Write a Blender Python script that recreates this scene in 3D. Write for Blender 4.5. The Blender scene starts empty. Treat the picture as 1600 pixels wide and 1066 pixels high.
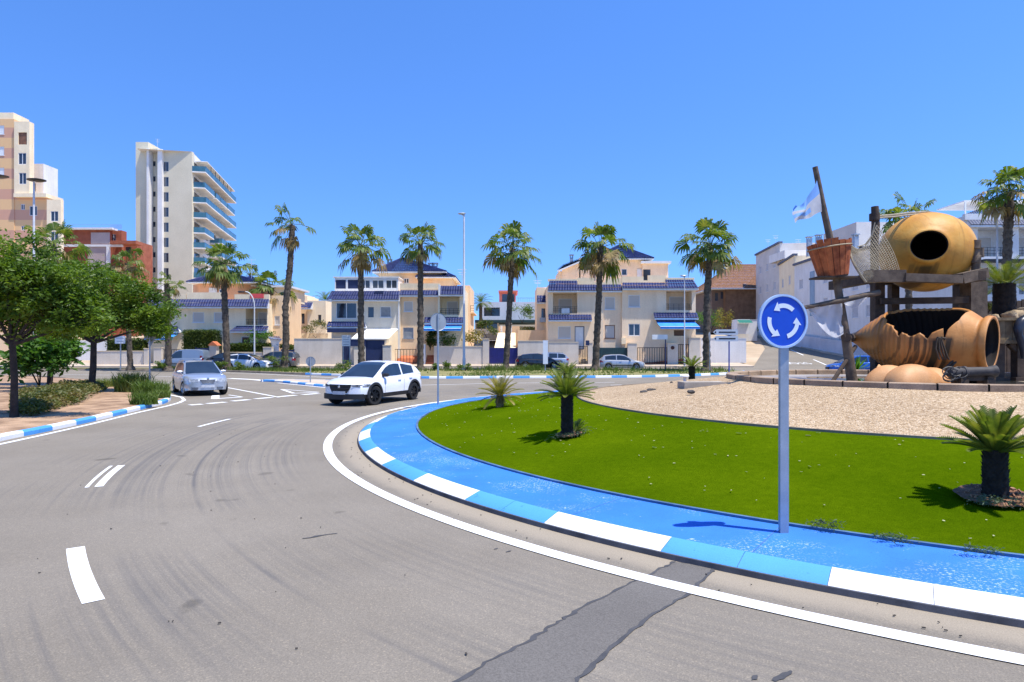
import bpy, bmesh, math, random
from mathutils import Vector, Matrix, noise as mnoise
R = math.radians
PI = math.pi
S = bpy.context.scene
COL = S.collection

# ------------------------------------------------------------------ camera, sky, sun
EYE = 2.0          # camera height in metres
F = 1000.0         # focal length in photo pixels (photo is 1600 wide)
HZ = 545.0         # row of the horizon in the photo
cam = bpy.data.objects.new("camera", bpy.data.cameras.new("camera"))
COL.objects.link(cam)
cam.data.sensor_width = 36.0
cam.data.lens = 36.0 * F / 1600.0
cam.data.shift_y = (HZ - 533.0) / 1600.0
cam.data.clip_end = 6000.0
cam.location = (0, 0, EYE)
cam.rotation_euler = (R(90), 0, 0)
S.camera = cam

SUN_EL = R(69.0)
SUN_AZ = math.atan2(0.89, -0.455)      # angle from +Y towards +X of the direction to the sun
world = bpy.data.worlds.new("World")
S.world = world
world.use_nodes = True
nt = world.node_tree
bg = nt.nodes["Background"]
sky = nt.nodes.new("ShaderNodeTexSky")
sky.sky_type = 'NISHITA'
sky.sun_disc = False
sky.sun_elevation = SUN_EL
sky.sun_rotation = SUN_AZ
sky.air_density = 1.0
sky.dust_density = 0.0
sky.ozone_density = 3.0
# look the sky up a little above the true direction: the photo's air is clear and blue down to the roofs
tcw = nt.nodes.new("ShaderNodeTexCoord")
mpw = nt.nodes.new("ShaderNodeMapping")
mpw.inputs["Location"].default_value = (0, 0, 0.15)
mpw.inputs["Scale"].default_value = (1, 1, 0.95)
nt.links.new(tcw.outputs["Generated"], mpw.inputs["Vector"])
nt.links.new(mpw.outputs[0], sky.inputs["Vector"])
hs = nt.nodes.new("ShaderNodeHueSaturation")
hs.inputs["Saturation"].default_value = 1.16
gm = nt.nodes.new("ShaderNodeMixRGB")
gm.blend_type = 'MULTIPLY'
gm.inputs[0].default_value = 1.0
gm.inputs[2].default_value = (0.88, 1.04, 1.36, 1)
nt.links.new(sky.outputs[0], hs.inputs["Color"])
nt.links.new(hs.outputs[0], gm.inputs[1])
nt.links.new(gm.outputs[0], bg.inputs[0])
bg.inputs[1].default_value = 0.15

sun = bpy.data.objects.new("sun", bpy.data.lights.new("sun", 'SUN'))
COL.objects.link(sun)
sun.data.energy = 4.8
sun.data.angle = R(0.5)
sun.data.color = (1.0, 0.955, 0.89)
tosun = Vector((math.sin(SUN_AZ) * math.cos(SUN_EL), math.cos(SUN_AZ) * math.cos(SUN_EL), math.sin(SUN_EL)))
sun.rotation_euler = tosun.to_track_quat('Z', 'Y').to_euler()
sun.location = (20, -10, 60)

S.view_settings.view_transform = 'Standard'
S.view_settings.look = 'None'
S.view_settings.exposure = 0.5
S.view_settings.gamma = 1.0
S.cycles.max_bounces = 6
S.cycles.transparent_max_bounces = 8

# ------------------------------------------------------------------ measuring helpers
def tz(y):
    """height of the terrain: flat to the service street, then a gentle climb"""
    return 0.0 if y < 57 else (0.04 * (y - 57) if y < 64.5 else min(0.3 + 0.08 * (y - 64.5), 5.94))
def fx(x, d): return (x - 800.0) * d / F
def fz(y, d): return EYE - (y - HZ) * d / F
def P(x, y, d): return Vector((fx(x, d), d, fz(y, d)))
def G(x, y, z=0.0):
    """photo point lying at height z -> world"""
    d = F * (EYE - z) / (y - HZ)
    return Vector((fx(x, d), d, z))
CX, CY = 10.73, 17.2        # centre of the roundabout

# ------------------------------------------------------------------ mesh builder
class MB:
    def __init__(s): s.v = []; s.f = []; s.m = []
    def add(s, vs, fs, m=0):
        o = len(s.v)
        s.v.extend([tuple(p) for p in vs])
        for f in fs:
            s.f.append(tuple(i + o for i in f)); s.m.append(m)
    def poly(s, pts, m=0): s.add(pts, [tuple(range(len(pts)))], m)
    def box(s, a, b, m=0):
        x0, y0, z0 = a; x1, y1, z1 = b
        s.add([(x0,y0,z0),(x1,y0,z0),(x1,y1,z0),(x0,y1,z0),(x0,y0,z1),(x1,y0,z1),(x1,y1,z1),(x0,y1,z1)],
              [(0,3,2,1),(4,5,6,7),(0,1,5,4),(1,2,6,5),(2,3,7,6),(3,0,4,7)], m)
    def obox(s, M, size, m=0):
        a, b, c = (q / 2 for q in size)
        vs = [M @ Vector(p) for p in ((-a,-b,-c),(a,-b,-c),(a,b,-c),(-a,b,-c),(-a,-b,c),(a,-b,c),(a,b,c),(-a,b,c))]
        s.add(vs, [(0,3,2,1),(4,5,6,7),(0,1,5,4),(1,2,6,5),(2,3,7,6),(3,0,4,7)], m)
    def fbox(s, o, u, n, u0, u1, v0, v1, w0, w1, m=0):
        """box in facade coordinates: along u, up, and inward along n"""
        z = Vector((0, 0, 1))
        q = lambda a, b, c: o + u * a + z * b + n * c
        s.add([q(u0,v0,w0),q(u1,v0,w0),q(u1,v0,w1),q(u0,v0,w1),q(u0,v1,w0),q(u1,v1,w0),q(u1,v1,w1),q(u0,v1,w1)],
              [(0,3,2,1),(4,5,6,7),(0,1,5,4),(1,2,6,5),(2,3,7,6),(3,0,4,7)], m)
    def beam(s, a, b, w, h, m=0, up=Vector((0, 0, 1))):
        a = Vector(a); b = Vector(b); t = (b - a); L = t.length; t.normalize()
        r = t.cross(up)
        if r.length < 1e-4: r = t.cross(Vector((0, 1, 0)))
        r.normalize(); q = r.cross(t)
        M = Matrix((r, t, q)).transposed().to_4x4(); M.translation = (a + b) / 2
        s.obox(M, (w, L, h), m)
    def tube(s, pts, rad, n=8, m=0, cap=True, jit=0, rnd=None):
        pts = [Vector(p) for p in pts]
        if not isinstance(rad, (list, tuple)): rad = [rad] * len(pts)
        vs = []; fs = []
        ref = None
        for i, p in enumerate(pts):
            t = (pts[min(i + 1, len(pts) - 1)] - pts[max(i - 1, 0)]).normalized()
            if ref is None:
                ref = t.cross(Vector((0, 0, 1)))
                if ref.length < 1e-3: ref = t.cross(Vector((0, 1, 0)))
            ref = (ref - t * ref.dot(t)).normalized()
            w = t.cross(ref)
            for k in range(n):
                a = 2 * PI * k / n
                rr = rad[i] * (1 + (rnd.uniform(-jit, jit) if jit else 0))
                vs.append(p + (ref * math.cos(a) + w * math.sin(a)) * rr)
        for i in range(len(pts) - 1):
            for k in range(n):
                k2 = (k + 1) % n
                fs.append((i*n+k, i*n+k2, (i+1)*n+k2, (i+1)*n+k))
        if cap:
            fs.append(tuple(range(n))[::-1]); fs.append(tuple((len(pts)-1)*n+k for k in range(n)))
        s.add(vs, fs, m)
    def lathe(s, prof, n=24, M=Matrix(), m=0, skip=None):
        """prof: list of (r, h); spun about local z of M"""
        vs = []; fs = []
        for r, h in prof:
            for k in range(n):
                a = 2 * PI * k / n
                vs.append(M @ Vector((r * math.cos(a), r * math.sin(a), h)))
        for i in range(len(prof) - 1):
            for k in range(n):
                if skip and skip(i, k): continue
                k2 = (k + 1) % n
                fs.append((i*n+k, i*n+k2, (i+1)*n+k2, (i+1)*n+k))
        s.add(vs, fs, m)
    def grid(s, rows, m=0, flip=False):
        n = len(rows[0]); vs = [p for r in rows for p in r]; fs = []
        for i in range(len(rows) - 1):
            for k in range(n - 1):
                f = (i*n+k, i*n+k+1, (i+1)*n+k+1, (i+1)*n+k)
                fs.append(f[::-1] if flip else f)
        s.add(vs, fs, m)
    def prism(s, pts, z0, z1, m=0):
        """vertical prism over a flat outline; z0/z1 may be functions of (x, y)"""
        n = len(pts)
        f0 = z0 if callable(z0) else (lambda x, y: z0)
        f1 = z1 if callable(z1) else (lambda x, y: z1)
        vs = [(x, y, f0(x, y)) for x, y in pts] + [(x, y, f1(x, y)) for x, y in pts]
        fs = [tuple(range(n))[::-1], tuple(range(n, 2*n))] + [(i, (i+1) % n, n+(i+1) % n, n+i) for i in range(n)]
        s.add(vs, fs, m)
    def build(s, name, mats, parent=None, smooth=None, world=True, fix=False):
        me = bpy.data.meshes.new(name)
        v = s.v
        if parent is not None and world:
            q = parent.location
            pp = parent.parent
            q = Vector(q) if pp is None else Vector(q) + Vector(pp.location)
            v = [(a - q.x, b - q.y, c - q.z) for a, b, c in v]
        me.from_pydata(v, [], s.f)
        if not isinstance(mats, (list, tuple)): mats = [mats]
        for mt in mats: me.materials.append(mt)
        if len(mats) > 1: me.polygons.foreach_set("material_index", s.m)
        if fix:
            bm = bmesh.new(); bm.from_mesh(me)
            bmesh.ops.remove_doubles(bm, verts=bm.verts, dist=1e-5)
            bmesh.ops.recalc_face_normals(bm, faces=bm.faces)
            bm.to_mesh(me); bm.free()
        me.update()
        if smooth is not None:
            me.shade_smooth()
            me.set_sharp_from_angle(angle=R(smooth))
        o = bpy.data.objects.new(name, me)
        COL.objects.link(o)
        if parent is not None: o.parent = parent
        return o

def thing(name, label, cat, loc=(0, 0, 0), rz=0, group=None):
    o = bpy.data.objects.new(name, None)
    COL.objects.link(o)
    o.location = loc; o.rotation_euler = (0, 0, rz)
    o.empty_display_size = 0.2
    tag(o, label, cat, group)
    return o
def tag(o, label=None, cat=None, group=None, kind=None):
    if label: o["label"] = label
    if cat: o["category"] = cat
    if group: o["group"] = group
    if kind: o["kind"] = kind
    return o
def struct(name, mb, mats, **k):
    return tag(mb.build(name, mats, **k), kind="structure")

# ------------------------------------------------------------------ materials
def srgb(r, g, b):
    f = lambda c: ((c/255+0.055)/1.055)**2.4 if c/255 > 0.04045 else c/255/12.92
    return (f(r), f(g), f(b))
class NT:
    """tiny helper to wire node trees"""
    def __init__(s, name):
        s.mat = bpy.data.materials.new(name); s.mat.use_nodes = True
        s.t = s.mat.node_tree; s.b = s.t.nodes["Principled BSDF"]
        s.tc = s.t.nodes.new("ShaderNodeTexCoord").outputs["Object"]
    def n(s, typ, **k):
        x = s.t.nodes.new("ShaderNode" + typ)
        for a, b in k.items():
            if a.startswith("i_"):
                key = a[2:]
                x.inputs[int(key) if key.isdigit() else key.replace("_", " ")].default_value = b
            else: setattr(x, a, b)
        return x
    def l(s, a, b): s.t.links.new(a, b)
    def noise(s, scale, detail=4, rough=0.55, vec=None, dist=0):
        x = s.n("TexNoise", i_Scale=scale, i_Detail=detail, i_Roughness=rough, i_Distortion=dist)
        s.l(vec or s.tc, x.inputs["Vector"]); return x.outputs["Fac"]
    def ramp(s, fac, stops, interp='LINEAR'):
        x = s.n("ValToRGB"); r = x.color_ramp; r.interpolation = interp
        while len(r.elements) < len(stops): r.elements.new(0.5)
        for e, (p, c) in zip(r.elements, stops):
            e.position = p; e.color = (*c, 1) if len(c) == 3 else c
        s.l(fac, x.inputs[0]); return x.outputs[0]
    def mix(s, fac, a, b, mode='MIX'):
        x = s.n("MixRGB", blend_type=mode)
        for i, q in enumerate((fac, a, b)):
            if isinstance(q, (int, float)): x.inputs[i].default_value = q if i == 0 else (q, q, q, 1)
            elif isinstance(q, tuple): x.inputs[i].default_value = (*q, 1)
            else: s.l(q, x.inputs[i])
        return x.outputs[0]
    def math(s, op, a, b=0.0, c=0.0, clamp=False):
        x = s.n("Math", operation=op, use_clamp=clamp)
        for i, q in enumerate((a, b, c)):
            if isinstance(q, (int, float)): x.inputs[i].default_value = q
            else: s.l(q, x.inputs[i])
        return x.outputs[0]
    def bump(s, h, strength=0.4, dist=0.02):
        x = s.n("Bump", i_Strength=strength, i_Distance=dist)
        s.l(h, x.inputs["Height"]); s.l(x.outputs[0], s.b.inputs["Normal"])
    def color(s, c):
        if isinstance(c, tuple): s.b.inputs["Base Color"].default_value = (*c, 1)
        else: s.l(c, s.b.inputs["Base Color"])
    def set(s, **k):
        for a, b in k.items():
            inp = s.b.inputs[a.replace("_", " ")]
            if hasattr(b, "links") or hasattr(b, "is_linked"): s.l(b, inp)
            else: inp.default_value = b
        return s
_mc = {}
def pm(name, c1, c2=None, scale=3.0, rough=0.8, bump=0.0, bscale=40.0, metal=0.0, detail=5, fine=0.12, spec=0.4, coat=0.0, emit=None, lo=0.35, hi=0.65, streak=0.0):
    """plain procedural paint/stone: two tones by noise, a fine grain, optional bump"""
    if name in _mc: return _mc[name]
    k = NT(name)
    c2 = c2 or tuple(q * 0.82 for q in c1)
    col = k.ramp(k.noise(scale, detail), [(lo, c2), (hi, c1)])
    if fine:
        g = k.ramp(k.noise(scale * 23, 3), [(0.3, (1 - fine,) * 3), (0.7, (1 + fine * 0.4,) * 3)])
        col = k.mix(1.0, col, g, 'MULTIPLY')
    if streak or (rough >= .9 and bump and bscale in (40, 50, 60)):
        mp = k.n("Mapping"); mp.inputs["Scale"].default_value = (1, 1, .10); k.l(k.tc, mp.inputs["Vector"])
        col = k.mix(1.0, col, k.ramp(k.noise(1.6, 6, .65, mp.outputs[0]), [(.32, (.91, .90, .88)), (.55, (1, 1, 1))]), 'MULTIPLY')
    k.color(col)
    k.set(Roughness=rough, Metallic=metal, Specular_IOR_Level=spec, Coat_Weight=coat)
    if bump: k.bump(k.noise(bscale, 4), bump, 0.01)
    _mc[name] = k.mat
    return k.mat
def leafmat(name, c1, c2, c3, scale=1.5, trans=0.35, rough=0.5):
    if name in _mc: return _mc[name]
    k = NT(name)
    col = k.ramp(k.noise(scale, 4, 0.65), [(0.3, c1), (0.5, c2), (0.72, c3)])
    k.color(col); k.set(Roughness=rough, Specular_IOR_Level=0.35)
    tr = k.n("BsdfTranslucent")
    k.l(k.mix(1.0, col, (1.3, 1.35, 0.6), 'MULTIPLY'), tr.inputs[0])
    ms = k.n("MixShader", i_0=trans)
    k.l(k.b.outputs[0], ms.inputs[1]); k.l(tr.outputs[0], ms.inputs[2])
    k.l(ms.outputs[0], k.t.nodes["Material Output"].inputs[0])
    _mc[name] = k.mat
    return k.mat

M = {}
M['white'] = pm('white paint', (0.80, 0.80, 0.78), (0.70, 0.70, 0.68), 2.0, 0.55)
M['cream'] = pm('cream render', srgb(250, 230, 192), srgb(242, 220, 182), 0.6, 0.9, 0.15, 60)
M['greyc'] = pm('grey cream render', srgb(236, 224, 200), srgb(226, 212, 188), 0.5, 0.9, 0.15, 60)
M['peach'] = pm('peach render', srgb(250, 216, 172), srgb(242, 206, 162), 0.6, 0.9, 0.15, 60)
M['pinkish'] = pm('pink cream render', srgb(252, 226, 190), srgb(246, 216, 180), 0.6, 0.9, 0.15, 60)
M['whitewall'] = pm('white render', srgb(232, 230, 226), srgb(220, 218, 214), 0.5, 0.9, 0.1, 50)
M['wallgrey'] = pm('pale garden wall render', srgb(220, 210, 194), srgb(200, 190, 175), 0.5, 0.9, 0.2, 40)
M['concrete'] = pm('concrete', srgb(176, 166, 152), srgb(150, 141, 128), 1.2, 0.9, 0.2, 40)
M['pave'] = pm('pavement slabs', srgb(196, 178, 156), srgb(176, 160, 140), 0.8, 0.9, 0.1, 20)
M['shutter'] = None
M['frame'] = pm('white window frame', (0.78, 0.78, 0.77), (0.7, 0.7, 0.69), 3, 0.45)
M['darkmetal'] = pm('dark iron', (0.025, 0.025, 0.03), (0.015, 0.015, 0.018), 6, 0.5, metal=0.3)
M['galv'] = pm('galvanised steel', (0.42, 0.45, 0.48), (0.33, 0.36, 0.39), 4, 0.45, metal=0.6)
M['lampgrey'] = pm('lamp post paint', (0.62, 0.63, 0.64), (0.52, 0.53, 0.54), 2, 0.45)
M['signblue'] = pm('sign blue', (0.005, 0.065, 0.48), (0.004, 0.055, 0.43), 2, 0.35, fine=0.03)
M['signwhite'] = pm('sign white', (0.72, 0.76, 0.80), (0.66, 0.70, 0.75), 3, 0.35, fine=0.04)
M['signback'] = pm('sign back grey', (0.36, 0.39, 0.42), (0.30, 0.33, 0.36), 3, 0.5, metal=0.3)
M['navy'] = pm('navy door paint', (0.022, 0.035, 0.10), (0.016, 0.027, 0.08), 2, 0.5)
M['bluegate'] = pm('blue gate paint', (0.020, 0.022, 0.17), (0.016, 0.018, 0.13), 2, 0.45)
M['greendoor'] = pm('dark green garage paint', (0.02, 0.06, 0.065), (0.015, 0.045, 0.05), 2, 0.5)
M['awning'] = pm('blue awning cloth', srgb(62, 150, 235), srgb(50, 132, 216), 2, 0.85)
M['terracotta'] = pm('terracotta tiles', srgb(205, 122, 82), srgb(180, 98, 62), 2, 0.85)
M['rubber'] = pm('black rubber', (0.012, 0.012, 0.013), (0.02, 0.02, 0.02), 8, 0.8)
M['plasticblack'] = pm('black trim', (0.018, 0.018, 0.02), (0.012, 0.012, 0.014), 6, 0.55)
M['rimdark'] = pm('dark alloy', (0.03, 0.03, 0.033), (0.02, 0.02, 0.022), 6, 0.3, metal=0.7)
M['rimsilver'] = pm('silver alloy', (0.55, 0.56, 0.58), (0.4, 0.41, 0.43), 6, 0.35, metal=0.8)
M['chrome'] = pm('chrome', (0.6, 0.61, 0.63), (0.5, 0.5, 0.52), 6, 0.15, metal=1.0)
M['lightglass'] = pm('headlamp glass', (0.62, 0.66, 0.70), (0.35, 0.38, 0.42), 14, 0.08, spec=0.8, fine=0.3)
M['redglass'] = pm('tail lamp glass', (0.35, 0.01, 0.01), (0.25, 0.008, 0.008), 10, 0.15)
M['plate'] = pm('pale number plate', (0.55, 0.57, 0.60), (0.40, 0.42, 0.46), 5, 0.5)
def carpaint(name, c, metal=0.0, rough=0.25):
    return pm(name, c, tuple(q * 0.96 for q in c), 1.0, rough, metal=metal, fine=0.0, coat=0.7, spec=0.5)
M['glass'] = pm('dark car glass', (0.012, 0.018, 0.025), (0.02, 0.03, 0.04), 1.5, 0.04, fine=0, spec=0.9)
M['winglass'] = pm('window glass', (0.02, 0.03, 0.045), (0.04, 0.05, 0.07), 0.8, 0.06, fine=0, spec=0.8)
k = NT('closed roller shutter')
sx = k.n("SeparateXYZ"); k.l(k.tc, sx.inputs[0])
wv = k.math('PINGPONG', sx.outputs["Z"], 0.05)
k.color(k.mix(k.math('MULTIPLY', wv, 12.0, clamp=True), srgb(186, 178, 166), srgb(214, 206, 195)))
k.set(Roughness=0.6); k.bump(wv, 0.6, 0.3); M['shutter'] = k.mat

# asphalt of the roundabout: grain, tyre streaks that follow the circle, a sandy gutter by the kerb
k = NT('worn asphalt')
sp = k.n("SeparateXYZ"); k.l(k.tc, sp.inputs[0])
dx = k.math('SUBTRACT', sp.outputs["X"], CX); dy = k.math('SUBTRACT', sp.outputs["Y"], CY)
rr = k.math('SQRT', k.math('ADD', k.math('MULTIPLY', dx, dx), k.math('MULTIPLY', dy, dy)))
ang = k.math('ARCTAN2', dy, dx)
warp = k.math('MULTIPLY', k.math('SUBTRACT', k.noise(0.05, 1), 0.5), 0.5)
cv = k.n("CombineXYZ"); k.l(k.math('MULTIPLY', k.math('ADD', rr, warp), 7.0), cv.inputs[0]); k.l(k.math('MULTIPLY', ang, 0.035), cv.inputs[1])
streak = k.n("TexNoise", i_Scale=1.0, i_Detail=5, i_Roughness=0.7); k.l(cv.outputs[0], streak.inputs["Vector"])
st = k.ramp(streak.outputs["Fac"], [(0.46, (0, 0, 0)), (0.66, (1, 1, 1))])
band = k.ramp(k.math('DIVIDE', rr, 30.0), [(0.505, (0, 0, 0)), (0.535, (1, 1, 1)), (0.63, (1, 1, 1)), (0.70, (0, 0, 0))])
patchy = k.ramp(k.noise(0.22, 3), [(0.42, (0.05,)*3), (0.56, (1, 1, 1))])
stf = k.math('MULTIPLY', k.math('MULTIPLY', st, band), k.math('MULTIPLY', patchy, 0.68))
base = k.ramp(k.noise(0.35, 6, 0.6), [(0.3, (0.192, 0.166, 0.128)), (0.7, (0.245, 0.215, 0.170))])
grain = k.ramp(k.noise(95, 4, 0.8), [(0.28, (0.70,)*3), (0.5, (1.0,)*3), (0.72, (1.32, 1.30, 1.27))])
vor = k.n("TexVoronoi", i_Scale=95.0); k.l(k.tc, vor.inputs["Vector"])
chips = k.ramp(vor.outputs["Color"], [(0.0, (0.8,)*3), (0.75, (1.0,)*3), (1.0, (1.35, 1.3, 1.22))])
col = k.mix(1.0, k.mix(1.0, base, grain, 'MULTIPLY'), chips, 'MULTIPLY')
spots = k.ramp(k.noise(1.7, 2, 0.4), [(0.70, (1, 1, 1)), (0.76, (0.62,)*3)])
col = k.mix(1.0, col, spots, 'MULTIPLY')
col = k.mix(stf, col, (0.085, 0.083, 0.085))
gut = k.math('ADD', rr, k.math('MULTIPLY', k.math('SUBTRACT', k.noise(2.5, 5), 0.5), 0.18))
gutf = k.ramp(k.math('DIVIDE', gut, 30.0), [(0.4905, (1, 1, 1)), (0.496, (0, 0, 0))])
col = k.mix(k.math('MULTIPLY', gutf, 0.62), col, k.mix(1.0, (0.36, 0.30, 0.215), grain, 'MULTIPLY'))
k.color(col); k.set(Roughness=0.9, Specular_IOR_Level=0.25)
k.bump(k.noise(90, 3, 0.7), 0.5, 0.006); M['asphalt'] = k.mat

k = NT('dark asphalt patch')
k.color(k.mix(1.0, k.ramp(k.noise(0.8, 5), [(0.3, (0.118, 0.108, 0.095)), (0.7, (0.150, 0.138, 0.122))]), k.ramp(k.noise(80, 4, 0.8), [(0.3, (0.65,)*3), (0.7, (1.35,)*3)]), 'MULTIPLY'))
k.set(Roughness=0.9, Specular_IOR_Level=0.2); k.bump(k.noise(90, 3), 0.4, 0.005); M['patch'] = k.mat
M['tar'] = pm('tar seam', (0.05, 0.05, 0.052), (0.075, 0.073, 0.073), 6, 0.8)

def worn(name, c, under, amount=0.62, scale=6, rough=0.7, specks=False):
    k = NT(name)
    w = k.ramp(k.noise(scale, 8, 0.72), [(amount, (0, 0, 0)), (amount + 0.07, (1, 1, 1))])
    if specks:
        pm_ = k.ramp(k.noise(0.9, 4, 0.6), [(0.50, (0, 0, 0)), (0.62, (1, 1, 1))])
        sp_ = k.ramp(k.noise(38, 3, 0.7), [(0.55, (0, 0, 0)), (0.62, (1, 1, 1))])
        dk_ = k.ramp(k.noise(46, 3, 0.7), [(0.62, (0, 0, 0)), (0.68, (1, 1, 1))])
        w = k.mix(1.0, w, k.math('MULTIPLY', k.math('MULTIPLY', pm_, sp_), 0.6), 'LIGHTEN')
    t = k.ramp(k.noise(1.3, 5), [(0.3, tuple(q * (0.78 if specks else 0.9) for q in c)), (0.7, c)])
    if specks: t = k.mix(k.math('MULTIPLY', dk_, 0.6), t, tuple(q * .45 for q in c))
    g = k.ramp(k.noise(120, 3, 0.7), [(0.3, (0.86,)*3), (0.7, (1.06,)*3)])
    k.color(k.mix(w, k.mix(1.0, t, g, 'MULTIPLY'), under)); k.set(Roughness=rough, Specular_IOR_Level=0.3)
    k.bump(k.noise(110, 3), 0.3, 0.004)
    return k.mat
M['line'] = worn('white road paint', (0.80, 0.80, 0.78), (0.30, 0.28, 0.26), 0.66, 7)
M['linefade'] = worn('faded road paint', (0.62, 0.60, 0.57), (0.27, 0.25, 0.23), 0.56, 8)
M['bluefloor'] = worn('blue floor paint', (0.038, 0.20, 0.66), (0.50, 0.60, 0.74), 0.64, 5, 0.75, True)
M['kerbblue'] = worn('light blue kerb paint', (0.085, 0.335, 0.72), (0.05, 0.20, 0.46), 0.60, 7)
M['edging'] = pm('dull blue edging', (0.10, 0.20, 0.34), (0.05, 0.10, 0.18), 3, 0.8)
M['kerbwhite'] = worn('white kerb paint', (0.82, 0.82, 0.81), (0.50, 0.48, 0.45), 0.65, 8)
M['kerbgrey'] = pm('kerb concrete', srgb(150, 135, 116), srgb(122, 110, 95), 1.5, 0.9, 0.3, 50)

k = NT('artificial turf')
a = k.ramp(k.noise(0.5, 4), [(0.3, (0.058, 0.108, 0.0012)), (0.7, (0.092, 0.148, 0.0018))])
b = k.ramp(k.noise(95, 4, 0.8), [(0.28, (0.45, 0.5, 0.4)), (0.5, (1, 1, 1)), (0.72, (1.5, 1.45, 1.6))])
c_ = k.ramp(k.noise(9, 5, 0.7), [(0.3, (0.82, 0.86, 0.8)), (0.7, (1.14, 1.1, 1.1))])
k.color(k.mix(1.0, k.mix(1.0, a, b, 'MULTIPLY'), c_, 'MULTIPLY')); k.set(Roughness=0.95, Specular_IOR_Level=0.0)
k.bump(k.noise(140, 3, 0.8), 0.8, 0.02); M['turf'] = k.mat

k = NT('pale gravel')
v = k.n("TexVoronoi", i_Scale=34.0, i_Randomness=1.0); k.l(k.tc, v.inputs["Vector"])
hsv = k.n("SeparateColor"); k.l(v.outputs["Color"], hsv.inputs[0])
st = k.ramp(hsv.outputs[0], [(0.0, (0.26, 0.175, 0.095)), (0.30, (0.46, 0.335, 0.20)), (0.75, (0.57, 0.425, 0.265)), (1.0, (0.72, 0.59, 0.42))])
ed = k.ramp(v.outputs["Distance"], [(0.45, (1, 1, 1)), (0.9, (0.68, 0.63, 0.58))])
big = k.ramp(k.noise(0.45, 5), [(0.3, (0.86, 0.84, 0.82)), (0.7, (1.06, 1.05, 1.03))])
k.color(k.mix(1.0, k.mix(1.0, st, ed, 'MULTIPLY'), big, 'MULTIPLY')); k.set(Roughness=0.95, Specular_IOR_Level=0.2)
k.bump(k.math('SUBTRACT', 1.0, v.outputs["Distance"]), 0.9, 0.03); M['gravel'] = k.mat
M['soil'] = pm('dry soil', srgb(184, 152, 120), srgb(130, 102, 76), 1.8, 0.95, 0.6, 18, fine=0.3)
M['earth'] = pm('pale earth', srgb(190, 168, 140), srgb(164, 144, 116), 0.2, 0.95)
M['vergesoil'] = pm('verge soil', srgb(150, 140, 92), srgb(112, 112, 62), 0.9, 0.95, 0.4, 20, fine=0.3)
k = NT('glazed blue roof tile')
k.color(k.ramp(k.noise(2.2, 4), [(0.3, (0.012, 0.019, 0.075)), (0.7, (0.030, 0.044, 0.140))])); k.set(Roughness=0.55, Specular_IOR_Level=0.2); M['bluetile'] = k.mat
M['browntile'] = pm('brown roof tile', srgb(160, 118, 86), srgb(122, 84, 60), 3, 0.85, fine=0.3)
M['wood'] = pm('weathered dark timber', (0.105, 0.070, 0.045), (0.05, 0.034, 0.024), 4, 0.85, 0.5, 30, fine=0.3)
M['woodgrey'] = pm('grey timber', (0.17, 0.125, 0.085), (0.085, 0.06, 0.042), 5, 0.85, 0.5, 30, fine=0.3)
M['rope'] = pm('pale rope', (0.42, 0.36, 0.25), (0.28, 0.23, 0.15), 12, 0.9)
# leaves
M['palmleaf'] = leafmat('palm leaf', (0.034, 0.080, 0.012), (0.105, 0.165, 0.026), (0.30, 0.29, 0.055), 1.3, 0.42)
M['palmdry'] = leafmat('dry palm leaf', (0.16, 0.10, 0.045), (0.28, 0.20, 0.085), (0.42, 0.33, 0.15), 2.0)
M['cycad'] = leafmat('cycad leaf', (0.040, 0.072, 0.010), (0.120, 0.160, 0.020), (0.30, 0.28, 0.045), 5.0)
M['cycadyel'] = leafmat('yellowing cycad leaf', (0.08, 0.09, 0.015), (0.22, 0.19, 0.03), (0.42, 0.30, 0.06), 3.0)
M['treeleaf'] = leafmat('tree leaf', (0.026, 0.060, 0.007), (0.090, 0.160, 0.011), (0.23, 0.32, 0.022), 1.1, 0.38)
M['treeleaf2'] = leafmat('bright bush leaf', (0.030, 0.090, 0.012), (0.070, 0.170, 0.022), (0.14, 0.27, 0.04), 1.2, 0.45)
M['hedge'] = leafmat('hedge leaf', (0.020, 0.040, 0.006), (0.065, 0.100, 0.012), (0.16, 0.18, 0.02), 0.8)
M['shrub'] = leafmat('low shrub leaf', (0.050, 0.070, 0.014), (0.110, 0.125, 0.028), (0.24, 0.16, 0.06), 1.4)
M['grassblade'] = leafmat('grass blade', (0.05, 0.10, 0.012), (0.11, 0.17, 0.025), (0.24, 0.25, 0.06), 0.8)
M['bark'] = pm('tree bark', (0.060, 0.045, 0.034), (0.030, 0.022, 0.017), 5, 0.95, 0.6, 25, fine=0.3)
M['palmbark'] = pm('palm bark', (0.150, 0.118, 0.085), (0.055, 0.042, 0.030), 5, 0.95, 0.7, 22, fine=0.35)
M['cycadbark'] = pm('cycad bark', (0.032, 0.024, 0.018), (0.014, 0.010, 0.008), 10, 0.95, 0.9, 35, fine=0.4)

# ------------------------------------------------------------------ ground, roads, island
mb = MB()
for (x0, x1) in ((-900, -150), (-150, 150), (150, 900)):
    ys = [-120, 57, 64.5, 135, 3000]
    for a, b in zip(ys, ys[1:]):
        mb.poly([(x0, a, tz(a) - 0.03), (x1, a, tz(a) - 0.03), (x1, b, tz(b) - 0.03), (x0, b, tz(b) - 0.03)])
struct('ground', mb, M['earth'])

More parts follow.
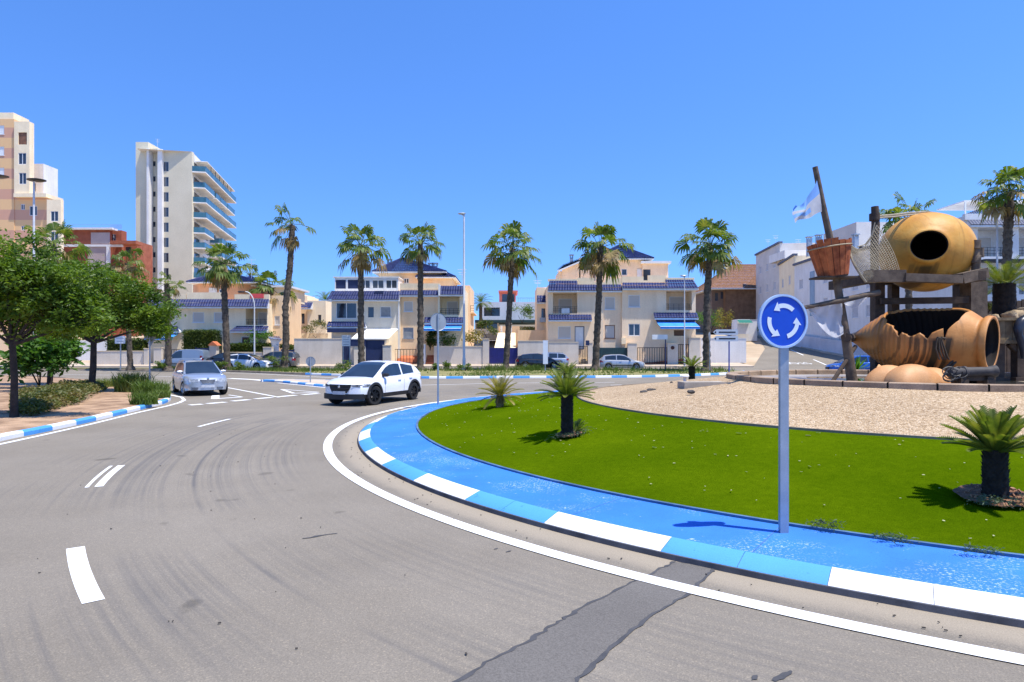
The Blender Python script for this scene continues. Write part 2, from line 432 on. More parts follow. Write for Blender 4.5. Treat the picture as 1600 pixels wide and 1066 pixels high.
mb = MB()
ys = [-40, 57, 64.3]
for a, b in zip(ys, ys[1:]):
    mb.poly([(-150, a, tz(a)), (150, a, tz(a)), (150, b, tz(b)), (-150, b, tz(b))])
SL = [(24.2, 64.3), (24.4, 64.5), (34, 86), (41, 106), (48, 134)]; SR = [(70, 64.3), (70, 64.5), (70, 86), (70, 106), (70, 134)]
for (a, b, c, d) in zip(SL, SL[1:], SR[1:], SR): mb.poly([(*a, tz(a[1])), (*d, tz(d[1])), (*c, tz(c[1])), (*b, tz(b[1]))])
struct('road', mb, M['asphalt'])

def polar(r, a, z=0.0): return (CX + r * math.cos(a), CY + r * math.sin(a), z)
def arc(mb, r0, r1, a0, a1, z, n, m=0):
    mb.grid([[polar(r, a0 + (a1 - a0) * i / n, z) for i in range(n + 1)] for r in (r0, r1)], m)
def angle_of(p): return math.atan2(p[1] - CY, p[0] - CX)

def prof_z(r):
    """height of the mound of the roundabout"""
    if r >= 13.15: return 0.128 + (14.25 - r) * 0.03
    if r >= 8.9: return 0.165 + (13.15 - r) / 4.25 * 0.505
    return 0.67 + (8.9 - r) / 4.3 * 0.50
def isl(x, y): return prof_z(math.hypot(x - CX, y - CY))

def ring(mb, rs, n=220, lift=0.0, rough=0.0, m=0):
    rows = []
    for r in rs:
        row = []
        for i in range(n + 1):
            a = 2 * PI * (i % n) / n
            p = polar(r, a)
            z = prof_z(r) + lift
            if rough: z += rough * mnoise.noise((p[0] * 0.6, p[1] * 0.6, 0))
            row.append((p[0], p[1], z))
        rows.append(row)
    mb.grid(rows, m, flip=True)
mb = MB(); ring(mb, [14.205, 13.8, 13.17]); struct('pavement', mb, M['bluefloor'])
mb = MB(); ring(mb, [13.12, 12.4, 11.6, 10.8, 10, 9.4, 8.95], rough=0.035)
tag(struct('lawn', mb, M['turf'], smooth=60), kind='structure')
mb = MB(); ring(mb, [8.90, 8, 7, 6, 5.2, 4.7], rough=0.03); struct('gravel_bed', mb, M['gravel'], smooth=60)
# edgings between paint, turf and gravel
rnd = random.Random(3)
mb = MB()
for i in range(200):
    a0 = 2 * PI * i / 200; a1 = 2 * PI * (i + 1) / 200
    for r0, r1, h, mi in ((13.165, 13.12, 0.022, 0), (8.95, 8.89, 0.030, 1)):
        z = prof_z((r0 + r1) / 2)
        rows = [[polar(r0, a, z - .03) for a in (a0, a1)], [polar(r0, a, z + h) for a in (a0, a1)], [polar(r1, a, z + h) for a in (a0, a1)], [polar(r1, a, z - .03) for a in (a0, a1)]]
        mb.grid(rows, mi, flip=True)
struct('lawn_edging', mb, [M['edging'], M['kerbgrey']])

# painted kerb of the roundabout
mb = MB()
a_start = angle_of(G(1290, 912, 0.1)); step = 1.445 / 14.4
kp = [(14.452, 0.045), (14.435, 0.064), (14.24, 0.133), (14.205, 0.138), (14.195, 0.10)]
nblk = int(2 * PI / step); step = 2 * PI / nblk
for b in range(nblk):
    sub = 6
    col = 1 if b % 2 else 0
    if b in (nblk - 1, nblk - 2): col = 1
    for q in range(sub):
        g = 0.0022 / 14.4
        a0 = a_start - step * (b + q / sub) - (g if q in (0, 3) else 0); a1 = a_start - step * (b + (q + 1) / sub) + (g if q in (2, 5) else 0)
        mb.grid([[polar(r, a, z) for r, z in kp] for a in (a0, a1)], col)
# joints in the painted paving and cracks
for px, py in ((1160, 875), (905, 800), (760, 740), (640, 690)):
    a = angle_of(G(px, py, .14)); jt = MB() if (px, py) == (1160, 875) else jt
    jt.grid([[(polar(r, a)[0] + dx_, polar(r, a)[1] + dx_ * .6, prof_z(r) + .004) for r in (14.19, 13.9, 13.6, 13.3, 13.18)] for dx_ in (-.007, .007)])
struct('paving_joint', jt, M['edging'])
# bare foot of the kerb, scraped to concrete
mb2 = MB()
for i in range(240):
    a0 = 2 * PI * i / 240; a1 = 2 * PI * (i + 1) / 240
    mb2.grid([[polar(14.475, a, -.02) for a in (a0, a1)], [polar(14.462, a, .05) for a in (a0, a1)], [polar(14.43, a, .056) for a in (a0, a1)], [polar(14.2, a, .125) for a in (a0, a1)]], 2)
mb.v_off = 0
o = len(mb.v); mb.v += mb2.v; mb.f += [tuple(i + o for i in f) for f in mb2.f]; mb.m += mb2.m
struct('kerb', mb, [M['kerbblue'], M['kerbwhite'], pm('scuffed kerb foot', (0.10, 0.10, 0.11), (0.05, 0.05, 0.055), 3, 0.9)], smooth=35)

def resample(pts, step):
    pts = [Vector((p[0], p[1], 0)) for p in pts]
    # smooth with Catmull-Rom
    dense = []
    for i in range(len(pts) - 1):
        p0 = pts[max(i - 1, 0)]; p1 = pts[i]; p2 = pts[i + 1]; p3 = pts[min(i + 2, len(pts) - 1)]
        for q in range(12):
            t = q / 12
            dense.append(0.5 * ((2 * p1) + (p2 - p0) * t + (2*p0 - 5*p1 + 4*p2 - p3) * t*t + (3*p1 - p0 - 3*p2 + p3) * t**3))
    dense.append(pts[-1])
    out = [dense[0]]; acc = 0
    for a, b in zip(dense, dense[1:]):
        L = (b - a).length; pos = 0
        while acc + (L - pos) >= step:
            pos += step - acc; acc = 0
            out.append(a.lerp(b, pos / L))
        acc += L - pos
    out.append(dense[-1])
    return out
def kerb_path(pts, block, mats_fn, w=0.16, h=0.13, left=True):
    mb = MB(); sub = 3
    P_ = resample(pts, block / sub)
    nrm = []
    for i in range(len(P_)):
        t = (P_[min(i + 1, len(P_) - 1)] - P_[max(i - 1, 0)]).normalized()
        nrm.append(Vector((-t.y, t.x, 0)) * (1 if left else -1))
    for i in range(len(P_) - 1):
        m = mats_fn(i // sub, P_[i])
        row = []
        for j in (i, i + 1):
            p = P_[j]; n = nrm[j]
            row.append([p + Vector((0, 0, -.02)), p + Vector((0, 0, h * .7)), p + n * .03 + Vector((0, 0, h)), p + n * w + Vector((0, 0, h)), p + n * w + Vector((0, 0, -.02))])
        mb.grid(row, m, flip=left)
    return mb, [p + n * (w - .02) for p, n in zip(P_, nrm)]
KM = [M['kerbblue'], M['kerbwhite'], M['kerbgrey']]

# island at the left with its trees
front = [(-2.5, 0.6), (-5.8, 3.4), (-8.6, 7.2), (-10.2, 10.5)] + [tuple(G(x, y)[:2]) for x, y in ((0, 690), (62, 677), (140, 660), (200, 645.5), (240, 635.5), (258, 630.5), (267, 625), (263, 619.5), (252, 615))]
mb, inner = kerb_path(front, 1.06, lambda b, p: b % 2)
struct('kerb', mb, KM, smooth=35)
back = [(-16.6, 30), (-21, 35), (-27, 40), (-36, 45.5), (-60, 50), (-90, 50), (-90, 10), (-20, -2)]
def left_soil(x, y):
    return 0.115 + 0.06 * mnoise.noise((x * 0.35, y * 0.35, 4.0))
mb = MB()
outline = [(p.x, p.y) for p in inner] + back
def fill(mb, outline, zf, m=0):
    bm = bmesh.new()
    vs = [bm.verts.new((x, y, 0)) for x, y in outline]
    es = [bm.edges.new((vs[i], vs[(i + 1) % len(vs)])) for i in range(len(vs))]
    bmesh.ops.triangle_fill(bm, edges=es, use_beauty=True)
    bm.verts.index_update()
    mb.add([(v.co.x, v.co.y, zf(v.co.x, v.co.y)) for v in bm.verts], [tuple(v.index for v in f.verts) for f in bm.faces], m)
    bm.free()
fill(mb, outline, lambda x, y: 0.125)
struct('soil_bed', mb, M['soil'])
mb, _ = kerb_path([tuple(inner[-1][:2]) if False else (-16.2, 29.2)] + back[1:5], 1.2, lambda b, p: 2, left=True)
struct('kerb', mb, KM, smooth=35)

# planted verge with the row of palms, in front of the service street
vf = [(-95, 62 - 2.2), (-47.8, 59.0), (-30, 57.0), (-24.6, 55), (-14, 47.6), (-6.8, 43), (0, 43.3), (8.9, 44.4), (16, 48.8), (19.5, 53.5), (19, 55.8)]
mb, inner2 = kerb_path(vf, 1.13, lambda b, p: 2 if p.x < -16 else b % 2, h=0.16)
struct('kerb', mb, KM, smooth=35)
mb = MB(); fill(mb, [(p.x, p.y) for p in inner2] + [(18.5, 56.6), (-47, 56.6 + 3.2), (-95, 60.6)], lambda x, y: 0.14 + max(0, tz(y)))
struct('verge', mb, M['vergesoil'])
mb, _ = kerb_path([(18.5, 56.8), (0, 56.9), (-28, 57.2), (-47, 60.0), (-95, 60.9)], 1.2, lambda b, p: 2, h=0.22)
struct('kerb', mb, KM, smooth=35)

# little dividing island with blue and white kerb
sp_ = [(-15.2, 38.7), (-13.9, 38.0), (-10.1, 33.6), (-7.6, 31.2), (-6.7, 31.6), (-7.0, 34.2), (-10.5, 38.2), (-14.2, 39.4), (-15.2, 38.7)]
mb, inner3 = kerb_path(sp_, 1.1, lambda b, p: b % 2)
fill(mb, [(p.x, p.y) for p in inner3[:-1]], lambda x, y: 0.125, 2)
struct('kerb', mb, [KM[0], KM[1], M['pave']], smooth=35)

# pavement by the houses
mb = MB()
mb.prism([(-95, 61.9), (23.4, 61.9), (23.4, 66), (-95, 66)], lambda x, y: tz(y) - .02, lambda x, y: tz(y) + .13)
struct('pavement', mb, M['pave'])
mb = MB()
for qa, qb in (((38.3, 57), (38.3, 64.5)), ((38.3, 64.5), (38.6, 80)), ((38.6, 80), (41.4, 100)), ((41.4, 100), (47, 134))):
    mb.prism([qa, (qa[0] + 1.6, qa[1]), (qb[0] + 1.6, qb[1]), qb], lambda x, y: tz(y) - .02, lambda x, y: tz(y) + .13)
struct('pavement', mb, M['pave'])

# ---- painted markings
LINE = M['line']
mk = MB(); arc(mk, 14.985, 15.16, 0, 2 * PI, 0.009, 260)
struct('road_marking', mk, LINE)
mk = MB()
def dash(px1, px2, r, w, z=0.005):
    arc(mk, r - w / 2, r + w / 2, angle_of(G(*px1)) % (2 * PI), angle_of(G(*px2)) % (2 * PI), z, 8)
dash((120, 856), (145, 941), 18.56, 0.155)
dash((182, 728), (152, 761), 18.50, 0.11); dash((182, 728), (152, 761), 18.65, 0.05)
dash((358, 655), (312, 667), 18.77, 0.10)
for a in (1.75, 1.45, 1.15, 0.85):
    arc(mk, 18.6, 18.75, a, a + 0.11, 0.005, 6)
struct('road_marking', mk, LINE)
def mline(pts, w, mb_, z=0.005, zf=None):
    pts = [Vector(p) for p in pts]
    rows = []
    for i, p in enumerate(pts):
        t = (pts[min(i + 1, len(pts) - 1)] - pts[max(i - 1, 0)]); t.z = 0; t.normalize()
        n = Vector((-t.y, t.x, 0))
        row = []
        for sgn in (-1, 1):
            q = p + n * (w / 2 * sgn); q.z = tz(q.y) + z
            row.append(q)
        rows.append(row)
    mb_.grid(rows, flip=True)
mk = MB()
mline([G(*q) for q in ((-60, 706), (0, 694.5), (60, 681.5), (140, 663.5), (215, 645), (262, 634.5), (280, 629.5), (288, 625.5), (284, 621), (262, 616.5))], 0.13, mk)
for a, b in (((296, 633.2), (316, 631.8)), ((324, 631), (352, 628.6)), ((363, 627), (389, 624.6)), ((399, 623.4), (425, 621.2)), ((435, 620.2), (462, 617.8)), ((473, 617), (497, 615))):
    mline([G(*a), G(*b)], 0.34, mk)
mline([G(340, 603), G(436, 621)], 0.13, mk)
mline([G(334, 623.5), G(378, 620.6)], 0.22, mk); mline([G(337, 618), G(336, 623.5)], 0.3, mk, 0.0062); mline([G(357, 617.4), G(378, 620.6)], 0.1, mk, 0.0075)
mline([G(440, 608.6), G(459, 614.8)], 0.16, mk); mline([G(459, 614.8), G(498, 613.2)], 0.2, mk, 0.0062); mline([G(440, 608.6), G(498, 613.2)], 0.13, mk, 0.0075)
mline([G(300, 581.2), G(400, 584), G(512, 590), G(620, 596.5)], 0.14, mk)
mline([G(358, 591.4), G(395, 593.2), G(434, 596.8)], 0.5, mk); mline([G(434, 598.5), G(500, 605), G(556, 610)], 0.16, mk)
mline([G(100, 585.5), G(180, 586.4), G(268, 588.4)], 0.15, mk)
mline([G(150, 594), G(268, 599)], 0.14, mk); mline([G(182, 603), G(203, 604.5)], 0.2, mk)
mline([G(640, 602.5), G(760, 599.5), G(880, 597.8), G(960, 597.6)], 0.14, mk)
struct('road_marking', mk, M['line'])
mk = MB()
mline([(31.9, 64.9, 0), (33.3, 70.7, 0)], 0.16, mk, 0.008); mline([(34.6, 76, 0), (36.6, 84, 0)], 0.16, mk, 0.008)
struct('road_marking', mk, M['line'])
# STOP painted on the climbing side street, meant for drivers coming down
fc = bpy.data.curves.new("road_marking", 'FONT'); fc.body = "STOP"; fc.size = 1.15; fc.align_x = 'CENTER'
fc.materials.append(M['line'])
fo = bpy.data.objects.new("road_marking", fc); COL.objects.link(fo)
fo.location = (29.7, 67.6, tz(67.6) + .012); fo.scale = (1, 2.2, 1)
fo.rotation_mode = 'XYZ'
Mx = Matrix.Rotation(math.atan(0.08), 4, 'X') @ Matrix.Rotation(R(180), 4, 'Z')
fo.rotation_euler = Mx.to_euler()
tag(fo, kind='structure')

# dark repair strip across the carriageway
rnd = random.Random(5)
def jag(pts, amp):
    out = []
    for (x0, y0), (x1, y1) in zip(pts, pts[1:]):
        for q in range(6):
            t = q / 6
            out.append((x0 + (x1 - x0) * t + rnd.uniform(-amp, amp), y0 + (y1 - y0) * t))
    out.append(pts[-1]); return out
le = jag([(1052, 878), (1035, 888), (980, 915), (900, 956), (870, 975), (830, 1000), (760, 1036), (700, 1075), (580, 1150)], 4)
re = jag([(1118, 888), (1110, 896), (1075, 929), (1025, 959), (972, 997), (930, 1038), (893, 1072), (862, 1100), (770, 1180)], 3)
mk = MB(); L_ = [G(*p, 0) for p in le]; R_ = [G(*p, 0) for p in re]
mk.grid([[(p.x, p.y, 0.004) for p in L_], [(p.x, p.y, 0.004) for p in R_]])
struct('road_patch', mk, M['patch'])
mk = MB()
for E in (L_, R_):
    rows = []
    for p in E:
        w = rnd.uniform(.008, .028)
        rows.append([(p.x - w, p.y, 0.0062), (p.x + w * .8, p.y, 0.0062)])
    mk.grid(rows)
struct('tar_seam', mk, M['tar'])
# oil spots on the asphalt
mk = MB()
for (x, y, a, b) in ((500, 838, .16, .035), (1224, 1057, .10, .03), (795, 862, .03, .012), (1180, 1060, .03, .015), (775, 858, .02, .01)):
    c = G(x, y); pts = []
    for i in range(14):
        t = 2 * PI * i / 14; s_ = rnd.uniform(.6, 1.15)
        pts.append((c.x + a * s_ * math.cos(t) + .3 * a * math.sin(t), c.y + b * 2 * s_ * math.sin(t) + a * .5 * math.cos(t), 0.005))
    mk.poly(pts)
struct('oil_stain', mk, M['tar'])

# ------------------------------------------------------------------ buildings
UX, NY, UZ = Vector((1, 0, 0)), Vector((0, 1, 0)), Vector((0, 0, 1))
def wall_holes(mb, o, u, n, W, H, holes, m=0, mback=None):
    """a wall W x H with real openings; hole = (u0,u1,v0,v1,depth,closed)"""
    us = sorted({0, W, *[h[0] for h in holes], *[h[1] for h in holes]})
    vs = sorted({0, H, *[h[2] for h in holes], *[h[3] for h in holes]})
    q = lambda a, b, c=0: o + u * a + UZ * b + n * c
    for a0, a1 in zip(us, us[1:]):
        for b0, b1 in zip(vs, vs[1:]):
            ma, mb_ = (a0 + a1) / 2, (b0 + b1) / 2
            if any(h[0] < ma < h[1] and h[2] < mb_ < h[3] for h in holes): continue
            mb.poly([q(a0, b0), q(a1, b0), q(a1, b1), q(a0, b1)], m)
    for h in holes:
        a0, a1, b0, b1, dp = h[:5]
        mb.poly([q(a0, b0), q(a0, b1), q(a0, b1, dp), q(a0, b0, dp)], m)
        mb.poly([q(a1, b0), q(a1, b0, dp), q(a1, b1, dp), q(a1, b1)], m)
        mb.poly([q(a0, b0), q(a0, b0, dp), q(a1, b0, dp), q(a1, b0)], m)
        mb.poly([q(a0, b1), q(a1, b1), q(a1, b1, dp), q(a0, b1, dp)], m)
        if len(h) > 5 and h[5]: mb.poly([q(a0, b0, dp), q(a0, b1, dp), q(a1, b1, dp), q(a1, b0, dp)], m)

def add_window(root, o, u, n, a0, a1, b0, b1, kind, w0=0.10, fm=None, pane=None, mull=1, label=None):
    """window part with its frame, and the shutter or pane as sub-part"""
    fm = fm or M['frame']
    fr = MB(); t = min(0.07, (a1 - a0) * 0.12)
    fr.fbox(o, u, n, a0, a0 + t, b0, b1, w0 - .06, w0); fr.fbox(o, u, n, a1 - t, a1, b0, b1, w0 - .06, w0)
    fr.fbox(o, u, n, a0 + t, a1 - t, b0, b0 + t, w0 - .06, w0); fr.fbox(o, u, n, a0 + t, a1 - t, b1 - t, b1, w0 - .06, w0)
    if kind == 'gl':
        for i in range(mull):
            c = a0 + (a1 - a0) * (i + 1) / (mull + 1)
            fr.fbox(o, u, n, c - t * .6, c + t * .6, b0 + t, b1 - t, w0 - .05, w0 - .002)
    if kind == 'sh': fr.fbox(o, u, n, a0 - .08, a1 + .08, b0 - .06, b0, -.06, w0)
    w = fr.build('window' if kind != 'do' else 'door', fm, root)
    if label: w['label'] = label
    p = MB(); p.fbox(o, u, n, a0 + t * .5, a1 - t * .5, b0 + t * .5, b1 - t * .5, w0 - .025, w0 + .02)
    if kind == 'sh': p.build('shutter', M['shutter'], w, world=False) if False else _sub(p, 'shutter', pane or M['shutter'], w, root)
    elif kind == 'do': _sub(p, 'door_leaf', pane or M['white'], w, root)
    else: _sub(p, 'pane', pane or M['winglass'], w, root)
    return w
def _sub(mb, name, mat, par, root):
    """sub-part: par sits at its root's origin, so coordinates are taken from the root"""
    q = root.location
    mb.v = [(a - q.x, b - q.y, c - q.z) for a, b, c in mb.v]
    return mb.build(name, mat, par, world=False)

def tileroof(mb, A, B, C, D, pitch=0.26, row=0.38, m=0):
    A, B, C, D = map(Vector, (A, B, C, D))
    nrm = (B - A).cross(D - A).normalized()
    W = max((B - A).length, (C - D).length); H = max((D - A).length, (C - B).length)
    nu = max(2, int(W / pitch)) * 4; nv = max(1, int(H / row))
    for j in range(nv):
        rows = []
        for jj, lift in ((j, .035), (j + 1, 0.0)):
            t = jj / nv; r = []
            for i in range(nu + 1):
                s_ = i / nu
                p = A.lerp(B, s_).lerp(D.lerp(C, s_), t)
                r.append(p + nrm * (lift + .055 * abs(math.sin(PI * i / 4)) * (1 if (C - D).length > .01 or t < 1 else 0)))
            rows.append(r)
        mb.grid(rows, m)

class Bld:
    def __init__(s, name, label, cat, x, ybase, d, group=None):
        s.root = thing(name, label, cat, P(x, ybase, d), group=group)
    def block(s, x0, x1, yt, yb, d, depth, mat, holes=(), wname='wall', left=True, right=True, top=True, cap=None):
        X0, X1, zt, zb = fx(x0, d), fx(x1, d), fz(yt, d), fz(yb, d)
        o = Vector((X0, d, zb)); W = X1 - X0; H = zt - zb
        hs = []; todo = []
        for h in holes:
            hx0, hx1, hy0, hy1, kind = h[:5]
            a0, a1, b0, b1 = fx(hx0, d) - X0, fx(hx1, d) - X0, fz(hy1, d) - zb, fz(hy0, d) - zb
            a0 = max(a0, 0.02); a1 = min(a1, W - .02); b0 = max(b0, 0.02); b1 = min(b1, H - .02)
            dp = 1.7 if kind == 'lo' else (3.0 if kind == 'op' else 0.16)
            hs.append((a0, a1, b0, b1, dp, True)); todo.append((a0, a1, b0, b1, kind, h[5:] if len(h) > 5 else ()))
        mb = MB(); wall_holes(mb, o, UX, NY, W, H, hs)
        q = lambda a, c, b: Vector((X0 + a, d + c, zb + b))
        mb.poly([q(0, 0, 0), q(0, 0, H), q(0, depth, H), q(0, depth, 0)]); mb.poly([q(W, 0, 0), q(W, depth, 0), q(W, depth, H), q(W, 0, H)])
        mb.poly([q(0, depth, 0), q(0, depth, H), q(W, depth, H), q(W, depth, 0)])
        mb.poly([q(0, 0, H), q(W, 0, H), q(W, depth, H), q(0, depth, H)])
        mb.build(wname, mat, s.root)
        for a0, a1, b0, b1, kind, ex in todo:
            if kind in ('sh', 'gl', 'do'):
                add_window(s.root, o, UX, NY, a0, a1, b0, b1, kind, pane=(ex[0] if ex else None), mull=(ex[1] if len(ex) > 1 else 1), fm=(ex[2] if len(ex) > 2 else None))
            elif kind == 'dk':
                p = MB(); p.fbox(o, UX, NY, a0, a1, b0, b1, .10, .15); p.build('window', ex[0] if ex else M['winglass'], s.root)
            elif kind == 'lo':
                add_window(s.root, o + NY * 1.6, UX, NY, a0 + (a1 - a0) * .28, a1 - (a1 - a0) * .16, b0 + .05, b0 + (b1 - b0) * .78, 'sh')
                rl = MB()
                for f in (0.12, .22, .32): rl.fbox(o, UX, NY, a0, a1, b0 + (b1 - b0) * f, b0 + (b1 - b0) * f + .03, .04, .07)
                for i in range(5):
                    c = a0 + (a1 - a0) * (i + .5) / 5
                    rl.fbox(o, UX, NY, c - .015, c + .015, b0, b0 + (b1 - b0) * .32, .045, .065)
                rl.build('railing', M['darkmetal'], s.root)
        return o
    def canopy(s, x0, x1, y0, y1, d, proj=0.75, mat=None, fascia=True, side=True, fm=None, inset=(0, 0)):
        proj *= .62
        """a strip of glazed tiles leaning against the wall, its eave board below"""
        mb = MB()
        A = Vector((fx(x0, d), d - proj, fz(y1, d))); B = Vector((fx(x1, d), d - proj, fz(y1, d)))
        C = Vector((fx(x1, d) - inset[1], d - .02, fz(y0, d))); D = Vector((fx(x0, d) + inset[0], d - .02, fz(y0, d)))
        tileroof(mb, A, B, C, D)
        mb.build('canopy_roof', mat or M['bluetile'], s.root)
        if fascia:
            f = MB(); f.box((A.x, d - proj, A.z - .16), (B.x, d - .003, A.z - .01))
            dz = UZ * .02
            f.poly([A - dz, Vector((A.x, d - .003, A.z - .02)), D - dz]); f.poly([B - dz, C - dz, Vector((B.x, d - .003, A.z - .02))])
            f.build('eave_board', fm or M['white'], s.root)
    def box(s, name, x0, x1, y0, y1, d0, d1, mat, dref=None):
        dd = dref or d0
        mb = MB(); mb.box((fx(x0, dd), d0, fz(y1, dd)), (fx(x1, dd), d1, fz(y0, dd)))
        return mb.build(name, mat, s.root)
    def hip(s, xl, xr, ye, xa, ya, d, back, mat=None, ridge=None, over=0.4, eave=True):
        """hipped roof: eave from xl to xr at row ye, apex/ridge at row ya"""
        zE = fz(ye, d); zA = fz(ya, d + back / 2)
        X0, X1, Xa = fx(xl, d), fx(xr, d), fx(xa, d + back / 2)
        rl = (ridge or 0)
        A, B = Vector((X0, d - over, zE)), Vector((X1, d - over, zE)); Cb, Db = Vector((X1, d + back, zE)), Vector((X0, d + back, zE))
        r0, r1 = Vector((Xa - rl, d + back / 2, zA)), Vector((Xa + rl, d + back / 2, zA))
        mb = MB(); mat = mat or M['bluetile']
        tileroof(mb, A, B, r1, r0); tileroof(mb, B, Cb, r1, r1); tileroof(mb, Cb, Db, r0, r1); tileroof(mb, Db, A, r0, r0)
        ro = mb.build('roof', mat, s.root)
        if eave:
            e = MB(); e.box((X0, d - over, zE - .14), (X1, d + back, zE - .01)); e.build('eave_board', M['white'], s.root)
        rd = MB()
        for a, b in ((A, r0), (B, r1), (r0, r1)):
            if (b - a).length > .2: rd.tube([a + UZ * .03, b + UZ * .05], .09, 6)
        _sub(rd, 'ridge_tiles', mat, ro, s.root)
        return ro
    def chimney(s, x, y0, y1, d, w=0.45):
        mb = MB(); X = fx(x, d); z1 = fz(y0, d); z0 = fz(y1, d) - .8
        mb.box((X - w/2, d - w/2, z0), (X + w/2, d + w/2, z1 - .35)); mb.box((X - w*.7, d - w*.7, z1 - .12), (X + w*.7, d + w*.7, z1))
        for sx in (-1, 1):
            for sy in (-1, 1): mb.box((X + sx*w*.4 - .05, d + sy*w*.4 - .05, z1 - .35), (X + sx*w*.4 + .05, d + sy*w*.4 + .05, z1 - .12))
        mb.build('chimney', M['galv'], s.root)
    def antenna(s, x, y0, y1, d):
        mb = MB(); X = fx(x, d); z0, z1 = fz(y1, d), fz(y0, d)
        mb.tube([(X, d, z0), (X, d, z1)], .025, 5)
        for q in (.96, .8, .7): mb.tube([(X - .5 * q, d, z0 + (z1 - z0) * q), (X + .5 * q, d, z0 + (z1 - z0) * q)], .015, 4)
        mb.build('antenna', M['lampgrey'], s.root)
    def awning(s, x0, x1, y0, y1, d, proj=1.8, drop=.22):
        mb = MB(); X0, X1 = fx(x0, d), fx(x1, d); zt, zb = fz(y0, d), fz(y1, d)
        dn = d - proj; zb2 = EYE - (y1 - HZ) * dn / F
        xa, xb = fx(x0 - 2, dn), fx(x1 + 3, dn)
        n = 10
        rows = []
        for i in range(n + 1):
            t = i / n; r = []
            for j in range(5):
                u = j / 4
                r.append(Vector((X0 + (X1 - X0) * t, d - .05, zt)).lerp(Vector((X0 + (X1 - X0) * t, dn, zb2 + drop)), u) - UZ * .05 * math.sin(PI * u))
            r.append(Vector((X0 + (X1 - X0) * t, dn - .01, zb2)))
            rows.append(r)
        mb.grid(rows)
        mb.tube([rows[0][-2], rows[-1][-2]], .03, 6, m=1)
        for rr_ in (rows[1], rows[-2]): mb.tube([Vector((rr_[0].x, d, zt - .35)), rr_[-2]], .02, 5, m=1)
        mb.build('awning', [M['awning'], M['white']], s.root)

D0 = 65.0
# ---- middle house with blue tiled canopies
h = Bld('villa', 'cream villa with a glazed white rooftop terrace and navy garage', 'house', 625, 570, D0)
h.block(518, 625, 455, 572, D0, 10, M['greyc'], [(525, 557.5, 473, 498, 'gl', M['winglass'], 1), (594, 611, 479, 496, 'sh', pm('grey shutter', srgb(150, 155, 158), srgb(130, 135, 140), 3, .6)), (575, 584, 480, 496, 'dk')])
h.block(625.3, 684, 452, 572, D0 + .35, 9.6, M['peach'], [(631, 645, 471, 487, 'sh'), (630, 646, 512, 529, 'sh', pm('grey shutter', (1, 1, 1)), 1, M['galv'])])
h.block(684, 726, 452, 572, D0 + .1, 10, M['cream'], [(687, 718, 463, 492, 'lo')])
h.canopy(513, 625, 455, 469, D0, .95, inset=(.35, 0)); h.canopy(625.5, 686, 454, 462, D0 + .35, .8); h.canopy(687, 727, 447, 461, D0 + .1, .8, inset=(.1, 0))
h.box('parapet', 625, 687, 443, 453, D0 + .4, D0 + .65, M['cream']); h.box('parapet', 686.2, 688.4, 446, 463, D0 - .8, D0 + .08, M['white'], D0)
h.canopy(513, 574, 503, 511, D0, 1.0, inset=(0, .35)); h.canopy(664, 727, 496, 505, D0 + .1, .9)
h.box('blind', 515, 560, 513.5, 520, D0 - .9, D0 - .82, M['navy'], D0)
h.awning(664, 722, 508, 517, D0, 1.5)
h.box('drain_pipe', 622.5, 624, 462, 570, D0 - .12, D0 - .01, M['white'], D0)
# glazed terrace on the roof
mb = MB(); o = Vector((fx(523, D0 + .5), D0 + .5, fz(455, D0 + .5))); W = fx(622, D0 + .5) - o.x; H = fz(434, D0 + .5) - o.z
cuts = [.0, .19, .385, .575, .79, 1.0]
hl = [(W * a + .1, W * b - .1, .25, H - .22, .12, False) for a, b in zip(cuts, cuts[1:])]
wall_holes(mb, o, UX, NY, W, H, hl)
mb.box((o.x, D0 + .62, o.z), (o.x + .1, D0 + 4.5, o.z + H)); mb.box((o.x + W - .6, D0 + .62, o.z), (o.x + W, D0 + 4.5, o.z + H + .1)); mb.box((o.x - .15, D0 + .42, o.z + H), (o.x + W + .1, D0 + 4.6, o.z + H + .1))
mb.build('roof_terrace_wall', M['white'], h.root)
for i, q in enumerate(hl):
    if i < 2:
        p = MB(); p.fbox(o, UX, NY, q[0], q[1], q[2], q[3], .06, .1); p.build('window', M['navy'], h.root)['label'] = 'navy blind behind the terrace window'
    else: add_window(h.root, o, UX, NY, *q[:4], 'gl', pane=pm('grey terrace glass', (.10, .11, .12), (.06, .07, .08), 1, .1))
h.box('vent_box', 586, 600, 455, 459, D0 - .3, D0 - .05, M['navy'], D0)
# attic with the tiled hip roof
h.block(592, 690, 424, 456, D0 + 3.5, 6, M['peach'], [(631, 639, 435, 443, 'gl')])
h.block(676, 707, 433, 456, D0 + 3.2, 6, M['peach'])
h.hip(583, 698, 425, 629, 403.5, D0 + 3.4, 6.4, over=.5)
h.hip(650, 712, 433, 676, 417, D0 + 3.1, 7, over=.3)
h.chimney(608.5, 405, 416, D0 + 6); h.chimney(673, 411, 424, D0 + 6.5); h.chimney(680.5, 411, 424, D0 + 6.5); h.antenna(722, 420, 450, D0 + 4)
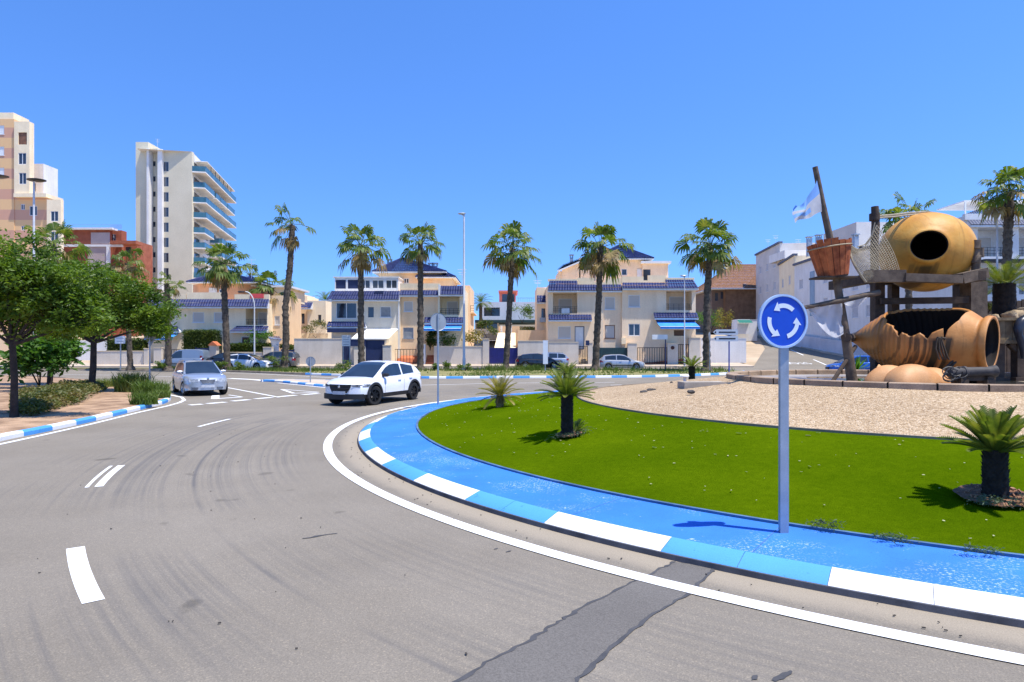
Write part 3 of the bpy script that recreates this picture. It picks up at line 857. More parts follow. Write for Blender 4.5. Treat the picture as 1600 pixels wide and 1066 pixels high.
# garage in front with a sloping white roof
GD = 62.6
h.block(553, 603, 530, 572, GD, 2.3, M['greyc'], [(571, 601, 531.5, 571, 'do', M['navy'], 1, M['navy'])], wname='garage_wall')
mb = MB(); zt = fz(513.5, D0); z1 = fz(529, GD)
mb.add([(fx(549, GD), GD - .1, z1), (fx(603, GD) + .1, GD - .1, z1), (fx(623, D0), D0 - .02, zt), (fx(566, D0), D0 - .02, zt)], [(0, 1, 2, 3)])
mb.add([(fx(603, GD) + .1, GD - .1, z1), (fx(603, GD) + .1, GD - .1, z1 - .1), (fx(623, D0), D0 - .02, zt - .1), (fx(623, D0), D0 - .02, zt), (fx(549, GD), GD - .1, z1), (fx(549, GD), GD - .1, z1 - .1)], [(0, 1, 2, 3), (0, 4, 5, 1)])
mb.build('garage_roof', M['whitewall'], h.root)
mb = MB(); xr = fx(603, GD) + .02
mb.prism([(xr, GD), (xr + .25, GD), (fx(622.5, D0), D0 - .02), (fx(619, D0), D0 - .02)], fz(572, GD), lambda x, y: z1 - .02 + (zt - z1) * (y - GD) / (D0 - GD))
mb.build('garage_side_wall', M['cream'], h.root)
h.box('blind', 547, 572, 529.6, 541, GD - .06, GD - .02, M['navy'], GD)
# rear wing seen on the right
h.block(722.5, 734, 446, 560, D0 + 5.5, 8, M['peach']); h.box('balcony_floor', 735, 741, 488, 490, D0 + 6.5, D0 + 12, M['peach'], D0 + 6.5)
p = MB()
for y in (478, 482, 486): p.box((fx(735, D0 + 6.5), D0 + 6.55, fz(y, D0 + 6.5)), (fx(741, D0 + 6.5), D0 + 6.6, fz(y, D0 + 6.5) + .04))
p.box((fx(735, D0 + 6.5), D0 + 6.555, fz(489, D0 + 6.5)), (fx(735, D0 + 6.5) + .04, D0 + 6.595, fz(477.5, D0 + 6.5))); p.build('railing', M['darkmetal'], h.root)

# ---- right house
h = Bld('villa', 'pinkish villa beside the side street with a bright blue awning at its right', 'house', 970, 572, D0)
h.block(856, 943, 446, 574, D0, 10, M['pinkish'], [(864, 902, 458, 490, 'lo'), (872, 892, 510, 529, 'sh'), (898, 913, 510, 546, 'do', M['white'], 1, M['navy']), ])
h.block(943, 972, 448, 574, D0 + .12, 10, M['pinkish'], [(945, 961, 464, 484, 'sh'), (945, 961, 508, 529, 'sh', None, 1, pm('brown frame', srgb(140, 110, 90), None))])
h.block(972, 1087, 446, 574, D0 - .2, 10.2, M['pinkish'], [(982, 1000, 461, 480, 'sh'), (982, 1000, 506, 525, 'gl'), (1041, 1081, 455, 485, 'lo'), (1053, 1070, 516, 525, 'dk', pm('brown shutter', srgb(110, 84, 66), None))])
h.canopy(856, 902, 439, 455, D0, .85, inset=(.15, 0)); h.canopy(902.3, 971, 445, 455, D0 + .1, .7); h.canopy(972.3, 1039, 442, 451.5, D0 - .2, .8); h.canopy(1039.3, 1089, 437.5, 451.5, D0 - .2, .95, inset=(0, .4))
for a, b, y0, y1 in ((902, 929, 434, 445.5), (946, 971, 435, 445.5), (971.5, 1006, 432, 443), (1013, 1041, 430, 441), (929, 946, 441, 445.8), (1006, 1013, 438, 443)): h.box('parapet', a, b, y0, y1, D0 + .15, D0 + .4, M['cream'], D0)
for a, b, y0, y1 in ((856, 902, 436, 439.5), (1041, 1085, 434, 438)): h.box('parapet', a, b, y0, y1, D0 + .02, D0 + .4, M['cream'], D0)
h.canopy(857, 924, 492, 500.5, D0, .95, inset=(0, .0)); h.canopy(1021, 1089, 489, 497.5, D0 - .2, .9)
h.box('blind', 1024, 1086, 498.5, 502, D0 - .6, D0 - .21, M['navy'], D0)
h.awning(1025, 1085, 502, 514, D0 - .2, 1.9)
h.box('utility_box', 970, 977, 528, 538, D0 - .5, D0 - .21, M['cream'], D0)
h.box('letter_box', 915.5, 921, 532, 540, 63.2, 63.5, M['navy'], 63.2)
h.box('poster', 877.5, 890, 482, 489.5, D0 - .03, D0 - .005, M['white'], D0)
h.block(905, 1006, 403, 446, D0 + 3.5, 6, M['pinkish'], [(907, 931, 422, 440, 'gl', pm('brown curtain glass', srgb(140, 112, 98), srgb(96, 76, 66), 1, .2)), (952.5, 962, 422.5, 433, 'gl', None, 0), (971, 980, 420, 430.5, 'gl', None, 0)])
h.block(1004, 1044, 410, 446, D0 + 3.2, 6, M['pinkish'], [(1005, 1016.5, 421, 440, 'dk')])
h.box('roof_slab', 1002, 1049, 408, 411.5, D0 + 2.8, D0 + 9, M['white'])
h.box('shutter_panel', 995.5, 1003, 421, 434, D0 + 3.4, D0 + 3.48, M['white'])
h.block(873, 906, 424, 446, D0 + 3.6, 5, M['pinkish'])
h.hip(925, 1020, 404.5, 967, 384, D0 + 3.4, 6.4, over=.5)
mb = MB(); dd = D0 + 3
A = P(871, 422, dd); B = P(945, 391, dd); C = P(952, 388, dd + 5.5); D_ = P(880, 414, dd + 5.5)
tileroof(mb, A, B, C, D_); rf = mb.build('roof', M['bluetile'], h.root)
mb = MB(); mb.add([A - UZ*.05, B - UZ*.05, C - UZ*.05, D_ - UZ*.05, A - UZ*.22, B - UZ*.22, C - UZ*.22, D_ - UZ*.22], [(0,1,5,4),(4,5,6,7),(3,0,4,7),(0,3,2,1)]); mb.build('eave_board', M['white'], h.root)
mb = MB(); d3 = dd + .5; mb.add([P(878, 446, d3), P(926, 446, d3), P(926, 403, d3), P(878, 422, d3), P(878, 446, d3 + 4), P(926, 446, d3 + 4), P(926, 402, d3 + 4), P(878, 421, d3 + 4)], [(0,1,2,3),(0,3,7,4),(3,2,6,7),(1,5,6,2)]); mb.build('wall', M['pinkish'], h.root)
h.chimney(986, 384, 394, D0 + 7); h.chimney(893, 398, 408, D0 + 9, .35); h.antenna(840, 438, 455, D0 + 8)
h.block(838.5, 857, 449, 560, D0 + 4.5, 5, M['pinkish'], [(846, 852, 482, 497, 'dk')])
h.canopy(839, 857, 462, 473, D0 + 4.5, .8); h.box('air_conditioner', 843, 852, 497, 504, D0 + 3.8, D0 + 4.4, M['galv'], D0 + 4.5)

# ---- left house
DL = 66.0
h = Bld('villa', 'cream villa on the left behind hedges with one long plain blue tile band', 'house', 340, 570, DL)
h.block(232, 418, 474, 572, DL, 10, M['cream'], [(301, 319, 488, 504, 'sh'), (334, 350, 488, 504, 'sh'), (384, 417, 481, 508, 'lo'), (377, 392, 526, 545, 'sh', pm('brown shutter', (1, 1, 1))), (318, 347, 527, 556, 'dk', pm('grey garage glass', (.12, .14, .16), None)), (236, 262, 486, 508, 'lo')])
h.canopy(232, 421, 468, 480, DL, .9); h.canopy(362, 420, 510, 518, DL, .95, inset=(.5, 0)); h.canopy(240, 285, 510.5, 518, DL, .95, inset=(0, .5))
for a, b, y0 in ((232, 270, 455), (271, 290, 459), (291, 352, 457), (366, 420, 460)): h.box('parapet', a, b, y0, 469, DL + .05, DL + .35, M['cream'], DL)
h.awning(238, 281, 520, 531, DL, 1.4)
# attic
mb = MB(); da = DL + 3; z0, z1 = fz(470, da), fz(443, da)
xs = [fx(q, da) for q in (290, 312, 372, 402)]
oc = [(xs[0], da + 1.6), (xs[1], da), (xs[2], da), (xs[3], da + 1.6), (xs[3], da + 5.5), (xs[0], da + 5.5)]
mb.prism(oc, z0, z1); mb.build('wall', pm('salmon render', srgb(226, 172, 132), srgb(212, 156, 118), .6, .9), h.root)
add_window(h.root, Vector((xs[1], da - .14, z0)), UX, NY, fx(343, da) - xs[1], fx(354, da) - xs[1], .3, fz(452, da) - z0, 'gl')
add_window(h.root, Vector((xs[1], da - .14, z0)), UX, NY, fx(327, da) - xs[1], fx(339, da) - xs[1], .1, fz(450, da) - z0, 'do')
h.hip(294, 408, 441, 348, 424, da - .3, 6.4, over=.4)
h.hip(365, 412, 446, 392, 432, da + 1, 6, over=.2)
h.antenna(393, 405, 440, DL + 6)
h.box('towel', 391, 412, 459, 466, DL - .02, DL + .03, pm('red towel', srgb(235, 90, 90), None, 3), DL)
h.block(418.5, 446, 462, 572, DL + 1.5, 5, M['peach'], [(429, 437, 494, 508, 'sh')])
h.block(428, 448, 448, 470, DL + 3, 6, M['cream'], [(433, 443, 457, 468, 'gl', M['awning'])])
h.box('roof_slab', 424, 452, 446, 449, DL + 2.6, DL + 9.4, M['white'])

# ---- row of small houses between the left and middle villa
DR = 84.0
h = Bld('row_house', 'low cream terraced houses far back between two villas with blue sloping roofs', 'house', 485, 540, DR)
h.block(448, 480, 474, 545, DR, 8, M['peach'], [(462, 468, 486, 508, 'dk'), (471, 476, 490, 506, 'dk')])
h.block(452, 474, 460, 478, DR + 2, 5, M['cream']); h.block(474, 480, 463, 478, DR + 1, 5, M['cream'])
h.block(480.2, 509, 470, 545, DR - 1, 8, M['cream'], [(497, 502, 492, 506, 'dk')])
h.canopy(447, 466, 466, 481, DR, 2.2); h.canopy(466.5, 489, 473, 482, DR - 1, 1.6)
for a, b in ((453, 457), (457.5, 461.5)): h.box('pergola_post', a, a + 1, 480, 520, DR - 1.5, DR - 1.4, M['white'])
h.box('terrace_wall', 440, 512, 521, 530, DR - 6, DR - 5.8, M['cream'])

# ---- white modern house in the gap
h = Bld('modern_house', 'white flat roofed modern house in the gap between the two big villas', 'house', 800, 520, 92)
h.block(752, 856, 472, 530, 92, 10, M['whitewall'], [(756, 781, 480.5, 494, 'op'), ])
h.box('window', 768, 781, 480.8, 493.8, 93.5, 93.6, M['winglass'], 92)
h.block(780, 806, 456, 474, 95, 6, pm('salmon block', srgb(214, 120, 100), None, 1), [(784.5, 804, 459.5, 472, 'dk')])
h.box('roof_slab', 779, 809, 454.5, 457, 94.4, 101, pm('salmon block', (1, 1, 1)), 95)
p = MB()
for i in range(14):
    X = fx(810 + i * 3.4, 92); p.box((X, 92.1, fz(472, 92)), (X + .03, 92.13, fz(466, 92)))
p.box((fx(808, 92), 92.1, fz(466, 92)), (fx(856, 92), 92.13, fz(466, 92) + .05)); p.build('railing', M['galv'], h.root)
h.box('flat_canopy', 742, 856, 500, 504, 84, 91.9, M['greendoor'], 84)
h.block(742, 779, 503, 522, 86, 5, M['whitewall'], [(744, 752, 506, 514, 'dk'), (753, 759, 506, 514, 'dk'), (760.5, 777, 504.5, 514, 'dk')])

# ---- brown villa with hipped tile roof
h = Bld('brown_villa', 'brown brick house with a hipped terracotta tile roof up the side street', 'house', 1150, 510, 118)
brick = pm('brown brick', srgb(140, 108, 82), srgb(112, 84, 62), 1.2, .9, fine=.4)
h.block(1133, 1186, 452, 520, 118, 14, brick); h.block(1112, 1134, 454, 520, 119, 12, pm('dark cream render', srgb(120, 100, 84), None, 1), [(1117, 1122, 458, 470, 'dk'), (1126, 1131, 456, 467, 'dk')])
h.hip(1108, 1200, 451, 1168, 414, 117.5, 16, mat=M['browntile'], ridge=3, over=.8)

# ---- apartments on the right
WW = M['whitewall']
sh2 = pm('cool grey shutter', srgb(190, 190, 192), srgb(176, 176, 178), 2, .6)
def row_block(label, Xa, da, Xb, db, ztop, cols, zrows, mat, wide=1.3, tall=1.35, deep=12):
    """street-facing block on the right: a long wall along the street, windows looking at it"""
    b_ = Bld('apartment_block', label, 'building', 800 + Xa / da * F, HZ + (EYE - tz(da)) / da * F, da)
    o = Vector((Xb, db, tz(da) - .3)); u = Vector((Xa - Xb, da - db, 0)); W = u.length; u.normalize(); n = Vector((-u.y, u.x, 0)); n = n if n.x > 0 else -n
    H = ztop - o.z; hs = []
    for f in cols:
        for z in zrows: hs.append((W * f - wide / 2, W * f + wide / 2, z - o.z, z - o.z + tall, .16, True))
    mb = MB(); wall_holes(mb, o, u, n, W, H, hs)
    q = lambda a, w, z: o + u * a + n * w + UZ * z
    mb.poly([q(W, 0, 0), q(W, deep, 0), q(W, deep, H), q(W, 0, H)]); mb.poly([q(0, 0, 0), q(0, 0, H), q(0, deep, H), q(0, deep, 0)])
    mb.poly([q(0, deep, 0), q(0, deep, H), q(W, deep, H), q(W, deep, 0)]); mb.poly([q(0, 0, H), q(W, 0, H), q(W, deep, H), q(0, deep, H)])
    mb.build('wall', mat, b_.root)
    for h_ in hs: add_window(b_.root, o, u, n, *h_[:4], 'sh', pane=sh2)
    e = MB(); e.fbox(o, u, n, -.1, W + .1, H + .002, H + .3, -.25, .4); e.build('roof_edge', pm('grey slate edge', srgb(96, 102, 118), None, 1), b_.root)
    return b_, o, u, n, W, H
gg = pm('warm grey render', srgb(212, 206, 198), srgb(200, 194, 186), .6, .9)
h, *_ = row_block('pale grey apartment block with small square windows at the top of the side street', 43.2, 103.2, 44.6, 117, 19.0, (.2, .5, .8), (4.6, 8.2, 11.8, 15.4), gg)
h.antenna(1212, 368, 384, 110); h.antenna(1200, 374, 388, 114)
h, o, u, n, W, H = row_block('cream apartment block with a slate roof edge left of the crow nest', 40.7, 92.2, 43, 103, 15.4, (.25, .7), (4.4, 7.8, 11.6), M['cream'])
h.block(1226, 1262, 391, 404, 99, 6, WW); h.antenna(1247, 374, 394, 97)
h, o, u, n, W, H = row_block('white apartment block with a tall stair window right behind the mast', 40.05, 80.2, 40.6, 92, 13.9, (.2, .85), (4.0, 7.2, 10.4), WW)
p = MB(); p.fbox(o, u, n, W * .45, W * .58, H - 7.5, H - 1.5, -.02, .06); p.build('stair_window', pm('stair glass', srgb(140, 145, 150), None, 1, .2), h.root)
h.chimney(1264.5, 370, 392, 90, .6); h.chimney(1279, 367, 390, 86, .6)
h, o, u, n, W, H = row_block('white apartment block just behind the tall dark post and fishing net', 40.0, 70.2, 40.0, 80, 13.2, (.22, .55, .85), (2.6, 5.6, 8.8), WW)
h.block(1338, 1400, 347, 385, 76, 8, gg); h.chimney(1337, 366, 384, 76, .5)
h = Bld('apartment_block', 'white apartment block with recessed balconies and a pergola behind the right palm', 'building', 1560, 565, 56)
dA = 56
h.block(1512.2, 1720, 336, 575, dA, 14, WW, [(1528, 1580, 355, 402, 'lo'), (1592, 1650, 355, 402, 'lo'), (1528, 1580, 420, 460, 'lo'), (1592, 1650, 420, 460, 'lo'), (1520, 1580, 470, 500, 'dk', sh2)])
h.canopy(1511, 1720, 344, 353.5, dA, .8, mat=pm('slate blue tile', srgb(78, 88, 112), srgb(60, 68, 92), 2, .6))
h.box('parapet', 1508, 1720, 334, 343.5, dA - .05, dA + .3, WW)
h.box('balcony_canopy', 1522, 1720, 408, 411, dA - 1.3, dA - .02, M['darkmetal'], dA)
h.box('balcony_wall', 1522, 1720, 402, 408, dA - .4, dA - .02, WW, dA)
dP = dA + 5
h.box('pergola', 1507, 1720, 313, 315, dP, dP + 4, M['white'])
p = MB()
for x in (1508, 1545, 1590, 1640): p.box((fx(x, dP), dP, fz(337, dP)), (fx(x, dP) + .1, dP + .1, fz(315, dP)))
p.build('pergola_post', M['white'], h.root)
mb = MB(); tileroof(mb, P(1505, 336, dP + 1), P(1570, 336, dP + 1), P(1570, 318, dP + 4), P(1556, 318, dP + 4)); mb.build('roof', M['browntile'], h.root)

# ---- tall tower on the left
h = Bld('apartment_tower', 'tall pale grey apartment tower with curved rows of glass balconies on its right side', 'tower', 290, 560, 127)
dT = 127.0; tw = pm('tower render', srgb(222, 211, 182), srgb(212, 201, 172), .25, .9); fin = pm('tower white render', srgb(236, 232, 224), None, .3, .9)
base = 575
h.block(212, 231.5, 222, base, dT, 14, tw, wname='wall')
h.block(231.7, 246, 232, base, dT + .8, 12, tw, [(235.2, 243, 252 + 23.7 * i, 260 + 23.7 * i, 'dk') for i in range(9)])
h.block(246, 253, 233, base, dT - .7, 10, fin, wname='fin'); h.block(229, 232.2, 232, base, dT - .9, 1.6, fin, wname='fin')
h.block(253, 300, 237, base, dT, .8, tw, [(252.8 + 1.6, 263.5, 253 + 23.7 * i, 268 + 23.7 * i, 'gl', None, 1, M['galv']) for i in range(9)])
h.antenna(246, 217, 234, dT + 4)
# balcony side, slightly turned away
Xn, Yn = fx(300, dT), dT; Xf, Yf = -69.0, 154.0
u = Vector((Xf - Xn, Yf - Yn, 0)); LW = u.length; u.normalize(); n = Vector((-u.y, u.x, 0))
if n.x > 0: n = -n
zb, zt = fz(base, dT), fz(237, dT); o = Vector((Xn, Yn, zb)); H = zt - zb
flo = [fz(267.5 + 23.7 * i, dT) - zb for i in range(9)]
hs = []
for i, z in enumerate(flo):
    for a in (1.5, 8.0, 14.5, 21): hs.append((a, a + 4.2, z + .05, z + 2.35, .25, True))
mb = MB(); wall_holes(mb, o + n * .02, u, n, LW, H, hs)
q = lambda a, c, b: o + u * a + n * c + UZ * b
mb.poly([q(LW, 0, 0), q(LW, 10, 0), q(LW, 10, H), q(LW, 0, H)]); mb.poly([q(0, 0, H), q(LW, 0, H), q(LW, 10, H), q(0, 10, H)])
mb.build('balcony_wall', fin, h.root)
for a0, a1, b0, b1, dp, c in hs:
    p = MB(); p.fbox(o, u, n, a0, a1, b0, b1, .16, .22); p.build('window', M['winglass'], h.root)
bg_ = pm('green balcony glass', srgb(78, 122, 136), srgb(54, 96, 112), .5, .12, fine=0)
lay = [[(0, LW)], [(.6, 8.5), (9.5, 13.5), (14, 19.5), (20, LW)], [(.4, LW)], [(.6, LW)], [(.6, 8), (13.5, LW)], [(.6, 8), (13, LW)], [(.6, 8), (16, LW)], [(.6, 9), (14, LW)], [(.6, LW)]]
for z, spans in zip(flo, lay):
    for a0, a1 in spans:
        pr = 2.5 if (a1 - a0) > 12 else 2.2
        mb = MB(); mb.fbox(o, u, n, a0, a1, z - .22, z, -pr, 0)
        sl = mb.build('balcony', fin, h.root)
        g = MB(); g.fbox(o, u, n, a0, a1, z + .02, z + 1.05, -pr + .02, -pr + .05); g.fbox(o, u, n, a0, a0 + .03, z + .02, z + 1.05, -pr + .06, -.02)
        g.fbox(o, u, n, a0, a1, z + 1.06, z + 1.11, -pr, -pr + .06)
        _sub(g, 'balcony_glass', bg_, sl, h.root)
mb = MB(); mb.fbox(o, u, n, 2.5, LW, flo[0] + 2.6, flo[0] + 2.75, -2.2, .0)
mb.build('roof_canopy', fin, h.root)
mb = MB()
for i in range(6): mb.fbox(o, u, n, 6 + i * 3.6, 6.08 + i * 3.6, flo[0], flo[0] + 2.6, -2.1, -2.0)
mb.build('canopy_post', M['darkmetal'], h.root)

# ---- banded block at the left edge
k = NT('banded render')
sx = k.n("SeparateXYZ"); k.l(k.tc, sx.inputs[0])
bz = k.math('FRACT', k.math('DIVIDE', k.math('ADD', sx.outputs["Z"], 0.75), 2.95))
bandf = k.math('LESS_THAN', bz, 0.5)
k.color(k.mix(bandf, srgb(228, 184, 132), srgb(206, 156, 128))); k.set(Roughness=.9)
banded = k.mat
dB = 92.0
h = Bld('apartment_block', 'stepped beige and salmon banded apartment block cut by the left edge of the photo', 'building', 0, 560, dB)
h.block(-90, 22, 186, 570, dB, 3.5, banded, [(-8, 6.5, 196 + 33 * i, 210 + 33 * i, 'sh', M['white']) for i in range(3)])
h.block(-90, 21, 176, 186, dB + .1, 3, M['cream'], wname='parapet')
cr = M['cream']
h.block(22, 46, 190, 304, dB - .3, .9, cr, [(28.5, 42, 207, 226, 'dk', pm('shaded loggia', srgb(150, 104, 78), srgb(96, 70, 58), 1, .8)), (28.5, 41, 239, 257, 'gl'), (29.5, 41, 270, 288, 'gl')])
h.block(49, 68, 256, 304, dB + 3, 3, WW, [(49.5, 56, 286, 300, 'gl')])
h.block(22, 73, 308, 570, dB + .1, .5, banded, [(32.5, 39, 319, 328, 'gl'), (46, 58, 322, 337, 'gl'), (33, 39, 353, 360, 'gl')])
h.box('terrace_wall', 21, 72, 302, 308, dB - .6, dB + 2.9, cr)
h.block(73, 95, 312, 570, dB - .4, .6, cr, [(79, 91, 330, 346, 'gl'), (79, 91, 362, 378, 'gl')])

# ---- red brick block
dK = 112.0
h = Bld('brick_block', 'red brick apartment block with grey panels between the banded block and the tower', 'building', 150, 560, dK)
rb = pm('red brick', srgb(176, 104, 76), srgb(152, 84, 60), 1.0, .9, fine=.35); gp = pm('grey pink panel', srgb(190, 176, 172), srgb(176, 160, 156), .4, .8)
h.block(98, 170, 358, 570, dK, 1.0, rb); h.box('panel', 142, 171, 363.5, 381, dK - .15, dK - .02, gp); h.box('panel', 137, 166, 386, 440, dK - .3, dK - .02, gp)
h.box('roof_slab', 98, 175, 355.5, 358.5, dK - .6, dK + 1, M['white']); h.box('floor_band', 98, 190, 382, 385.5, dK - .5, dK - .03, M['white']); h.box('floor_band', 166, 170, 385.5, 440, dK - .5, dK - .03, M['white'])
h.block(170.3, 190, 360, 570, dK + 1.2, 1.5, rb, [(174, 181, 366, 378, 'gl')]); h.block(190.2, 214, 377, 570, dK + 2, 5, rb, [(196, 204, 386, 396, 'dk')])
h.box('balcony_wall', 172, 212, 376, 381, dK - 1, dK + 1.1, rb)
p = MB()
for i in range(16): p.box((fx(172 + i * 1.2, dK), dK, fz(358, dK)), (fx(172 + i * 1.2, dK) + .03, dK + .03, fz(352, dK)))
p.box((fx(110, dK), dK, fz(351.5, dK)), (fx(190, dK), dK + .03, fz(351.5, dK) + .04)); p.build('railing', M['galv'], h.root)
# low white buildings seen under the trees
h = Bld('low_building', 'low white building glimpsed under the trees at the far left', 'building', 100, 565, 70)
h.block(60, 172, 532, 570, 70, 8, WW, [(112, 124, 540, 548, 'sh')]); h.block(-60, 60, 520, 575, 71, 8, M['peach'])

# ------------------------------------------------------------------ garden walls, gates, pillars by the pavement
DW = 64.4
def zb_(d): return tz(d) + 0.12
def wall_thing(name, label, cat, x0, x1, yt, d, depth=.25, mat=None, cap=None, ybot=None, group=None):
    X0, X1 = fx(x0, d), fx(x1, d); z0 = zb_(d) if ybot is None else fz(ybot, d); z1 = fz(yt, d)
    r = thing(name, label, cat, ((X0 + X1) / 2, d, z0), group=group)
    mb = MB(); mb.box((X0, d, z0 - .05), (X1, d + depth, z1)); mb.build('masonry', mat or M['wallgrey'], r)
    c = MB(); c.box((X0 - .03, d - .04, z1), (X1 + .03, d + depth + .04, z1 + .05)); c.build('coping', cap or M['cream'], r)
    return r
def solid_gate(name, label, x0, x1, yt, d, mat, ribs=10):
    X0, X1 = fx(x0, d), fx(x1, d); z0, z1 = zb_(d) + .05, fz(yt, d)
    r = thing(name, label, 'gate', ((X0 + X1) / 2, d, z0))
    mb = MB(); mb.box((X0, d, z0), (X1, d + .05, z1))
    for i in range(ribs):
        x = X0 + (X1 - X0) * (i + .5) / ribs; mb.box((x - .02, d - .025, z0 + .05), (x + .02, d - .001, z1 - .05))
    mb.build('gate_leaf', mat, r)
    f = MB(); f.box((X0 - .08, d - .04, z0 - .02), (X0 - .002, d + .09, z1 + .08)); f.box((X1 + .002, d - .04, z0 - .02), (X1 + .08, d + .09, z1 + .08)); f.build('gate_frame', mat, r)
    return r
def bar_gate(label, x0, x1, yt, d, n, name='railing_gate', cat='gate'):
    X0, X1 = fx(x0, d), fx(x1, d); z0, z1 = zb_(d) + .06, fz(yt, d)
    r = thing(name, label, cat, ((X0 + X1) / 2, d, z0))
    mb = MB()
    for i in range(n):
        x = X0 + (X1 - X0) * i / (n - 1); mb.box((x - .022, d, z0), (x + .022, d + .04, z1))
    mb.build('bar', M['darkmetal'], r)
    f = MB(); f.box((X0, d - .02, z0 + .1), (X1, d + .06, z0 + .16)); f.box((X0, d - .02, z1 - .06), (X1, d + .06, z1)); f.build('rail', M['darkmetal'], r)
    return r
def steps(label, x0, x1, ytop, d, n, mat, rise_d=2.2):
    X0, X1 = fx(x0, d), fx(x1, d); z0, z1 = zb_(d), fz(ytop, d)
    mb = MB()
    for i in range(n):
        mb.box((X0, d + rise_d * i / n, z0), (X1, d + rise_d, z0 + (z1 - z0) * (i + 1) / n))
    tag(mb.build('garden_steps', mat), label, 'steps')
wall_thing('garden_wall', 'grey garden wall under the trees left of the grey van', 'wall', 150, 224, 549, 63.8)
wall_thing('gate_pillar', 'left of the two pale pillars beside the grey van', 'pillar', 224.5, 231, 545, 63.6, .5)
wall_thing('gate_pillar', 'right of the two pale pillars beside the grey van', 'pillar', 240, 252, 544, 63.6, .5)
bar_gate('black bar gate directly behind the grey van bonnet', 253, 283, 546, 63.9, 9)
wall_thing('garden_wall', 'cream wall carrying the tall clipped hedge', 'wall', 283, 306, 547, 63.8)
solid_gate('gate', 'navy gate between tall hedge and little roofed pillar', 306.5, 326, 544, 63.9, M['navy'])
r = wall_thing('gate_pillar', 'cream pillar with a tiny tiled roof behind the black car', 'pillar', 327, 338, 541, 63.5, .6)
mb = MB(); xa, xb = fx(325, 63.4), fx(340, 63.4); zz = fz(540, 63.4); mb.add([(xa, 63.3, zz), (xb, 63.3, zz), (xb, 64.3, zz), (xa, 64.3, zz), ((xa+xb)/2, 63.3, zz + .42), ((xa+xb)/2, 64.3, zz + .42)], [(0,1,4),(1,2,5,4),(2,3,5),(3,0,4,5)]); mb.build('roof', M['terracotta'], r)
wall_thing('garden_wall', 'low cream wall below the long clipped hedge', 'wall', 348, 410, 551, 63.8)
wall_thing('gate_pillar', 'cream pillar at the right end of the long hedge', 'pillar', 411, 424, 543, 63.6, .6)
mb = MB(); r = thing('porch_canopy', 'small white flared porch wall with a blue tiled top behind the grey MPV', 'porch', P(429, 556, 64.6))
mb.add([P(424, 556, 64.6), P(436, 556, 64.6), P(436, 536, 64.6), P(441, 530, 64.6), P(419, 526, 64.6), P(424, 536, 64.6)], [(0,1,2,5),(5,2,3,4)])
mb.add([P(424, 556, 65.2), P(436, 556, 65.2), P(436, 536, 65.2), P(441, 530, 65.2), P(419, 526, 65.2), P(424, 536, 65.2)], [(0,5,2,1),(5,4,3,2)])
mb.build('masonry', M['whitewall'], r)
mb = MB(); tileroof(mb, P(419, 530.5, 64.4), P(441, 532, 64.4), P(437, 526.5, 65.4), P(422, 525.5, 65.4)); mb.build('roof', M['bluetile'], r)
solid_gate('gate', 'navy gate behind the grey MPV beside the big blank wall', 440, 458.5, 547, 64.0, M['navy'])
wall_thing('garden_wall', 'big blank grey rendered wall left of the narrow navy gate', 'wall', 459.5, 534, 529.5, DW - .3, .3)
solid_gate('gate', 'narrow navy gate beneath the white notice board', 535.5, 546.5, 541, DW - .1, M['navy'], 4)
wall_thing('gate_pillar', 'wide grey pillar between the narrow navy gate and a palm', 'pillar', 547.5, 560, 540, DW - .3, .5)
wall_thing('gate_pillar', 'grey pillar between navy garage door and black railing gate', 'pillar', 598, 610.5, 540, DW - 2.3, .5)
bar_gate('black railing gate in front of the orange garage ramp', 611.5, 650, 545.5, DW - .3, 9)
mb = MB(); mb.poly([P(611, 569.5, DW), P(650, 569.5, DW), P(650, 560, DW + .25), P(611, 560, DW + .25)])
mb.prism([(fx(611, DW), DW), (fx(650, DW), DW), (fx(650, DW), D0 + .3), (fx(611, DW), D0 + .3)], zb_(DW) - .03, lambda x, y: zb_(DW) + .03 + (y - DW) * .95)
tag(mb.build('garage_ramp', M['terracotta']), 'orange tiled ramp behind the black railing gate of the middle villa', 'ramp')
wall_thing('gate_pillar', 'thin white pillar beside the brick garden steps', 'pillar', 660.5, 664.5, 538, DW - .3, .5, mat=M['white'])
steps('flight of brick red steps between the thin white pillar and a long wall', 665, 677.5, 548, DW - .2, 6, M['terracotta'])
wall_thing('garden_wall', 'long grey garden wall under bushes behind the tall lamp post', 'wall', 678, 755, 541.5, DW - .3, .3)
wall_thing('gate_pillar', 'tall pale pillar left of the bright blue gate', 'pillar', 754.5, 764, 530, DW - .4, .6)
solid_gate('gate', 'wide bright blue gate behind a palm between two villas', 765, 808, 543.5, DW, M['bluegate'], 14)
wall_thing('garden_wall', 'grey garden wall in front of the right villa behind the black car', 'wall', 809, 857, 533, DW - .3, .3)
wall_thing('garden_wall', 'pale garden wall between black car and the barred step gate', 'wall', 857.5, 904, 535, DW - .25, .3)
steps('pale steps behind the narrow barred gate of the right villa', 905, 918, 548, DW - .1, 7, M['cream'])
bar_gate('narrow black barred gate on pale steps of the right villa', 905, 918, 541, DW - .25, 6)
wall_thing('gate_pillar', 'pale pillar between the barred step gate and a palm', 'pillar', 918.7, 926, 536, DW - .3, .5)
solid_gate('garage_gate', 'dark green garage door behind the silver hatchback', 927, 980, 543.5, DW + .1, M['greendoor'], 16)
wall_thing('gate_pillar', 'broad pale pillar right of the dark green garage door', 'pillar', 981, 995, 537, DW - .3, .5)
bar_gate('wide black railing gate in front of the terracotta ramp', 996, 1042, 543, DW - .2, 13)
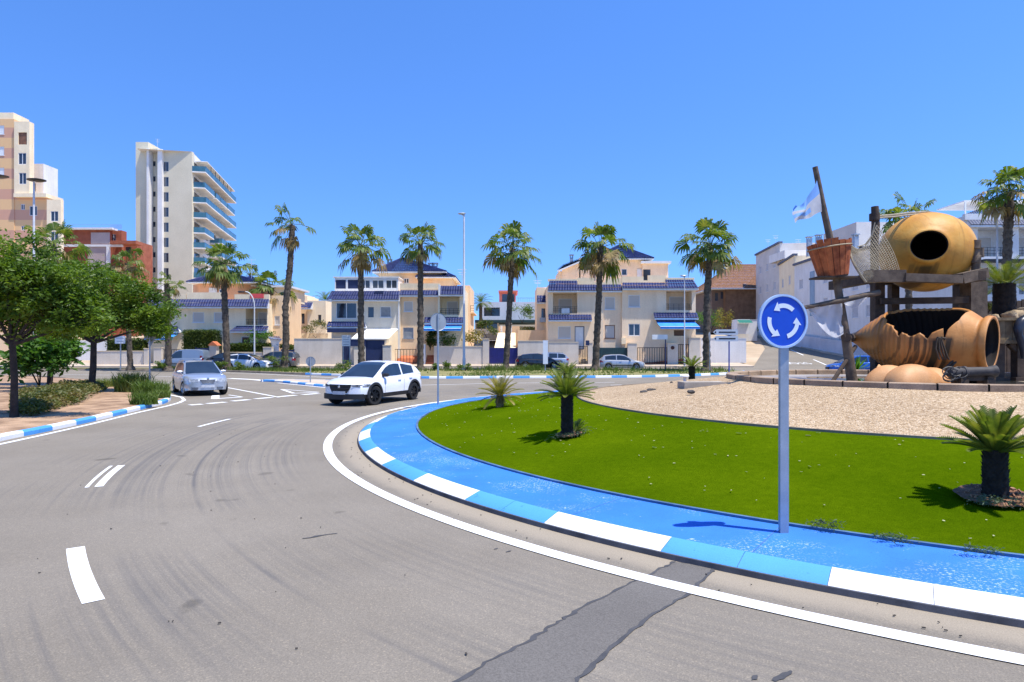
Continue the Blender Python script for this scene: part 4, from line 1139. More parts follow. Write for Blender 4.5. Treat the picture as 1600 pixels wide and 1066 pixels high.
mb = MB(); mb.prism([(fx(996, DW), DW), (fx(1042, DW), DW), (fx(1042, DW), D0 - .3), (fx(996, DW), D0 - .3)], zb_(DW) - .03, lambda x, y: zb_(DW) + .03 + (x - fx(996, DW)) * .12)
tag(mb.build('garage_ramp', M['terracotta']), 'terracotta ramp behind the wide black railing gate of the right villa', 'ramp')
r = wall_thing('gate_pillar', 'pale pillar with a round dark emblem beside the wide railing gate', 'pillar', 1043, 1059.5, 537, DW - .35, .6)
mb = MB(); mb.tube([P(1051, 543.5, DW - .36), P(1051, 543.5, DW - .40)], .19, 14); mb.build('emblem', pm('dark red emblem', (.09, .035, .03), None, 5), r)
steps('orange steps behind the small gate at the right end of the villa', 1060, 1076, 540, DW - .1, 7, M['terracotta'])
bar_gate('small black gate on orange steps right of the emblem pillar', 1060, 1076, 538, DW - .25, 6)
wall_thing('garden_wall', 'pale end wall of the right villa beside the last blue awning', 'wall', 1076.7, 1094, 528, DW - .3, .4)
wall_thing('garden_wall', 'sunlit white corner wall behind the direction signs', 'wall', 1094.5, 1166, 529, 66.5, 3, mat=M['whitewall'], cap=M['white'])
# terraces behind the blue gate
r = thing('terrace_stairs', 'cream ramp and terrace walls climbing behind the bright blue gate', 'stairs', P(787, 560, 68))
mb = MB(); mb.prism([(fx(767, 66), 65.5), (fx(806, 66), 65.5), (fx(806, 66), 73), (fx(776, 66), 73)], .4, lambda x, y: .6 + (y - 65.5) * .43); mb.build('ramp', M['cream'], r)
mb = MB(); mb.box((fx(809, 69), 69, .4), (fx(856, 69), 69.3, fz(516, 69))); mb.build('terrace_wall', M['peach'], r)
mb = MB(); mb.box((fx(779, 74), 74, .4), (fx(812, 74), 74.3, fz(510, 74))); mb.build('terrace_wall', M['peach'], r)
mb = MB(); mb.box((fx(782, 73), 73.2, fz(528, 73)), (fx(785, 73), 73.4, fz(509, 73))); mb.box((fx(797, 73), 73.2, fz(528, 73)), (fx(800, 73), 73.4, fz(505, 73))); mb.build('post', M['white'], r)
# side street walls
wall_thing('garden_wall', 'white wall running along the left of the climbing side street', 'wall', 1150, 1183, 500, 100, 2, mat=M['whitewall'], cap=M['white'])
r = thing('kiosk', 'small white kiosk with a green awning up the side street', 'kiosk', P(1160, 520, 98))
mb = MB(); mb.box((fx(1152, 98), 98, fz(522, 98)), (fx(1172, 98), 99.5, fz(499, 98))); mb.build('wall', M['white'], r)
mb = MB(); a, b = fx(1151, 98), fx(1172, 98); mb.add([(a, 97.9, fz(500, 98)), (b, 97.9, fz(500, 98)), (b, 96.8, fz(505, 98)), (a, 96.8, fz(505, 98))], [(0,1,2,3)]); mb.build('awning', pm('green cloth', (.01, .16, .12), None, 3), r)
mb = MB(); q_ = [(40.0, 70), (39.6, 80), (40.3, 92), (42.8, 103), (45, 116)]
for (xa, ya), (xb, yb2) in zip(q_, q_[1:]): mb.prism([(xa - .35, ya), (xa - .15, ya), (xb - .15, yb2), (xb - .35, yb2)], lambda x, y: tz(y) - .1, lambda x, y: tz(y) + 1.7)
tag(mb.build('garden_wall', pm('bluish white wall', srgb(214, 214, 218), None, .5, .9)), 'long bluish white wall along the right side of the climbing street', 'wall')

# ------------------------------------------------------------------ street lamps
def lamp(label, x, yb, yt, d, kind='box', pole=.075, side=-1, arm=0.9, z0=None):
    X = fx(x, d); zb = tz(d) + .12 if z0 is None else z0; zt = fz(yt, d)
    r = thing('street_lamp', label, 'street lamp', (X, d, zb), group='street lamps')
    mb = MB()
    if kind == 'curve':
        pts = [(X, d, zb), (X, d, zb + (zt - zb) * .8)]
        for i in range(1, 9):
            a = R(90) * i / 8
            pts.append((X + side * arm * (1 - math.cos(a)), d, zb + (zt - zb) * (.8 + .2 * math.sin(a))))
        mb.tube(pts, [pole * 1.2] + [pole * .8] * (len(pts) - 1), 8)
        hx = X + side * arm; e = Vector((hx + side * .4, d, zt - .02))
    else:
        mb.tube([(X, d, zb), (X, d, zb + 1.0), (X, d, zb + 1.05), (X, d, zt)], [pole * 1.5, pole * 1.45, pole * 1.1, pole * .75], 10)
        mb.tube([(X, d, zt - .12), (X + side * arm, d, zt + .02)], pole * .6, 6)
        e = Vector((X + side * arm * .75, d, zt + .05))
    mb.build('pole', M['lampgrey'], r, smooth=40)
    h_ = MB()
    if kind == 'disc': h_.lathe([(.02, .10), (.35, .07), (.62, 0), (.62, -.05), (.45, -.12), (.02, -.14)], 20, Matrix.Translation(e) @ Matrix.Diagonal((1.25, 1, 1, 1)))
    else: h_.lathe([(.02, .09), (.16, .075), (.22, 0), (.16, -.06), (.02, -.07)], 12, Matrix.Translation(e) @ Matrix.Diagonal((1.7, 1, 1, 1)))
    h_.build('lamp_head', M['darkmetal'] if kind != 'box' else M['galv'], r, smooth=50)
    return r
lamp('tallest white lamp post, standing right of the middle villa', 725, 578, 335, 56.5, pole=.10, side=-1, arm=.25)
lamp('lamp post with a flat dark disc head beside the banded block', 53, 0, 282, 56, 'disc', pole=.10, side=1, arm=.3)
lamp('lamp post with a disc head cut off by the left edge of the photo', -8, 0, 276, 56, 'disc', pole=.10, side=1, arm=.5)
lamp('white lamp post with a curved arm in front of the left villa', 397.5, 575, 456, 61, 'curve', pole=.075, side=-1, arm=.85)
lamp('short slim lamp post in front of the right villa awning', 1069.5, 575, 432, 61.5, pole=.06, side=-1, arm=.12)
lamp('slim lamp post half hidden by the palm at the right edge', 1558, 0, 287, 44, pole=.065, side=1, arm=.3)

# ------------------------------------------------------------------ traffic signs
def rect_post(r, X, d, z0, z1, w=.08, t=.04, mat=None):
    mb = MB(); mb.box((X - w/2, d, z0 - .05), (X + w/2, d + t, z1)); return mb.build('post', mat or M['galv'], r)
d = 6.43
b = G(1226, 834, .148); d = b.y
r = thing('roundabout_sign', 'large blue round sign with three white circling arrows on a grey steel post', 'road sign', b)
ztop = fz(460, d); rad = 41.5 * d / F; zc = ztop - rad - .005; Xc = fx(1222, d)
mb = MB(); mb.box((b.x - .042, d, b.z - .05), (b.x + .042, d + .05, zc + .25)); mb.build('post', M['galv'], r)
RX = Matrix.Translation((Xc, d - .035, zc)) @ Matrix.Rotation(R(11), 4, 'Z') @ Matrix.Rotation(R(90), 4, 'X')
mb = MB(); mb.lathe([(.001, -.006), (rad - .012, -.006), (rad - .004, .004), (rad, .004), (rad, -.030), (rad - .02, -.032), (.001, -.030)], 64, RX); mb.build('sign_plate', M['signblue'], r, smooth=40)
mb = MB(); mb.lathe([(rad - .020, -.004), (rad - .018, .008), (rad + .003, .008), (rad + .004, -.028), (rad - .002, -.036)], 64, RX); mb.build('rim', pm('pale blue rim', (.42, .55, .72), (.36, .48, .66), 3, .4), r, smooth=40)
def sign_pt(a, q): return RX @ Vector((q * math.cos(a), q * math.sin(a), -.0015))
for k_ in range(3):
    # each arrow: a ring sector ending in a triangular head, turning anticlockwise
    a0 = R(46 + 120 * k_); a1 = a0 + R(64); ri, ro = rad * .50, rad * .665; n_ = 14
    mb = MB()
    mb.grid([[sign_pt(a0 + (a1 - a0) * i / n_, q) for i in range(n_ + 1)] for q in (ri, ro)])
    mb.poly([sign_pt(a1 - R(1), rad * .40), sign_pt(a1 - R(1), rad * .765), sign_pt(a1 + R(25), rad * .56)])
    mb.build('arrow', M['signwhite'], r)
def back_sign(name, label, x, yb, yc, d, rad, z0, shape='disc', face=0.0, ph=None):
    X = fx(x, d); zc = fz(yc, d)
    r = thing(name, label, 'road sign', (X, d, z0))
    mb = MB(); mb.tube([(X, d, z0 - .05), (X, d, zc + rad * .85)], .032, 8); mb.build('post', M['galv'], r)
    Mx = Matrix.Translation((X, d + .05, zc)) @ Matrix.Rotation(face, 4, 'Z') @ Matrix.Rotation(R(90), 4, 'X')
    mb = MB()
    if shape == 'disc': mb.lathe([(.001, .01), (rad - .015, .01), (rad, .02), (rad, -.015), (.001, -.015)], 32, Mx)
    else:
        pts = [Vector((rad, rad * .5, 0)), Vector((-rad, rad * .5, 0)), Vector((0, -rad * 1.1, 0))]
        lo = [Mx @ (p + Vector((0, 0, -.012))) for p in pts]; hi = [Mx @ (p + Vector((0, 0, .012))) for p in pts]
        mb.add(lo + hi, [(0, 1, 2), (3, 5, 4), (0, 3, 4, 1), (1, 4, 5, 2), (2, 5, 3, 0)])
    mb.build('sign_plate', M['signback'], r)
    mb = MB(); mb.box((X - .06, d + .033, zc - .12), (X + .06, d + .04, zc - .08)); mb.box((X - .06, d + .033, zc + .08), (X + .06, d + .04, zc + .12)); mb.build('bracket', M['galv'], r)
b = G(685, 632, .15)
back_sign('round_sign', 'grey back of a round sign on the blue island rim behind the white car', 684.5, 632, 503, b.y, .30, .14, face=R(35))
b = G(485, 598, .12)
back_sign('round_sign', 'small low round sign seen from behind on the dividing island', 485, 598, 565, b.y, .27, .12)
b = G(234, 612, .12)
back_sign('yield_sign', 'inverted triangular sign seen from behind among grass at the left island', 234, 612, 524, b.y, .45, .12, 'tri')
back_sign('square_sign', 'grey sign back on a thin pole beside the right palm of the row', 1109, 580, 526, 52, .36, .14, face=R(62))
def board(name, label, cat, x0, x1, y0, y1, yb, d, posts, mat, pmat, z0, lines=0, thick=.05):
    r = thing(name, label, cat, (fx((x0 + x1) / 2, d), d, z0))
    for px in posts: rect_post(r, fx(px, d), d + .01, z0, fz(y1, d) + .0 if True else 0, .08, .08, pmat)
    mb = MB(); mb.box((fx(x0, d), d - thick, fz(y1, d)), (fx(x1, d), d + .005, fz(y0, d))); mb.build('sign_board', mat, r)
    if lines:
        mb = MB()
        for i in range(lines):
            y = y0 + (y1 - y0) * (i + .7) / (lines + .4); w = (x1 - x0) * (.32 if i % 2 else .38); c = (x0 + x1) / 2
            mb.box((fx(c - w, d), d - thick - .008, fz(y, d) - .03), (fx(c + w, d), d - thick - .002, fz(y, d) + .03))
        mb.build('printed_lines', M['signback'], r)
    return r
board('notice_board', 'white notice board with rows of small grey print above the narrow navy gate', 'sign', 534.5, 547.5, 524, 541, 570, 59, (536, 546.5), M['white'], M['galv'], .2, 4)
board('notice_sign', 'white square sign on a thin pole beneath the left trees', 'sign', 180, 196, 525, 537, 573, 57, (188,), M['white'], M['galv'], .2, 2)
board('totem_sign', 'slim white totem sign in front of the black parked car', 'sign', 848.5, 856, 532, 569, 572, 50, (852,), M['signwhite'], M['galv'], .14)
board('street_name_sign', 'blank white fingerboard on a navy post before the wide railing gate', 'sign', 1019, 1043, 523, 530.5, 578, 54, (1040,), M['white'], pm('navy post', (.03, .045, .14), None, 3, .5), .14)
r = thing('direction_sign', 'two stacked grey arrow boards pointing left on a blue post', 'road sign', (fx(1139.5, 50), 50, .14))
rect_post(r, fx(1139.5, 50), 50.02, .14, fz(515, 50), .09, .06, pm('blue sign post', (.01, .05, .32), None, 3, .4))
for y0, y1 in ((515, 523.5), (525, 533.5)):
    ym = (y0 + y1) / 2; dd = 50
    mb = MB(); o_ = [P(1114, ym, dd), P(1119, y1, dd), P(1153, y1, dd), P(1153, y0, dd), P(1119, y0, dd)]
    mb.add([p + NY * -.03 for p in o_] + o_, [(0,1,2,3,4),(9,8,7,6,5)] + [(i, (i+1)%5 + 0, (i+1)%5 + 5, i + 5) for i in range(5)])
    a_ = mb.build('arrow_board', pm('pale sign grey', (.52, .56, .60), (.46, .50, .54), 4, .4), r)
    mb = MB(); mb.box((fx(1123, dd), dd - .04, fz(ym + 1, dd)), (fx(1149, dd), dd - .032, fz(ym - 1, dd))); mb.add([P(1116, ym, dd - .035), P(1119, ym + 2, dd - .035), P(1119, ym - 2, dd - .035)], [(0,1,2)])
    _sub(mb, 'printed_mark', M['darkmetal'], a_, r)

# ------------------------------------------------------------------ fountain with jars, mast and cannon
ZF = 1.14
root = thing('fountain_basin', 'low round stone fountain basin with wet floor on the gravel mound', 'fountain', (CX, CY, ZF))
mb = MB(); nb = 34
for b_ in range(nb):
    a0 = 2 * PI * b_ / nb + .004; a1 = 2 * PI * (b_ + 1) / nb - .004
    mb.grid([[polar(r_, a0 + (a1 - a0) * q / 4, z_) for r_, z_ in ((4.72, ZF - .12), (4.72, ZF + .135), (4.70, ZF + .15), (4.44, ZF + .15), (4.42, ZF + .13), (4.42, ZF - .1))] for q in range(5)])
mb.build('rim_stones', pm('basin stone', srgb(176, 152, 126), srgb(142, 120, 98), 1.6, .9, .3, 30, fine=.25), root)
mb = MB(); mb.lathe([(.01, ZF), (4.43, ZF)], 64, Matrix.Translation((CX, CY, 0))); mb.build('floor', pm('wet basin floor', srgb(188, 176, 158), srgb(120, 108, 92), .7, .35, fine=.2), root)
mb = MB()
for b_ in range(nb * 3):
    a0 = 2 * PI * b_ / nb / 3; a1 = 2 * PI * (b_ + 1) / nb / 3
    mb.poly([polar(2.6 + .5 * mnoise.noise((math.cos(a0) * 2, math.sin(a0) * 2, 1)), a0, ZF + .008), polar(2.6 + .5 * mnoise.noise((math.cos(a1) * 2, math.sin(a1) * 2, 1)), a1, ZF + .008), (CX, CY, ZF + .008)])
mb.build('water', pm('shallow water', (.05, .05, .045), (.08, .075, .06), .8, .03, fine=0, spec=.7), root)

def jar_mat(name, c1, c2, c3, stains):
    k = NT(name)
    col = k.ramp(k.noise(1.6, 6, .6), [(.25, c3), (.5, c2), (.75, c1)])
    sx = k.n("SeparateXYZ"); k.l(k.tc, sx.inputs[0])
    cv = k.n("CombineXYZ"); k.l(k.math('MULTIPLY', sx.outputs["X"], 4.5), cv.inputs[0]); k.l(k.math('MULTIPLY', sx.outputs["Z"], .35), cv.inputs[2])
    dr = k.n("TexNoise", i_Scale=1.4, i_Detail=5, i_Roughness=.65); k.l(cv.outputs[0], dr.inputs["Vector"])
    col = k.mix(k.math('MULTIPLY', k.ramp(dr.outputs["Fac"], [(.54, (0,)*3), (.70, (1,)*3)]), .45), col, tuple(q * .30 for q in c2))
    for x0, w, z0, z1, amt in stains:
        m_ = k.math('SUBTRACT', 1.0, k.math('DIVIDE', k.math('ABSOLUTE', k.math('SUBTRACT', k.math('ADD', sx.outputs["X"], k.math('MULTIPLY', k.math('SUBTRACT', dr.outputs["Fac"], .5), .3)), x0)), w), clamp=True)
        mr = k.n("MapRange"); k.l(sx.outputs["Z"], mr.inputs[0])
        for i, q in enumerate((z0, z0 + (z1 - z0) * .3)): mr.inputs[i + 1].default_value = q
        mr2 = k.n("MapRange"); k.l(sx.outputs["Z"], mr2.inputs[0]); mr2.inputs[1].default_value = z1; mr2.inputs[2].default_value = z1 - .08
        f = k.math('MULTIPLY', k.math('MULTIPLY', k.math('MULTIPLY', m_, 1.8, clamp=True), mr.outputs[0]), k.math('MULTIPLY', mr2.outputs[0], amt))
        col = k.mix(f, col, (.022, .02, .008))
    k.color(col); k.set(Roughness=.55, Specular_IOR_Level=.4); k.bump(k.noise(14, 5), .25, .02)
    return k.mat
DARK = pm('dark inside', (.012, .009, .007), (.02, .014, .01), 2, .95)  # near-black colour for the inner faces of both jars
# upper jar, mouth towards the road
c = P(1447, 395, 17.2)
r = thing('upper_jar', 'big ochre clay jar on a timber frame, its dark mouth facing the road', 'jar', c)
ax = (Vector((0, 0, EYE)) - c).normalized() + Vector((.10, 0, .15)); ax.normalize()
q_ = ax.to_track_quat('Z', 'Y').to_matrix().to_4x4()
mx = Matrix.Translation(c) @ Matrix.Diagonal((1.09, 1, .985, 1)) @ q_
pr = [(.03, -1.45), (.45, -1.30), (.78, -.98), (.98, -.55), (1.06, -.1), (1.06, .2), (1.0, .48), (.88, .72), (.72, .90), (.56, 1.00), (.455, 1.06), (.435, 1.09), (.45, 1.13), (.43, 1.16), (.385, 1.17)]
mb = MB(); mb.lathe(pr, 56, mx); mb.build('jar_body', jar_mat('ochre clay', (.66, .37, .085), (.56, .265, .035), (.42, .17, .018), [(-.58, .24, -1.15, -.42, .8), (-.36, .08, -.85, -.36, .5), (-.84, .08, -.85, -.36, .5)]), r, smooth=50)
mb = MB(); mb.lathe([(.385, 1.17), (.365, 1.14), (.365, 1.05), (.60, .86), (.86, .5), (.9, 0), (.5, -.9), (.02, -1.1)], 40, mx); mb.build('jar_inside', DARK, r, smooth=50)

# lower jar, broken open
A = P(1329, 528, 17.4); B = P(1551, 537, 15.0)
axis = (B - A); LJ = axis.length; axis.normalize()
up = (UZ - axis * axis.dot(UZ)).normalized(); fw = axis.cross(up)      # fw points to the back or front
if fw.y > 0: fw = -fw
r = thing('lower_jar', 'huge ribbed terracotta jar lying broken open on its side with an open neck at right', 'jar', (A + B) / 2)
keys = [(0, .05), (.03, .13), (.07, .22), (.13, .37), (.2, .53), (.28, .70), (.37, .86), (.47, .98), (.56, 1.03), (.65, 1.02), (.73, .96), (.80, .86), (.86, .75), (.905, .65), (.93, .595), (.945, .60), (.955, .64), (.975, .655), (1.0, .645)]
def jr(t):
    for (t0, r0), (t1, r1) in zip(keys, keys[1:]):
        if t <= t1:
            s_ = (t - t0) / (t1 - t0); break
    i = keys.index((t0, r0)); rm = keys[max(i-1, 0)]; rp = keys[min(i+2, len(keys)-1)]
    m0 = (r1 - rm[1]) / max(t1 - rm[0], 1e-6) * (t1 - t0); m1 = (rp[1] - r0) / max(rp[0] - t0, 1e-6) * (t1 - t0)
    q = (2*s_**3-3*s_**2+1)*r0 + (s_**3-2*s_**2+s_)*m0 + (-2*s_**3+3*s_**2)*r1 + (s_**3-s_**2)*m1
    return q
NR, NK = 110, 96
HF = [(.29, 0), (.305, 40), (.35, 60), (.40, 66), (.47, 85), (.495, 79), (.56, 85), (.62, 79), (.67, 87), (.695, 78), (.755, 70), (.77, 90), (.785, 70), (.83, 50), (.86, 0)]
def hole_front(t):
    for (t0, a0), (t1, a1) in zip(HF, HF[1:]):
        if t0 <= t <= t1: return a0 + (a1 - a0) * (t - t0) / (t1 - t0)
    return 0
def hole_back(t): return -36 * max(0, math.sin(PI * min(max((t - .29) / .57, 0), 1))) ** .6
vs = []; fs = []
ts = sorted({i / NR for i in range(NR + 1)} | {q[0] for q in HF})
for t in ts:
    q = jr(t)
    if .1 < t < .72: q *= 1 + .014 * math.sin(2 * PI * t * 25) * min(1, (.72 - t) * 8)
    a0, a1 = hole_front(t), 360 + hole_back(t)
    for k_ in range(NK + 1):
        a = R(a0 + (a1 - a0) * k_ / NK)            # 0 = up, positive towards the viewer
        vs.append(A + axis * (t * LJ) + up * (q * math.cos(a)) + fw * (q * math.sin(a)))
for i in range(len(ts) - 1):
    for k_ in range(NK): fs.append((i*(NK+1)+k_, i*(NK+1)+k_+1, (i+1)*(NK+1)+k_+1, (i+1)*(NK+1)+k_))
mb = MB(); mb.add(vs, fs)
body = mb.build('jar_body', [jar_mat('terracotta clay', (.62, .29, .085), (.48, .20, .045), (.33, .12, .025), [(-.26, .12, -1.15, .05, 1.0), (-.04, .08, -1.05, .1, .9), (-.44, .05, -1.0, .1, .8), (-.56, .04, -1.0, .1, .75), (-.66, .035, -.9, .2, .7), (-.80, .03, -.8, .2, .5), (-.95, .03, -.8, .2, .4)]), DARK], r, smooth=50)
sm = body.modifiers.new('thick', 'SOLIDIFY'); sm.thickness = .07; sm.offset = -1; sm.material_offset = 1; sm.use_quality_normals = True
# make sure thickness goes inwards
nn = body.data.polygons[0].normal
mb = MB(); cpt = A + axis * (LJ * .6) - fw * .2
for off in (.0, .06): 
    pts = []
    for i in range(14):
        t = i / 13; pts.append(P(1465 + off * 100 + 34 * math.sin(t * 2.9), 528 + 52 * t - 12 * math.sin(t * 3.1), 14.95 + .1 * math.sin(t * 3)))
    mb.tube(pts, .028, 6)
for i in range(4): mb.tube([P(1464 + 2*i, 528, 14.93), P(1462 + 6*i, 545 + 4*i, 14.92), P(1468 + 5*i, 562, 14.94)], .02, 5)
tag(mb.build('frayed_rope', pm('dark old rope', (.07, .052, .035), (.04, .03, .02), 8, .9)), 'dark frayed rope looped over the broken side of the lower jar', 'rope')
# cradle under the lower jar
r = thing('jar_cradle', 'low dark timber cradle under the lower jar', 'cradle', (P(1440, 590, 16).x, 16.2, ZF))
mb = MB()
for x in (1400, 1460, 1510):
    mb.box((fx(x, 16) - .1, 15.5, ZF - .02), (fx(x, 16) + .1, 17.0, ZF + .33))
mb.build('cross_beam', M['wood'], r)
mb = MB(); mb.beam(P(1365, 588, 15.9), P(1525, 590, 15.4), .14, .14); mb.build('rail', M['wood'], r)
# fallen shards
rnd = random.Random(11)
tm = pm('shard clay', (.62, .32, .13), (.50, .23, .08), 2.0, .6, .15, 20)
for (x, yb, w, hh, d, lab, tilt) in ((1386, 602, 64, 28, 15.0, 'left of the three curved clay shards below the lower jar', .1), (1424, 603, 74, 31, 14.6, 'middle and largest of the three curved clay shards below the lower jar', 0), (1463, 603, 66, 24, 14.9, 'right pointed clay shard below the lower jar beside the cannon', -.35)):
    rx = w * d / F / 2; rz = hh * d / F
    mb = MB(); rows = []
    for i in range(9):
        th = i / 8; row = []
        for j in range(25):
            a = 2 * PI * j / 24; e = 1 + (.42 * mnoise.noise((math.cos(a) * 1.7 + x, math.sin(a) * 1.7, 0)) + .10 * abs(math.sin(a * 2.5 + x))) * th
            row.append((fx(x, d) + rx * math.sin(th * PI / 2) * math.cos(a) * e + tilt * rx * math.sin(th * 1.5) , d + rx * .75 * math.sin(th * PI / 2) * math.sin(a) * e, ZF + .02 + rz * math.cos(th * PI / 2) * (1 + (tilt * math.cos(a) * th))))
        rows.append(row)
    mb.grid(rows)
    o_ = mb.build('clay_shard', tm, smooth=60); s_ = o_.modifiers.new('thick', 'SOLIDIFY'); s_.thickness = .04
    tag(o_, lab, 'shard', 'clay shards')
mb = MB(); rows = [[P(1356 + i * 1.4, 605 - 0 * i, 15.3), P(1362 + i * 3.2, 588 - i * 1.5, 15.4), P(1372 + i * 2.0, 570 + i * 1.5, 15.5)] for i in range(5)]
mb.grid(rows); o_ = mb.build('clay_shard', tm, smooth=60); o_.modifiers.new('thick', 'SOLIDIFY').thickness = .04
tag(o_, 'narrow clay shard leaning upright left of the fallen pieces', 'shard', 'clay shards')

# timber frame carrying the upper jar
r = thing('timber_frame', 'dark timber scaffold carrying the ochre jar above the broken one', 'scaffold', (c.x, 17.2, ZF))
def post(x, y0, y1, d, w, mat='wood', z0=None):
    mb = MB(); X = fx(x, d); zz0 = ZF - .02 if y1 is None else fz(y1, d)
    mb.box((X - w/2, d - w/2, zz0), (X + w/2, d + w/2, fz(y0, d))); return mb.build('post', M[mat], r)
post(1371, 440, None, 17.95, .27); post(1396, 442, None, 18.3, .22); post(1500, 443, None, 18.3, .26); post(1521, 441, None, 17.3, .44, 'woodgrey')
mb = MB(); mb.beam(P(1353, 432, 16.12), P(1412, 432, 16.05), .26, .30); mb.beam(P(1411, 434, 16.0), P(1500, 437, 16.0), .24, .20); mb.beam(P(1498, 436, 16.08), P(1537, 427, 16.2), .3, .26); mb.build('front_beam', M['woodgrey'], r)
mb = MB(); mb.beam(P(1362, 438, 18.2), P(1530, 438, 18.2), .26, .26); mb.build('back_beam', M['wood'], r)
mb = MB(); mb.beam(P(1376, 471, 17.7), P(1516, 469, 17.2), .17, .17); mb.build('tie_beam', M['wood'], r)
for x in (1371, 1521):
    mb = MB(); mb.beam(Vector((fx(x, 16.3), 16.0, fz(433, 16.3))), Vector((fx(x, 16.3), 18.6, fz(433, 16.3))), .22, .24); mb.build('side_beam', M['wood'], r)
mb = MB(); X = fx(1367, 16.4); pts = [(X, 16.4, fz(430, 16.4)), (X - .02, 16.4, fz(390, 16.4)), (X + .02, 16.4, fz(352, 16.4)), (X, 16.4, fz(323, 16.4))]; mb.tube(pts, [.10, .095, .10, .09], 10); mb.tube([(X - .01, 16.4, fz(345, 16.4)), (X - .01, 16.4, fz(334, 16.4))], .125, 10); mb.build('tall_post', M['wood'], r, smooth=40)
mb = MB(); X = fx(1524, 16.3); zz = [fz(q, 16.3) for q in (428, 412, 411, 400, 399, 390, 389, 376)]; mb.tube([(X + .02 * (i % 2), 16.3, z_) for i, z_ in enumerate(zz)], [.10, .10, .12, .12, .10, .10, .13, .11], 10); mb.tube([(X + .13, 16.3, fz(402, 16.3)), (X + .13, 16.3, fz(388, 16.3))], .08, 8); mb.build('bamboo_post', M['woodgrey'], r, smooth=40)
# rope over the jar
mb = MB(); pts = [P(1526, 384, 16.5), P(1520, 371, 16.75), P(1505, 354, 17.0), P(1490, 342.5, 17.15), P(1470, 334, 17.2), P(1448, 331, 17.2), P(1420, 333, 17.0), P(1395, 336, 16.7), P(1368, 338, 16.35)]
mb.tube(pts, .028, 6); mb.tube([p + Vector((0, -.05, -.06)) for p in pts[5:]], .025, 6)
tag(mb.build('rope', M['rope'], smooth=50), 'pale rope stretched from the tall post over the ochre jar', 'rope')

# mast, crow's nest, yard, sail, flag, net
mp = [P(1273.5, 261, 16.2), P(1285, 318, 16.2), P(1297.5, 376, 16.2), P(1305, 425, 16.2), P(1314, 480, 16.2), P(1322, 530, 16.2), P(1332, 590, 16.2)]
mp[-1].z = ZF - .02
r = thing('mast', 'leaning weathered wooden ship mast beside the jars', 'mast', (mp[-1].x, 16.2, ZF))
mb = MB(); mb.tube(mp, [.065, .075, .085, .09, .10, .11, .13], 12); mb.build('pole', M['woodgrey'], r, smooth=40)
mb = MB(); mb.tube([P(1337, 541, 16.3), Vector((fx(1296, 16.0), 15.9, ZF))], .05, 8); mb.build('brace', M['wood'], r)
mb = MB(); mb.tube([P(1322, 528, 16.1), P(1331, 528, 17.45)], .12, 10); mb.build('pivot', M['wood'], r)
mt = (mp[2] - mp[3]).normalized()
ct = P(1295, 379, 16.2); cb = P(1302, 432, 16.2)
axn = (ct - cb); LN = axn.length; qn = axn.normalized().to_track_quat('Z', 'Y').to_matrix().to_4x4(); mn = Matrix.Translation(cb) @ qn
r = thing('crow_nest', 'reddish brown wooden bucket shaped crow nest around the leaning mast', 'crow nest', cb)
om = pm('red brown staves', srgb(186, 104, 58), srgb(134, 66, 34), 5, .8, .4, 25, fine=.35)
mb = MB(); ns = 18; rnd = random.Random(4)
for i in range(ns):
    a0 = 2 * PI * i / ns + .02; a1 = 2 * PI * (i + 1) / ns - .02; top = LN + rnd.uniform(-.04, .07)
    vv = []
    for h_, rr_ in ((0, .35), (top, .52)):
        for a in (a0, a1):
            for q in (rr_, rr_ - .04): vv.append(mn @ Vector((q * math.cos(a), q * math.sin(a), h_)))
    mb.add(vv, [(0, 2, 6, 4), (1, 5, 7, 3), (0, 4, 5, 1), (2, 3, 7, 6), (4, 6, 7, 5), (0, 1, 3, 2)])
mb.build('staves', om, r)
mb = MB(); mb.lathe([(.01, .01), (.34, .01), (.34, -.03), (.01, -.03)], 20, mn); mb.box(tuple(cb + Vector((-.48, -.3, -.06))), tuple(cb + Vector((.46, .3, -.02)))); mb.build('floor_board', M['wood'], r)
mb = MB(); mb.lathe([(.515, LN * .82), (.535, LN * .84), (.515, LN * .86)], 24, mn); mb.build('rope_band', M['rope'], r)
mb = MB(); mb.tube([P(1256, 481, 16.0), P(1312, 470, 16.05), P(1374, 457, 16.1)], [.05, .07, .075], 10); y_ = mb.build('yard', M['woodgrey'], smooth=40); tag(y_, 'slanting wooden yard pole crossing the leaning mast', 'pole')
k = NT('grey white canvas'); k.color(k.ramp(k.noise(2, 5), [(.3, (.42, .42, .43)), (.7, (.70, .70, .72))])); k.set(Roughness=.8)
tr = k.n("BsdfTranslucent"); tr.inputs[0].default_value = (.6, .6, .64, 1); ms = k.n("MixShader", i_0=.4); k.l(k.b.outputs[0], ms.inputs[1]); k.l(tr.outputs[0], ms.inputs[2]); k.l(ms.outputs[0], k.t.nodes["Material Output"].inputs[0]); CAN = k.mat
mb = MB(); rows = []
for i in range(15):
    u_ = i / 14; row = []
    for j in range(13):
        v_ = j / 12
        xt, yt = 1262 + 54 * u_, 482 - 8 * u_
        xb = 1266 + 52 * u_; yb = 488 + 40 * math.sin(PI * min(u_ * .62, .5)) - 6 * max(0, u_ - .8) * 5
        row.append(P(xt + (xb - xt) * v_, yt + (yb - yt) * v_, 16.0 + .12 * math.sin(v_ * PI) + .05 * math.sin(u_ * 17 + v_ * 5) + .04 * mnoise.noise((u_ * 6, v_ * 6, 3))))
    rows.append(row)
mb.grid(rows); tag(mb.build('sail_cloth', CAN, smooth=60), 'torn greyish white sail cloth hanging under the slanting yard', 'cloth')
mb = MB(); rows = []
